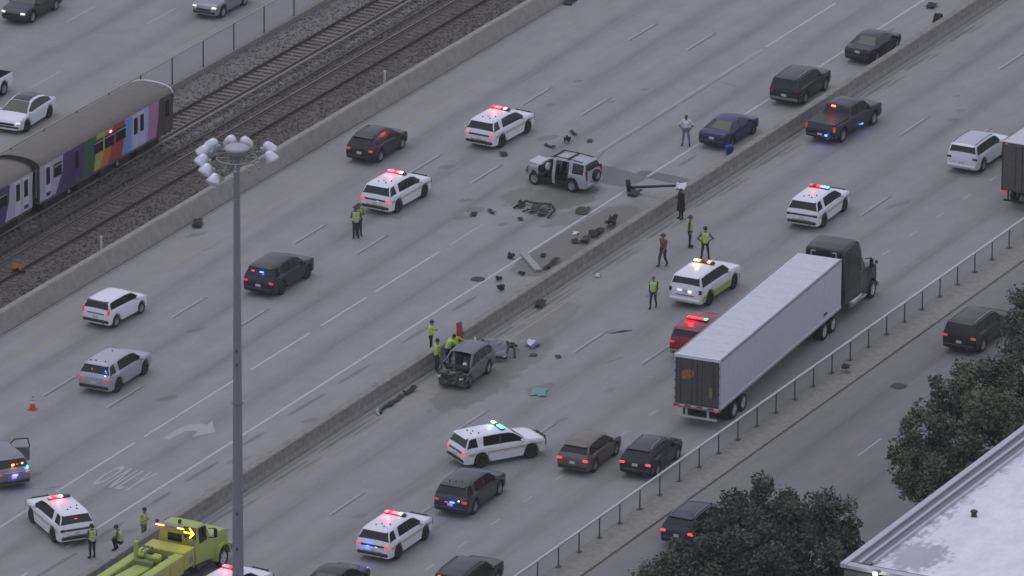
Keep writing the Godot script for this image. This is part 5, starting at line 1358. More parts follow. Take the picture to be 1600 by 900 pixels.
	for k in 9:
		pbox("deck_gear", [m("deck_dark_lime", 0.14, 0.17, 0.05, 0.7), m("winch_dark", 0.05, 0.055, 0.035, 0.8), lime][k % 3], t, Vector3(-1.7 - (k % 4) * 0.55, 1.55 + (k % 3) * 0.14, -0.6 + k * 0.15), Vector3(0.36, 0.34, 0.3), 0.05, Basis(Vector3.UP, k * 0.7))
	pbox("deck_floor", m("deck_dark_lime", 0.14, 0.17, 0.05, 0.7), t, Vector3(-4.3, 1.3, 0), Vector3(5.6, 0.12, 1.5), 0.02)
	# winch, boom and uprights
	part(G.new().cyl(Vector3(-1.75, 1.75, -0.6), Vector3(-1.75, 1.75, 0.6), 0.24, 0.24, 16), "winch_drum", m("winch_dark", 0.05, 0.055, 0.035, 0.8), t)
	pbox("winch_housing", lime, t, Vector3(-2.3, 2.0, -0.1), Vector3(0.6, 0.34, 0.8), 0.08)
	pbox("winch_lid", dk, t, Vector3(-2.2, 2.2, -0.3), Vector3(0.3, 0.06, 0.34), 0.02)
	var bm := Basis(Vector3.BACK, -0.06)
	pbox("boom", lime, t, Vector3(-5.6, 1.95, 0.05), Vector3(4.6, 0.42, 0.9), 0.05, bm)
	pbox("boom_collar", m("deck_dark_lime", 0.14, 0.17, 0.05, 0.7), t, Vector3(-3.5, 2.0, 0.05), Vector3(0.3, 0.56, 1.05), 0.04, bm)
	for z in [-0.75]:
		part(G.new().box(Vector3(-2.9, 2.35, z), Vector3(0.22, 1.3, 0.2), 0.03).box(Vector3(-2.9, 2.3, z + 0.2), Vector3(0.14, 0.14, 0.5), 0.02), "boom_upright", lime, t)
	for k in 3:
		part(G.new().tube([Vector3(-1.6, 2.2, -0.9 + k * 0.2), Vector3(-1.9, 2.42, -0.9 + k * 0.25), Vector3(-2.5, 2.4, -0.95 + k * 0.3), Vector3(-2.9, 2.24, -0.8 + k * 0.3)], 0.035, 6), "hydraulic_hose", m("deck_dark_lime", 0.14, 0.17, 0.05, 0.7), t)
	pbox("side_placard", grey, t, Vector3(-0.75, 1.62, 1.245), Vector3(0.3, 0.3, 0.02), 0.004)
	# light gantry over the cab's rear edge: amber strips and an arrow pointing right
	var gan := pbox("light_gantry", grey, t, Vector3(-0.12, 3.0, 0), Vector3(0.36, 0.10, 2.36), 0.03)
	for k in [[-0.92, 0.52], [0.30, 0.44]]:
		pbox("amber_strip", glow("amber_strip", 1.0, 0.50, 0.10, 2.6), gan, Vector3(-0.19, 0.0, k[0] + 0.1), Vector3(0.04, 0.08, k[1]), 0.012)
	var ym := glow("arrow_yellow", 1.0, 0.80, 0.06, 2.2)
	var ar := pbox("arrow_board", dk, t, Vector3(-0.30, 2.86, 0.92), Vector3(0.05, 0.62, 0.72), 0.02)
	part(G.new().box(Vector3(-0.04, 0.0, -0.05), Vector3(0.03, 0.09, 0.56), 0.01), "arrow_lamp", ym, ar)
	for s in [-1.0, 1.0]:
		part(G.new().box(Vector3(-0.04, s * 0.13, 0.13), Vector3(0.03, 0.09, 0.40), 0.01, Basis(Vector3.RIGHT, s * 0.85)), "arrow_lamp", ym, ar)
	lamp_light(t, Vector3(-0.55, 2.9, 0.9), Color(1, 0.75, 0.15), 0.35, 0.2)
	lamp_light(t, Vector3(-0.5, 3.05, -0.8), Color(1, 0.5, 0.15), 0.18, 0.2)
	pbox("beacon", dk, t, Vector3(0.3, 3.12, 0.0), Vector3(0.16, 0.2, 0.16), 0.03)
	pbox("beacon", dk, t, Vector3(-0.1, 3.1, -1.1), Vector3(0.16, 0.14, 0.16), 0.03)
	pbox("front_bumper", m("tank_alu", 0.50, 0.50, 0.51, 0.3, 0.8), t, Vector3(4.05, 0.7, 0), Vector3(0.2, 0.36, 2.4), 0.06)

func build_train() -> void:
	# colours of the printed wrap along the side, from the right end of the near car to its left end
	var roof := nm("train_roof", Color(0.128, 0.113, 0.10), Color(0.152, 0.136, 0.122), 4.0, 0.7, 0.02, 0.0, false)
	var dk := m("train_underframe", 0.022, 0.021, 0.02, 0.85)
	var steel := m("train_steel", 0.40, 0.40, 0.42, 0.35, 0.4)
	var glass := m("tinted_glass", 0.012, 0.013, 0.015, 0.12)
	var endm := m("train_end", 0.07, 0.062, 0.06, 0.55)
	# outline across the car: near side, roof, far side
	var half := 1.40
	var sec := PackedVector2Array([Vector2(1.1, -half), Vector2(3.3, -half), Vector2(3.52, -half + 0.1), Vector2(3.68, -half + 0.45), Vector2(3.76, -0.5), Vector2(3.78, 0), Vector2(3.76, 0.5), Vector2(3.68, half - 0.45), Vector2(3.52, half - 0.1), Vector2(3.3, half), Vector2(1.1, half)])
	for k in 2:
		var L := 15.5
		var t := thing("train_car", "rail car with rainbow painted side at the end of the train" if k == 0 else "rail car with purple wrap cut off by the left edge", "train", Vector3(4.85 - k * 16.35, 0, -30.1), 0.0, "train cars")
		var hx := L / 2
		part(G.new().extrude(sec, -hx, hx), "shell", endm, t)
		# roof skin, a little proud of the shell
		var g := G.new()
		g.st.set_smooth_group(1)
		for i in range(1, 9):
			var a := sec[i]; var b := sec[i + 1]
			var o := Vector3(0, 0.012, 0)
			for q in 8:
				var xa: float = lerp(-hx + 0.02, hx - 0.02, q / 8.0)
				var xb: float = lerp(-hx + 0.02, hx - 0.02, (q + 1) / 8.0)
				g.oquad(Vector3(xa, a.x, a.y) + o, Vector3(xb, a.x, a.y) + o, Vector3(xb, b.x, b.y) + o, Vector3(xa, b.x, b.y) + o, Vector3(0, 1, (a.y + b.y) * 0.3))
		g.st.set_smooth_group(-1)
		part(g, "roof", roof, t)
		# white rim round the roof end
		for e in [-1.0, 1.0]:
			var rg := G.new()
			for i in range(1, 9):
				rg.cyl(Vector3(e * (hx + 0.01), sec[i].x + 0.01, sec[i].y), Vector3(e * (hx + 0.01), sec[i + 1].x + 0.01, sec[i + 1].y), 0.05, 0.05, 6)
			part(rg, "roof_rim", m("rim_white", 0.62, 0.63, 0.65, 0.5) if e > 0 and k == 0 else endm, t)
			pbox("end_door", m("end_door", 0.035, 0.033, 0.033, 0.5), t, Vector3(e * (hx + 0.01), 2.2, 0), Vector3(0.06, 2.0, 0.8), 0.02)
			pbox("end_window", glass, t, Vector3(e * (hx + 0.02), 2.7, 0.85), Vector3(0.05, 0.7, 0.5), 0.02)
			pbox("grab_post", steel, t, Vector3(e * (hx + 0.12), 2.35, 1.24), Vector3(0.05, 1.7, 0.06), 0.015)
			pbox("coupler", dk, t, Vector3(e * (hx + 0.25), 0.85, 0), Vector3(0.6, 0.2, 0.24), 0.03)
		# wrap panels: [from, to] metres from the right end, colour, slant of the boundary at its foot
		var z := half + 0.012
		var wraps: Array
		if k == 0:
			wraps = [[0.0, 1.75, Color(0.075, 0.060, 0.062), 0.25], [1.75, 2.95, Color(0.40, 0.20, 0.32), 0.1], [2.95, 4.9, Color(0.40, 0.43, 0.58), 0.12], [4.9, 5.75, Color(0.17, 0.31, 0.56), 0.3], [5.75, 7.1, Color(0.33, 0.055, 0.04), 0.6], [7.1, 7.95, Color(0.46, 0.17, 0.035), 0.7], [7.95, 9.05, Color(0.40, 0.37, 0.07), 0.25], [9.05, 10.4, Color(0.035, 0.12, 0.045), 0.2], [10.4, 12.9, Color(0.075, 0.048, 0.13), 0.8], [12.9, 15.5, Color(0.40, 0.39, 0.45), 0.0]]
		else:
			wraps = [[0.0, 2.6, Color(0.42, 0.41, 0.47), 0.5], [2.6, 8.0, Color(0.08, 0.05, 0.14), 0.6], [8.0, 15.5, Color(0.075, 0.048, 0.13), 0.0]]
		for w in wraps:
			var xr: float = hx - w[0]
			var xl: float = hx - w[1]
			var i: int = wraps.find(w)
			var sr: float = wraps[i - 1][3] if i > 0 else 0.0
			var sl: float = w[3]
			var c: Color = w[2]
			var pm := nm("wrap%d_%d" % [k, i], c * 0.8, c * 1.12, 1.4, 0.5, 0.02, 0.0, false)
			var g2 := G.new()
			# print colour spans from the eaves to the skirt; boundaries lean
			var cols := [[1.22, sr, sl], [2.35, 0.0, 0.0], [3.34, -0.1, -0.1 if i < wraps.size() - 1 else 0.0]]
			for q in 2:
				var A: Array = cols[q]; var B: Array = cols[q + 1]
				g2.oquad(Vector3(xl - A[2], A[0], z), Vector3(xr - A[1], A[0], z), Vector3(xr - B[1], B[0], z), Vector3(xl - B[2], B[0], z), Vector3.BACK)
			part(g2, "side_wrap", pm, t)
		pbox("skirt", m("skirt_dark", 0.07, 0.065, 0.065, 0.6), t, Vector3(0, 1.12, 0), Vector3(L - 0.2, 0.16, half * 2 + 0.02), 0.02)
		# windows and sliding doors
		var wins: Array = [[6.15, 1.15], [7.5, 1.05], [8.75, 1.05], [13.45, 0.95]] if k == 0 else [[3.3, 1.0], [6.0, 1.2], [8.0, 1.2]]
		for w in wins:
			var f := pbox("window", m("window_rubber", 0.03, 0.03, 0.032, 0.6), t, Vector3(hx - w[0], 2.62, z), Vector3(w[1], 0.82, 0.03), 0.03)
			pbox("pane", glass, f, Vector3(0, -0.08, 0.012), Vector3(w[1] - 0.1, 0.56, 0.02), 0.006)
			pbox("vent_bar", steel, f, Vector3(0, 0.24, 0.02), Vector3(w[1] - 0.04, 0.05, 0.03), 0.008)
		var doors: Array = [[3.72, Color(0.44, 0.47, 0.6)], [4.45, Color(0.44, 0.47, 0.6)], [0.75, Color(0.085, 0.07, 0.072)], [11.3, Color(0.075, 0.048, 0.13)], [14.6, Color(0.48, 0.47, 0.52)]] if k == 0 else [[0.75, Color(0.5, 0.49, 0.54)], [1.65, Color(0.5, 0.49, 0.54)]]
		for d in doors:
			var c: Color = d[1]
			var dr := pbox("door", m("train_door%.2f" % c.r, c.r, c.g, c.b, 0.45), t, Vector3(hx - d[0], 2.22, z + 0.012), Vector3(0.70, 2.0, 0.04), 0.02)
			pbox("door_pane", glass, dr, Vector3(0, 0.36, 0.02), Vector3(0.42, 1.0, 0.02), 0.006)
		for d in ([[14.6, 1.5]] if k == 0 else [[0.75, 1.5]]):
			pbox("number_panel", m("panel_dark", 0.04, 0.04, 0.045, 0.5), t, Vector3(hx - d[0], d[1], z + 0.045), Vector3(0.45, 0.22, 0.03), 0.01)
		if k == 0:
			var lp := pbox("side_lamp", glow("pink_lamp", 1.0, 0.35, 0.45, 2.2), t, Vector3(hx - 7.4, 3.12, z + 0.05), Vector3(0.2, 0.16, 0.06), 0.03)
			lp.set_meta("label", "lit pink red lamp above a window")
		# running gear
		for x in [-hx + 2.3, hx - 2.3]:
			pbox("bogie", dk, t, Vector3(x, 0.62, 0), Vector3(2.6, 0.4, 2.1), 0.06)
			for xx in [-0.95, 0.95]:
				for s in [-1.0, 1.0]:
					part(G.new().cyl(Vector3(x + xx, 0.56, s * 0.70), Vector3(x + xx, 0.56, s * 0.84), 0.36, 0.36, 18), "wheel", m("wheel_steel", 0.07, 0.065, 0.06, 0.5, 0.5), t)
		for x in [-2.4, 0.2, 2.2]:
			pbox("equipment_box", dk, t, Vector3(x, 0.78, 0.6), Vector3(1.5, 0.5, 1.3), 0.04)
		for x in [-4.2, 1.4]: pbox("equipment_lamp", m("box_pale", 0.4, 0.4, 0.4, 0.4), t, Vector3(x, 0.82, 1.27), Vector3(0.16, 0.18, 0.06), 0.02)

# ---------------------------------------------------------------- people: one continuous skin meshed from a field of tapered bones
func bone_d(p: Vector3, b: Array) -> float:
	var a: Vector3 = b[0]
	var ab: Vector3 = b[1] - a
	var t: float = clamp((p - a).dot(ab) / max(ab.length_squared(), 0.000001), 0.0, 1.0)
	return p.distance_to(a + ab * t) - lerpf(b[2], b[3], t)

# bones: [a, b, ra, rb, region]; returns [verts, normals, indices]
func nets(bones: Array, cell: float, kk: float, clip = null) -> Array:
	var lo := Vector3.ONE * 99.0
	var hi := -lo
	for b in bones:
		for q in 2:
			lo = lo.min(b[q] - Vector3.ONE * b[2 + q]); hi = hi.max(b[q] + Vector3.ONE * b[2 + q])
	lo -= Vector3.ONE * cell * 2.5
	hi += Vector3.ONE * cell * 2.5
	var nx := int((hi.x - lo.x) / cell) + 1
	var ny := int((hi.y - lo.y) / cell) + 1
	var nz := int((hi.z - lo.z) / cell) + 1
	var f := PackedFloat32Array()
	f.resize(nx * ny * nz)
	f.fill(0.3)
	for b in bones:
		var pad: float = max(b[2], b[3]) + cell * 2.0 + kk
		var l: Vector3 = (Vector3(b[0]).min(b[1]) - Vector3.ONE * pad - lo) / cell
		var h: Vector3 = (Vector3(b[0]).max(b[1]) + Vector3.ONE * pad - lo) / cell
		for z in range(max(0, int(l.z)), min(nz, int(h.z) + 2)):
			for y in range(max(0, int(l.y)), min(ny, int(h.y) + 2)):
				for x in range(max(0, int(l.x)), min(nx, int(h.x) + 2)):
					var d := bone_d(lo + Vector3(x, y, z) * cell, b)
					var i := (z * ny + y) * nx + x
					var o := f[i]
					var q: float = max(kk - abs(o - d), 0.0) / kk
					f[i] = min(o, d) - q * q * kk * 0.25
	if clip != null:
		for z in nz:
			for y in ny:
				for x in nx:
					var i := (z * ny + y) * nx + x
					if f[i] < 0.1: f[i] = max(f[i], clip.call(lo + Vector3(x, y, z) * cell))
	var vid := PackedInt32Array()
	vid.resize(nx * ny * nz)
	vid.fill(-1)
	var vs := PackedVector3Array()
	for z in nz - 1:
		for y in ny - 1:
			for x in nx - 1:
				var i := (z * ny + y) * nx + x
				var c: Array = [f[i], f[i + 1], f[i + nx], f[i + nx + 1], f[i + nx * ny], f[i + nx * ny + 1], f[i + nx * ny + nx], f[i + nx * ny + nx + 1]]
				var mask := 0
				for q in 8:
					if c[q] < 0.0: mask |= 1 << q
				if mask == 0 or mask == 255: continue
				var sum := Vector3.ZERO
				var n := 0
				for e in [[0, 1], [2, 3], [4, 5], [6, 7], [0, 2], [1, 3], [4, 6], [5, 7], [0, 4], [1, 5], [2, 6], [3, 7]]:
					var fa: float = c[e[0]]; var fb: float = c[e[1]]
					if (fa < 0.0) != (fb < 0.0):
						var t := fa / (fa - fb)
						var pa := Vector3(e[0] & 1, (e[0] >> 1) & 1, (e[0] >> 2) & 1)
						var pb := Vector3(e[1] & 1, (e[1] >> 1) & 1, (e[1] >> 2) & 1)
						sum += pa.lerp(pb, t)
						n += 1
				vid[i] = vs.size()
				vs.append(lo + (Vector3(x, y, z) + sum / n) * cell)
	var idx := PackedInt32Array()
	var st := [1, nx, nx * ny]
	for z in range(1, nz - 1):
		for y in range(1, ny - 1):
			for x in range(1, nx - 1):
				var i := (z * ny + y) * nx + x
				for ax in 3:
					var a := f[i]
					var b := f[i + st[ax]]
					if (a < 0.0) == (b < 0.0): continue
					var s1: int = st[(ax + 1) % 3]; var s2: int = st[(ax + 2) % 3]
					var q := [vid[i], vid[i - s1], vid[i - s1 - s2], vid[i - s2]]
					if q[0] < 0 or q[1] < 0 or q[2] < 0 or q[3] < 0: continue
					if a < 0.0: idx.append_array(PackedInt32Array([q[0], q[2], q[1], q[0], q[3], q[2]]))
					else: idx.append_array(PackedInt32Array([q[0], q[1], q[2], q[0], q[2], q[3]]))
	return [vs, idx]

func add_net(st: SurfaceTool, net: Array, paint: Callable) -> void:
	var vs: PackedVector3Array = net[0]
	for i in net[1]:
		st.set_color(paint.call(vs[i]))
		st.add_vertex(vs[i])

# joints of a pose, person facing +x, right side +z
func pose(kind: String) -> Dictionary:
	var j := {"pel": Vector3(0, 0.93, 0), "chest": Vector3(0.01, 1.30, 0), "neck": Vector3(0.0, 1.50, 0), "head": Vector3(0.02, 1.645, 0)}
	for s in [["r", 1.0], ["l", -1.0]]:
		var z: float = s[1]
		j["sh" + s[0]] = Vector3(0.0, 1.42, 0.185 * z)
		j["el" + s[0]] = Vector3(-0.03, 1.14, 0.25 * z)
		j["wr" + s[0]] = Vector3(0.06, 0.91, 0.25 * z)
		j["hp" + s[0]] = Vector3(0, 0.90, 0.095 * z)
		j["kn" + s[0]] = Vector3(0.02, 0.49, 0.11 * z)
		j["an" + s[0]] = Vector3(-0.02, 0.085, 0.12 * z)
		j["to" + s[0]] = Vector3(0.16, 0.035, 0.14 * z)
	match kind:
		"hips":
			for s in [["r", 1.0], ["l", -1.0]]:
				j["el" + s[0]] = Vector3(-0.10, 1.17, 0.40 * s[1]); j["wr" + s[0]] = Vector3(0.06, 1.0, 0.24 * s[1])
				j["kn" + s[0]] = Vector3(0.01, 0.49, 0.15 * s[1]); j["an" + s[0]] = Vector3(-0.02, 0.085, 0.19 * s[1]); j["to" + s[0]] = Vector3(0.15, 0.035, 0.23 * s[1])
		"front":
			for s in [["r", 1.0], ["l", -1.0]]:
				j["el" + s[0]] = Vector3(0.03, 1.15, 0.25 * s[1]); j["wr" + s[0]] = Vector3(0.24, 1.22, 0.10 * s[1])
			j["head"] = Vector3(0.05, 1.635, 0)
		"walk":
			j["knr"] = Vector3(0.17, 0.51, 0.10); j["anr"] = Vector3(0.20, 0.085, 0.10); j["tor"] = Vector3(0.37, 0.05, 0.12)
			j["knl"] = Vector3(-0.02, 0.50, -0.10); j["anl"] = Vector3(-0.22, 0.14, -0.10); j["tol"] = Vector3(-0.07, 0.035, -0.12)
			j["elr"] = Vector3(-0.13, 1.16, 0.24); j["wrr"] = Vector3(-0.06, 0.94, 0.25)
			j["ell"] = Vector3(0.08, 1.15, -0.24); j["wrl"] = Vector3(0.22, 0.97, -0.22)
		"reach":
			j["chest"] = Vector3(0.14, 1.26, 0); j["neck"] = Vector3(0.25, 1.42, 0); j["head"] = Vector3(0.34, 1.53, 0)
			for s in [["r", 1.0], ["l", -1.0]]:
				j["sh" + s[0]] = Vector3(0.21, 1.36, 0.185 * s[1]); j["el" + s[0]] = Vector3(0.42, 1.20, 0.24 * s[1]); j["wr" + s[0]] = Vector3(0.64, 1.12, 0.16 * s[1])
			j["knr"] = Vector3(0.12, 0.50, 0.12); j["anr"] = Vector3(0.10, 0.085, 0.14); j["tor"] = Vector3(0.28, 0.035, 0.16)
			j["anl"] = Vector3(-0.14, 0.085, -0.14); j["tol"] = Vector3(0.03, 0.035, -0.16)
		"sit":
			for k in j.keys(): j[k] = j[k] - Vector3(0, 0.45, 0) if not (k.begins_with("kn") or k.begins_with("an") or k.begins_with("to")) else j[k]
			for s in [["r", 1.0], ["l", -1.0]]:
				j["kn" + s[0]] = Vector3(0.36, 0.55, 0.13 * s[1]); j["an" + s[0]] = Vector3(0.22, 0.085, 0.13 * s[1]); j["to" + s[0]] = Vector3(0.39, 0.035, 0.15 * s[1])
				j["el" + s[0]] = Vector3(0.12, 0.76, 0.26 * s[1]); j["wr" + s[0]] = Vector3(0.33, 0.66, 0.12 * s[1])
			j["chest"] += Vector3(0.08, 0, 0); j["neck"] += Vector3(0.14, -0.02, 0); j["head"] += Vector3(0.19, -0.03, 0); j["shr"] += Vector3(0.12, -0.01, 0); j["shl"] += Vector3(0.12, -0.01, 0)
	return j

# o: shirt, pants, skin, hair, shoes, vest (Color or null), hat, sleeves (true = long), skirt coat
func make_person(label: String, at: Vector2, face: float, kind: String, o: Dictionary, hgt := 1.0) -> Node3D:
	var t := thing("person", label, "person", Vector3(at.x, 0.004, at.y), face, "people at the scene")
	var j := pose(kind)
	var up: Vector3 = (j.neck - j.pel).normalized()
	var bulk: float = o.get("bulk", 1.0)
	var B: Array = []
	B.append([j.hpr, j.hpl, 0.115 * bulk, 0.115 * bulk, 3])
	B.append([j.pel, j.pel.lerp(j.chest, 0.45), 0.13 * bulk, 0.125 * bulk, 3])
	B.append([j.pel.lerp(j.chest, 0.35), j.chest + Vector3(0, 0, 0.05), 0.125 * bulk, 0.13 * bulk, 2])
	B.append([j.pel.lerp(j.chest, 0.35), j.chest - Vector3(0, 0, 0.05), 0.125 * bulk, 0.13 * bulk, 2])
	B.append([j.shr, j.shl, 0.075 * bulk, 0.075 * bulk, 2])
	B.append([j.chest, j.neck - up * 0.05, 0.12 * bulk, 0.075, 2])
	B.append([j.neck - up * 0.04, j.head - up * 0.05, 0.055, 0.052, 0])
	for s in ["r", "l"]:
		B.append([j["sh" + s], j["el" + s], 0.062 * bulk, 0.048 * bulk, 2])
		B.append([j["el" + s], j["wr" + s], 0.046 * bulk, 0.034, 2 if o.get("sleeves", true) else 0])
		var hand: Vector3 = j["wr" + s] + (j["wr" + s] - j["el" + s]).normalized() * 0.07
		B.append([j["wr" + s], hand, 0.032, 0.036, 0])
		B.append([j["hp" + s], j["kn" + s], 0.092 * bulk, 0.066 * bulk, 3])
		B.append([j["kn" + s], j["an" + s], 0.064 * bulk, 0.048, 3])
		B.append([j["an" + s], j["to" + s], 0.052, 0.042, 4])
		if o.has("coat"): B.append([j["hp" + s] + Vector3(0, 0.1, 0), j["kn" + s] + Vector3(0, 0.08, 0), 0.14, 0.17, 2])
	var cols := [o.get("skin", Color(0.30, 0.18, 0.12)), o.get("hair", Color(0.02, 0.015, 0.012)), o.shirt, o.pants, o.get("shoes", Color(0.015, 0.015, 0.016))]
	var st := SurfaceTool.new()
	st.begin(Mesh.PRIMITIVE_TRIANGLES)
	st.set_smooth_group(1)
	var key := "%s%.2f%s" % [kind, bulk, o.has("coat")]
	if not cache.has(key): cache[key] = nets(B, 0.024, 0.035)
	add_net(st, cache[key], func(p: Vector3) -> Color:
		var best := 9.0
		var r := 0
		for b in B:
			var d := bone_d(p, b)
			if d < best: best = d; r = b[4]
		return cols[r])
	# head with jaw, nose, ears and hair
	var hd: Vector3 = j.head
	var fw := Vector3(1, 0, 0)
	if kind == "reach" or kind == "sit": fw = Vector3(0.85, -0.5, 0).normalized()
	var hu := Vector3(0, 0, 1).cross(fw).normalized()
	var H: Array = [[hd - fw * 0.015 + hu * 0.03, hd + fw * 0.02 + hu * 0.02, 0.088, 0.084, 0], [hd + fw * 0.03, hd + fw * 0.045 - hu * 0.08, 0.062, 0.042, 0], [hd + fw * 0.09 + hu * 0.01, hd + fw * 0.105 - hu * 0.02, 0.010, 0.016, 0], [hd - hu * 0.05, hd - hu * 0.16, 0.055, 0.06, 0]]
	for s in [-1.0, 1.0]: H.append([hd + Vector3(0, 0, s * 0.083) + hu * 0.02, hd + Vector3(0, 0, s * 0.088) - hu * 0.025, 0.016, 0.013, 0])
	var hk := "head" + kind
	if not cache.has(hk): cache[hk] = nets(H, 0.011, 0.02)
	add_net(st, cache[hk], func(p: Vector3) -> Color:
		var q := p - hd
		var f := q.dot(fw); var u := q.dot(hu)
		if f > 0.075 and abs(u - 0.018) < 0.012 and abs(abs(q.z) - 0.032) < 0.014: return Color(0.02, 0.015, 0.012)
		if f > 0.06 and abs(u + 0.062) < 0.008 and abs(q.z) < 0.025: return cols[0] * 0.6
		if u > 0.075 - max(0.0, -f) * 1.6 and not (f > 0.05 and u < 0.07): return cols[1]
		return cols[0])
	st.generate_normals()
	# fingers: five bent chains rooted in each palm
	var sm := G.new()
	for s in [["r", 1.0], ["l", -1.0]]:
		var wr: Vector3 = j["wr" + s[0]]
		var d: Vector3 = (wr - Vector3(j["el" + s[0]])).normalized()
		var side := d.cross(Vector3(0, 0, 1) if abs(d.z) < 0.8 else Vector3.UP).normalized()
		var pn := d.cross(side)
		for k in 5:
			var len0: float = [0.05, 0.072, 0.08, 0.074, 0.058][k]
			var r0: Vector3 = wr + d * (0.085 if k > 0 else 0.03) + side * (0.036 - 0.018 * k if k > 0 else 0.032)
			var d1: Vector3 = (d + side * (0.8 if k == 0 else 0.12 - 0.06 * k)).normalized()
			var mid := r0 + d1 * len0 * 0.55
			sm.cyl(r0, mid, 0.010, 0.009, 5)
			sm.cyl(mid, mid + (d1 + pn * 0.6 * s[1]).normalized() * len0 * 0.5, 0.009, 0.007, 5)
	var body_mesh := st.commit()
	var fm := sm.mesh()
	var fa := fm.surface_get_arrays(0)
	var cc := PackedColorArray()
	cc.resize(fa[Mesh.ARRAY_VERTEX].size())
	cc.fill(cols[0] if not o.has("gloves") else o.gloves)
	fa[Mesh.ARRAY_COLOR] = cc
	var f2 := ArrayMesh.new()
	f2.add_surface_from_arrays(Mesh.PRIMITIVE_TRIANGLES, fa)
	var join := SurfaceTool.new()
	join.append_from(body_mesh, 0, Transform3D.IDENTITY)
	join.append_from(f2, 0, Transform3D.IDENTITY)
	var cm: StandardMaterial3D
	if not mats.has("cloth"):
		cm = StandardMaterial3D.new()
		cm.vertex_color_use_as_albedo = true
		cm.roughness = 0.85
		mats["cloth"] = cm
	cm = mats["cloth"]
	inst(join.commit(), "body", cm, t)
	if o.has("vest"):
		var V: Array = []
		for b in [B[1], B[2], B[3], B[5]]: V.append([b[0], b[1], b[2] + 0.028, b[3] + 0.028, 0])
		V.append([j.shr.lerp(j.shl, 0.1), j.shl.lerp(j.shr, 0.1), 0.095 * bulk, 0.095 * bulk, 0])
		var lo: Vector3 = j.pel - up * 0.02
		var nk: Vector3 = j.neck
		var vk := "vest" + key
		if not cache.has(vk): cache[vk] = nets(V, 0.022, 0.03, func(p: Vector3) -> float: return max(-(p - lo).dot(up), (p - nk).dot(up) + 0.02))
		var vst := SurfaceTool.new()
		vst.begin(Mesh.PRIMITIVE_TRIANGLES)
		vst.set_smooth_group(1)
		var vc: Color = o.vest
		add_net(vst, cache[vk], func(p: Vector3) -> Color:
			var u: float = (p - lo).dot(up)
			if abs(u - 0.14) < 0.022 or abs(u - 0.30) < 0.02: return Color(0.55, 0.56, 0.5)
			if abs(abs(p.z) - 0.10) < 0.022 and u > 0.3: return Color(0.55, 0.56, 0.5)
			return vc)
		vst.generate_normals()
		inst(vst.commit(), "vest", cm, t)
	if o.has("hat"):
		var hm := m("hat%.3f%.3f" % [o.hat.r, o.hat.b], o.hat.r, o.hat.g, o.hat.b, 0.7)
		var hp := part(G.new().lathe([Vector2(0.0, 0.15), Vector2(0.07, 0.145), Vector2(0.105, 0.10), Vector2(0.11, 0.055), Vector2(o.get("brim", 0.125), 0.045), Vector2(o.get("brim", 0.125), 0.035), Vector2(0.1, 0.04)], Vector3.ZERO, hu, 14), "hat", hm, t)
		hp.position = hd + hu * 0.012
	t.scale = Vector3.ONE * hgt
	return t

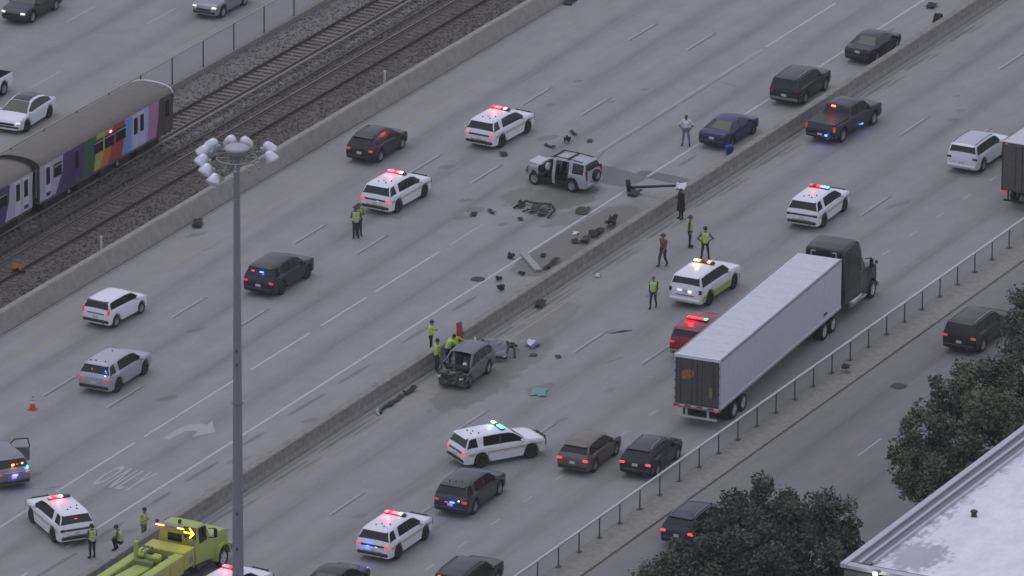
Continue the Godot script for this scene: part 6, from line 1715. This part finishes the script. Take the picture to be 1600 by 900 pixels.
func build_people() -> void:
	var lime := Color(0.42, 0.60, 0.06)
	var lime2 := Color(0.36, 0.44, 0.09)
	var navy := Color(0.018, 0.02, 0.03)
	var blk := Color(0.014, 0.014, 0.015)
	var tan := Color(0.13, 0.095, 0.07)
	var brown := Color(0.05, 0.04, 0.032)
	make_person("person in lime vest and dark trousers standing behind a patrol SUV, nearer one", Vector2(3.25, -11.6), 30, "front", {"shirt": Color(0.09, 0.09, 0.07), "pants": navy, "vest": lime2, "hat": Color(0.05, 0.045, 0.04), "brim": 0.19}, 1.1)
	make_person("person in lime vest half hidden behind another behind a patrol SUV", Vector2(3.85, -11.75), 210, "front", {"shirt": Color(0.09, 0.09, 0.06), "pants": Color(0.06, 0.05, 0.05), "vest": lime2, "hat": Color(0.05, 0.045, 0.04), "brim": 0.19}, 1.08)
	make_person("person in white shirt and grey trousers standing by the blue car", Vector2(27.05, -2.45), 200, "hips", {"shirt": Color(0.62, 0.62, 0.66), "pants": Color(0.16, 0.17, 0.22), "sleeves": false, "skin": Color(0.14, 0.08, 0.055)}, 1.06)
	make_person("person in long black clothing beside the barrier top", Vector2(15.1, 3.1), 150, "front", {"shirt": blk, "pants": blk, "coat": 1, "skin": Color(0.10, 0.06, 0.045), "bulk": 1.08}, 1.05)
	make_person("person in lime vest next to the one in black", Vector2(10.9, 5.7), -70, "stand", {"shirt": Color(0.06, 0.05, 0.04), "pants": Color(0.035, 0.028, 0.03), "vest": lime2, "hat": Color(0.04, 0.03, 0.028), "brim": 0.17}, 1.06)
	make_person("person in bright vest with legs apart behind the emergency SUV", Vector2(9.5, 7.35), 30, "hips", {"shirt": Color(0.10, 0.11, 0.05), "pants": Color(0.03, 0.028, 0.028), "vest": lime, "hat": Color(0.04, 0.032, 0.03), "brim": 0.13}, 1.08)
	make_person("person in tan shirt and dark trousers without a vest", Vector2(7.3, 5.8), 165, "walk", {"shirt": tan, "pants": brown, "hat": Color(0.05, 0.04, 0.034), "brim": 0.19, "bulk": 1.08}, 1.08)
	make_person("person in lime vest walking behind the emergency SUV", Vector2(0.8, 8.4), 190, "walk", {"shirt": Color(0.05, 0.055, 0.05), "pants": Color(0.035, 0.034, 0.032), "vest": lime, "hair": Color(0.05, 0.03, 0.02)}, 1.05)
	make_person("rescuer in lime jacket on the far side of the barrier", Vector2(-11.5, 0.9), -60, "front", {"shirt": lime, "pants": blk, "vest": lime, "hat": blk}, 1.05)
	make_person("rescuer in lime vest at the nose of the crushed SUV", Vector2(-14.05, 2.62), -40, "stand", {"shirt": Color(0.30, 0.36, 0.07), "pants": Color(0.04, 0.04, 0.035), "vest": lime, "hat": Color(0.03, 0.025, 0.02)}, 1.06)
	make_person("rescuer in lime jacket leaning into the crushed SUV", Vector2(-12.95, 2.68), -45, "reach", {"shirt": lime, "pants": blk, "vest": lime, "hat": blk, "gloves": blk}, 1.06)
	make_person("rescuer in lime jacket holding the orange board", Vector2(-12.35, 2.72), -20, "reach", {"shirt": lime, "pants": blk, "vest": lime, "hat": blk, "gloves": blk}, 1.05)
	make_person("person in lime vest standing behind the askew patrol SUV", Vector2(-47.25, 0.0), 60, "front", {"shirt": Color(0.06, 0.07, 0.05), "pants": blk, "vest": lime2, "hat": blk}, 1.05)
	make_person("person in lime vest crouching against the barrier", Vector2(-45.6, 0.75), 100, "sit", {"shirt": Color(0.10, 0.10, 0.05), "pants": blk, "vest": lime2, "hat": blk}, 1.05)
	make_person("person in lime vest leaning on the barrier beside the tow truck", Vector2(-43.9, 1.15), -100, "front", {"shirt": lime2, "pants": Color(0.20, 0.20, 0.06), "vest": lime2, "hat": blk}, 1.05)

# ---------------------------------------------------------------- wreckage and small things
func crumpled(sd: int, s: Vector3, n := 5, amp := 0.3) -> ArrayMesh:
	# a torn sheet of bodywork: a bent grid with thickness
	var r := RandomNumberGenerator.new()
	r.seed = sd
	var g := G.new()
	var P: Array = []
	for i in n + 1:
		var row: Array = []
		for k in n + 1:
			var x := (float(i) / n - 0.5) * s.x * (1.0 + r.randf_range(-0.18, 0.18))
			var z := (float(k) / n - 0.5) * s.z * (1.0 + r.randf_range(-0.18, 0.18))
			row.append(Vector3(x, s.y * (0.5 + amp * r.randf_range(-1, 1)) + s.y * 0.5 * sin(i * 1.3 + sd), z))
		P.append(row)
	var lowest := 9.0
	for row in P:
		for p in row: lowest = min(lowest, p.y)
	var d := Vector3(0, -0.03, 0)
	for i in n:
		for k in n:
			g.oquad(P[i][k], P[i + 1][k], P[i + 1][k + 1], P[i][k + 1], Vector3.UP)
			g.oquad(P[i][k] + d, P[i + 1][k] + d, P[i + 1][k + 1] + d, P[i][k + 1] + d, Vector3.DOWN)
	for i in n:
		g.oquad(P[i][0], P[i + 1][0], P[i + 1][0] + d, P[i][0] + d, Vector3(0, 0, -1))
		g.oquad(P[i][n], P[i + 1][n], P[i + 1][n] + d, P[i][n] + d, Vector3(0, 0, 1))
		g.oquad(P[0][i], P[0][i + 1], P[0][i + 1] + d, P[0][i] + d, Vector3(-1, 0, 0))
		g.oquad(P[n][i], P[n][i + 1], P[n][i + 1] + d, P[n][i] + d, Vector3(1, 0, 0))
	var am := g.mesh()
	var st := SurfaceTool.new()
	st.append_from(am, 0, Transform3D(Basis(), Vector3(0, -lowest + 0.032, 0)))
	return st.commit()

func scrap(called: String, label: String, at: Vector2, size: Vector3, turn: float, mt: Material, sd: int, y := 0.004) -> void:
	var o := inst(crumpled(sd, size), called, mt)
	o.position = Vector3(at.x, y, at.y)
	o.rotation_degrees.y = turn
	tag(o, label, "debris", "crash debris")

func build_debris() -> void:
	var blk := m("torn_plastic", 0.022, 0.021, 0.021, 0.7)
	var brn := m("dirty_plastic", 0.055, 0.048, 0.042, 0.8)
	var gry := m("torn_grey", 0.20, 0.205, 0.23, 0.45, 0.2)
	var wht := m("torn_white", 0.60, 0.60, 0.64, 0.45)
	# [u, v, size x y z, turn, material, label]
	var L: Array = [
		[12.6, -5.9, 0.8, 0.22, 0.4, 20, blk, "black torn trim lying under the nose of the silver wreck"],
		[10.9, -6.9, 0.6, 0.10, 0.3, 60, brn, "small dark scrap left of the tangled trim"],
		[10.0, -7.6, 0.5, 0.10, 0.35, 10, blk, "black scrap farthest left below the silver wreck"],
		[10.6, -4.9, 0.5, 0.08, 0.25, 40, blk, "black sliver below the tangled trim"],
		[13.6, -2.4, 1.3, 0.12, 0.7, 15, brn, "brown flattened trim right of the tangled trim"],
		[20.4, -11.0, 0.7, 0.14, 0.4, 30, blk, "black scrap beyond the nose of the silver wreck"],
		[23.0, -9.3, 0.8, 0.10, 0.3, 70, brn, "thin dark strip ahead of the far patrol SUV"],
		[24.2, -8.8, 0.34, 0.26, 0.34, 0, blk, "round black lump ahead of the far patrol SUV"],
		[25.8, -9.2, 0.7, 0.08, 0.24, 50, blk, "dark sliver beside the round black lump"],
		[25.0, -7.7, 0.5, 0.08, 0.3, 20, brn, "flat dark scrap above the silver wreck"],
		[8.6, -0.4, 0.6, 0.14, 0.35, 30, blk, "black scrap in the middle of the dirty shoulder"],
		[9.9, -1.0, 0.4, 0.10, 0.3, 0, wht, "small white scrap on the dirty shoulder"],
		[10.41, 0.05, 1.5, 0.30, 0.5, 5, blk, "large black wreckage in the middle of the row along the dirty shoulder"],
		[12.10, 0.14, 1.3, 0.38, 0.5, 12, blk, "upright black wreckage farthest along the dirty shoulder"],
		[9.03, 0.05, 1.0, 0.16, 0.5, 8, brn, "brown scrap nearest to us in the row along the dirty shoulder"],
		[4.51, 0.19, 1.8, 0.16, 0.28, 3, blk, "long black strip lying beside the pale slab"],
		[5.6, -0.9, 0.5, 0.10, 0.25, 20, blk, "black sliver beside the pale slab on the dirty side"],
		[4.4, -2.3, 0.34, 0.26, 0.34, 0, blk, "round black lump on the white edge line"],
		[2.2, -0.5, 0.34, 0.16, 0.3, 0, blk, "small black lump left of the pale slab"],
		[0.7, -1.2, 0.3, 0.2, 0.3, 0, blk, "small black lump on the clean shoulder"],
		[-0.7, -0.35, 0.36, 0.26, 0.36, 0, blk, "round black lump on the shoulder above the crushed SUV"],
		[-1.9, 2.75, 1.0, 0.20, 0.5, 10, blk, "black curled scrap at the foot of the barrier"],
		[3.9, 3.4, 0.28, 0.16, 0.28, 0, wht, "small white scrap on the local lanes near the barrier"],
		[-3.5, 8.5, 1.3, 0.06, 0.35, -40, gry, "pale flat strip on the local lanes left of the red SUV"],
		[-14.4, 9.0, 1.1, 0.08, 0.9, 20, m("teal_cloth", 0.16, 0.30, 0.29, 0.9), "crumpled teal cloth on the local lanes"],
		[-19.3, 2.85, 1.7, 0.12, 0.30, 4, blk, "long black trim strip behind the crushed SUV, middle one"],
		[-17.7, 2.85, 1.1, 0.16, 0.42, -4, blk, "black trim piece behind the crushed SUV, nearest to it"],
		[1.0, -20.6, 1.1, 0.16, 0.5, 20, blk, "black tyre shreds by the low track wall"],
		[58.1, -0.9, 0.9, 0.16, 0.5, 10, blk, "black flat scrap farthest up the shoulder at the top edge"],
		[55.5, 0.75, 0.6, 0.40, 0.5, 0, blk, "black lump against the barrier near the top right"],
		[48.5, -20.8, 1.4, 0.18, 0.5, 10, blk, "black scrap by the track wall at the top edge"],
		[2.6, -22.6, 1.0, 0.35, 0.7, 0, blk, "black heap behind the track wall near the light mast"],
		[-14.2, -22.6, 1.2, 0.35, 0.8, 0, blk, "black heap behind the track wall at far left"],
		[-10.7, -25.6, 0.9, 0.3, 0.7, 30, m("rust_orange", 0.22, 0.11, 0.045, 0.85), "orange rusty scrap lying on the near track"],
		[-3.7, 22.3, 0.5, 0.14, 0.4, 10, blk, "black scrap on the strip behind the roadside fence"],
		[-12.9, 5.0, 0.6, 0.10, 0.3, 30, blk, "black scrap on the road behind the crushed SUV"],
		[-9.3, 6.1, 0.4, 0.06, 0.3, 0, brn, "small dark scrap right of the crushed SUV, upper one"],
		[-8.9, 7.4, 0.4, 0.06, 0.3, 40, brn, "small dark scrap right of the crushed SUV, lower one"],
	]
	var sd := 100
	for d in L:
		sd += 1
		scrap("wreck_fragment", d[7], Vector2(d[0], d[1]), Vector3(d[2], d[3], d[4]), d[5], d[6], sd, 0.27 if d[1] > 21 else (-0.06 if d[1] < -21.9 else 0.004))
	# tangled bumper frame in front of the silver wreck
	var f := thing("tangled_wreckage", "tangled black bumper frame lying before the silver wreck", "debris", Vector3(13.0, 0.03, -4.6), 0, "crash debris")
	part(G.new().tube([Vector3(-0.9, 0.05, -1.5), Vector3(0.2, 0.16, -1.3), Vector3(0.0, 0.2, -0.6), Vector3(0.5, 0.12, 0.2), Vector3(-0.4, 0.16, 0.9), Vector3(-1.5, 0.05, 1.0)], 0.06, 7), "bent_beam", blk, f)
	part(G.new().tube([Vector3(-1.2, 0.04, -0.8), Vector3(-0.5, 0.12, -0.3), Vector3(0.2, 0.25, 0.0), Vector3(-0.2, 0.2, 0.5)], 0.045, 6), "strut", brn, f)
	inst(crumpled(77, Vector3(1.1, 0.2, 0.5)), "mesh_panel", brn, f).position = Vector3(-0.7, 0, -0.3)
	inst(crumpled(78, Vector3(0.9, 0.15, 0.5)), "mesh_panel", blk, f).position = Vector3(-0.9, 0, 0.4)
	# long curved bumper strip with a pale edge
	var c := thing("bumper_strip", "curved bumper strip with a pale end behind the crushed SUV", "debris", Vector3(-20.9, 0.01, 2.85), 0, "crash debris")
	part(G.new().tube([Vector3(-0.75, 0.05, 0.25), Vector3(-0.6, 0.14, 0.0), Vector3(-0.2, 0.16, -0.12)], 0.055, 7), "pale_end", m("bumper_pale", 0.42, 0.42, 0.44, 0.45), c)
	part(G.new().tube([Vector3(-0.5, 0.05, 0.2), Vector3(-0.1, 0.10, 0.05), Vector3(0.5, 0.12, 0.0), Vector3(1.0, 0.06, 0.1)], 0.08, 7), "strip", blk, c)
	# torn beam reaching the barrier top, with a dark hub at its far end, and a pale panel on the barrier
	var b := thing("torn_axle", "long dark axle beam lying across the shoulder to the barrier", "debris", Vector3(18.2, 0.0, -0.6), 0, "crash debris")
	part(G.new().cyl(Vector3(-0.3, 0.30, -0.95), Vector3(-0.35, 0.99, 2.42), 0.085, 0.07, 9), "beam", blk, b)
	part(G.new().lathe([Vector2(0.1, -0.12), Vector2(0.33, -0.12), Vector2(0.36, 0), Vector2(0.33, 0.12), Vector2(0.1, 0.12)], Vector3(-0.2, 0.36, -1.1), Vector3(0.5, 0.1, 0.8).normalized(), 16), "hub", m("tyre_rubber", 0.018, 0.018, 0.019, 0.85), b)
	inst(crumpled(91, Vector3(0.9, 0.2, 0.6)), "torn_bracket", brn, b).position = Vector3(-0.6, 0, -0.5)
	var w := inst(crumpled(55, Vector3(0.75, 0.22, 0.6)), "crumpled_sheet", wht)
	w.position = Vector3(17.6, 0.92, 1.86)
	w.rotation_degrees.y = 20
	tag(w, "crumpled white panel on top of the barrier by the person in black", "debris", "crash debris")
	# pale slab across the shoulder
	var s := part(G.new().box(Vector3(0, 0.08, 0), Vector3(0.42, 0.16, 3.0), 0.03), "concrete_slab", nm("slab_concrete", Color(0.26, 0.26, 0.26), Color(0.36, 0.36, 0.36), 1.0))
	s.position = Vector3(4.2, 0.006, -0.95)
	s.rotation_degrees.y = -47
	tag(s, "pale concrete slab lying across the shoulder from edge line to barrier", "slab")
	# body parts behind the crushed SUV: bonnet frame with glass, bent struts, white and blue panel
	var h := thing("torn_tailgate", "torn dark tailgate with pale glass behind the crushed SUV", "debris", Vector3(-10.7, 0.0, 4.4), 20, "crash debris")
	var tf := Transform3D(Basis(Vector3(0.25, 0, 1).normalized(), 0.45), Vector3(0, 0.55, 0))
	var g := G.new()
	for k in [[Vector3(0, 0, -0.72), Vector3(1.25, 0.09, 0.12)], [Vector3(0, 0, 0.72), Vector3(1.25, 0.09, 0.12)], [Vector3(-0.6, 0, 0), Vector3(0.12, 0.09, 1.44)], [Vector3(0.62, 0, 0), Vector3(0.2, 0.09, 1.44)]]:
		g.box(k[0], k[1], 0.02)
	part(g, "frame", blk, h).transform = tf
	inst(crumpled(45, Vector3(1.2, 0.16, 1.35), 6), "torn_skin", nm("torn_skin", Color(0.10, 0.105, 0.12), Color(0.26, 0.265, 0.29), 1.2, 0.4, 0.03, 0.0, false), h).transform = tf.translated(Vector3(0, -0.06, 0))
	part(G.new().box(Vector3(-0.2, 0.2, -1.0), Vector3(1.5, 0.06, 0.1), 0.02, Basis(Vector3(0, 0.4, 1).normalized(), 0.5)), "chrome_strip", m("bumper_pale", 0.42, 0.42, 0.44, 0.45), h).position = Vector3(0, 0.5, 0)
	part(G.new().tube([Vector3(0.5, 0.5, 0.6), Vector3(1.2, 0.4, 1.0), Vector3(1.8, 0.12, 1.0)], 0.07, 6).tube([Vector3(0.2, 0.05, 1.1), Vector3(0.9, 0.3, 1.0), Vector3(1.7, 0.25, 0.3), Vector3(2.3, 0.1, 0.8)], 0.06, 6), "bent_strut", blk, h)
	var p := inst(crumpled(66, Vector3(0.7, 0.2, 0.5)), "body_panel", wht)
	p.position = Vector3(-7.9, 0.01, 5.2)
	tag(p, "white and blue crumpled panel right of the torn tailgate", "debris", "crash debris")
	var p2 := inst(crumpled(67, Vector3(0.8, 0.10, 0.28)), "blue_edge", m("panel_blue", 0.03, 0.04, 0.20, 0.4), p)
	p2.position = Vector3(-0.1, 0, 0.32)
	# orange rescue board leaning behind the wreck
	var rb := thing("rescue_board", "upright orange rescue board beside the crushed SUV", "board", Vector3(-11.75, 0.0, 2.95), 60)
	var bt := Basis(Vector3(0, 0, 1), 0.12) * Basis(Vector3(1, 0, 0), -0.16)
	var bp := part(G.new().box(Vector3(0, 1.2, 0), Vector3(0.07, 2.4, 0.36), 0.03), "board", m("board_orange", 0.42, 0.075, 0.03, 0.5), rb)
	bp.basis = bt
	for y in [0.35, 1.0, 1.65]:
		for z in [-0.17, 0.17]: pbox("hand_slot", blk, bp, Vector3(-0.036, y, z), Vector3(0.01, 0.22, 0.05), 0.003)
	# bucket by the blue car and a traffic cone
	var bu := thing("blue_bucket", "small blue bucket on the shoulder behind the blue car", "bucket", Vector3(26.7, 0.004, 0.55))
	part(G.new().lathe([Vector2(0, 0.02), Vector2(0.19, 0.02), Vector2(0.25, 0.52), Vector2(0.265, 0.53), Vector2(0.265, 0.56), Vector2(0.23, 0.54), Vector2(0.17, 0.08), Vector2(0, 0.08)], Vector3.ZERO, Vector3.UP, 16), "pail", m("pail_blue", 0.045, 0.055, 0.26, 0.5), bu)
	part(G.new().tube([Vector3(0, 0.52, -0.25), Vector3(0.1, 0.36, -0.26), Vector3(0.14, 0.28, 0), Vector3(0.1, 0.36, 0.26), Vector3(0, 0.52, 0.25)], 0.012, 5), "handle", m("alloy", 0.34, 0.34, 0.36, 0.35, 0.5), bu)
	var co := thing("traffic_cone", "orange traffic cone on the express lanes at left", "cone", Vector3(-29.6, 0.004, -13.75))
	var om := m("cone_orange", 0.55, 0.06, 0.035, 0.55)
	pbox("base", om, co, Vector3(0, 0.025, 0), Vector3(0.46, 0.05, 0.46), 0.02)
	part(G.new().lathe([Vector2(0.17, 0.05), Vector2(0.115, 0.36), Vector2(0.085, 0.52), Vector2(0.06, 0.68), Vector2(0.035, 0.74), Vector2(0, 0.74)], Vector3.ZERO, Vector3.UP, 16), "cone", om, co)
	part(G.new().lathe([Vector2(0.12, 0.36), Vector2(0.09, 0.52)], Vector3(0, 0, 0), Vector3.UP, 16).lathe([Vector2(0.079, 0.58), Vector2(0.066, 0.68)], Vector3.ZERO, Vector3.UP, 16), "reflective_band", m("band_white", 0.6, 0.6, 0.62, 0.4), co)
	# manhole covers
	for q in [[-4.2, 25.7, "round dark manhole cover on the frontage road", -0.012], [0.4, -2.35, "round dark drain cover beside the white edge line", 0.0]]:
		var mc := part(G.new().cyl(Vector3(0, -0.05, 0), Vector3(0, 0.012, 0), 0.42, 0.42, 20).cyl(Vector3(0, 0.012, 0), Vector3(0, 0.018, 0), 0.34, 0.34, 20), "manhole_cover", m("cast_iron", 0.045, 0.045, 0.05, 0.7, 0.3))
		mc.position = Vector3(q[0], q[3] + 0.002, q[1])
		tag(mc, q[2], "manhole cover", "covers")

func _ready() -> void:
	# ---- camera: long lens from a helicopter
	var th := deg_to_rad(19.5)
	var ph := deg_to_rad(63.0)
	var ro := deg_to_rad(0.45)
	var R := Vector3(cos(ph), 0, sin(ph))
	var Fh := Vector3(sin(ph), 0, -cos(ph))
	var fw := Fh * cos(th) - Vector3.UP * sin(th)
	var up := Fh * sin(th) + Vector3.UP * cos(th)
	var r2 := R * cos(ro) + up * sin(ro)
	var u2 := up * cos(ro) - R * sin(ro)
	var cam := Camera3D.new()
	cam.name = "camera"
	cam.transform = Transform3D(Basis(r2, u2, -fw), -fw * 500.0)
	cam.fov = rad_to_deg(2.0 * atan(450.0 / 14000.0))
	cam.near = 5.0
	cam.far = 4000.0
	add_child(cam)
	cam.current = true
	# ---- sky and light: even overcast after sunset
	var sm := ProceduralSkyMaterial.new()
	sm.sky_top_color = lin(0.67, 0.70, 0.89)
	sm.sky_horizon_color = lin(0.59, 0.61, 0.74)
	sm.sky_curve = 0.35
	sm.ground_horizon_color = lin(0.2, 0.2, 0.22)
	sm.ground_bottom_color = lin(0.12, 0.12, 0.13)
	sm.sun_angle_max = 0.0
	var sky := Sky.new()
	sky.sky_material = sm
	var env := Environment.new()
	env.background_mode = Environment.BG_SKY
	env.sky = sky
	env.tonemap_mode = Environment.TONE_MAPPER_LINEAR
	env.tonemap_exposure = 0.94
	env.sdfgi_enabled = true
	env.ssao_enabled = true
	env.ssil_enabled = true
	env.fog_enabled = true
	env.fog_density = 0.00008
	env.fog_light_color = lin(0.5, 0.5, 0.56)
	var we := WorldEnvironment.new()
	we.name = "environment"
	we.environment = env
	add_child(we)
	var sun := DirectionalLight3D.new()
	sun.name = "sun"
	sun.light_energy = 0.15
	sun.light_color = Color(1.0, 0.97, 0.96)
	sun.light_angular_distance = 40.0
	sun.shadow_enabled = true
	sun.sky_mode = DirectionalLight3D.SKY_MODE_LIGHT_ONLY
	sun.rotation_degrees = Vector3(-68, 150, 0)
	add_child(sun)
	# ---- setting
	build_roads(); print("roads")
	build_barriers()
	build_fences()
	build_tracks(); print("tracks")
	build_building()
	leafy_tree("large green tree in front of the white roof at right", Vector3(-24.0, 0.08, 38.2), 9.5, [[Vector3(-0.75, 5.50, -1.46), 1.68], [Vector3(3.04, 6.50, -1.77), 1.75], [Vector3(4.86, 7.00, -0.60), 1.75], [Vector3(-3.37, 4.60, -0.53), 1.47], [Vector3(-4.47, 6.50, 2.19), 1.82], [Vector3(-0.50, 7.00, 2.53), 1.82], [Vector3(7.14, 7.00, 0.56), 1.75], [Vector3(-1.67, 7.60, 1.79), 1.68], [Vector3(-5.85, 5.00, 1.96), 1.26], [Vector3(-2.08, 4.80, -1.92), 1.05], [Vector3(-1.73, 6.50, 4.35), 1.58]], 201, 42000, Color(0.078, 0.090, 0.045))
	leafy_tree("dark tree at the right edge above the frontage road", Vector3(-8.5, 0.08, 37.4), 9.0, [[Vector3(-0.54, 6.50, -2.23), 1.05], [Vector3(2.80, 6.50, -2.86), 1.40], [Vector3(-3.76, 7.00, 0.60), 1.58], [Vector3(-0.17, 5.00, -2.72), 0.70]], 202, 14000, Color(0.060, 0.074, 0.042))
	leafy_tree("broad dark green tree at the bottom right of the picture", Vector3(-43.8, 0.08, 37.8), 9.0, [[Vector3(1.78, 8.40, -2.34), 0.60], [Vector3(0.96, 7.20, -3.33), 1.26], [Vector3(-0.28, 7.80, -0.63), 1.54], [Vector3(0.92, 7.80, 0.84), 1.40], [Vector3(2.03, 7.00, 1.88), 1.33], [Vector3(-1.04, 6.00, -3.69), 1.47], [Vector3(-1.58, 6.50, -0.86), 1.82], [Vector3(-0.85, 6.30, 1.25), 1.82], [Vector3(1.40, 5.50, 2.21), 1.40], [Vector3(-1.77, 5.00, -2.33), 1.75], [Vector3(-1.48, 5.20, -4.42), 1.19], [Vector3(-1.74, 5.00, 0.47), 1.93]], 203, 46000, Color(0.058, 0.072, 0.042))
	leafy_tree("smaller green tree at the bottom edge beside the broad one", Vector3(-46.4, 0.08, 36.9), 7.0, [[Vector3(0.72, 4.80, -4.20), 1.12], [Vector3(-0.16, 4.40, -5.04), 0.91], [Vector3(0.75, 5.00, -2.88), 1.19], [Vector3(-0.42, 4.00, -3.63), 1.40]], 204, 12000, Color(0.062, 0.092, 0.046))
	build_mast(); print("setting")
	# ---- vehicles
	build_train()
	build_trucks(); print("trucks")
	build_tow()
	build_cars(); print("cars")
	build_wrecks()
	# ---- people and small things
	build_people(); print("people")
	build_debris()
	print("done")
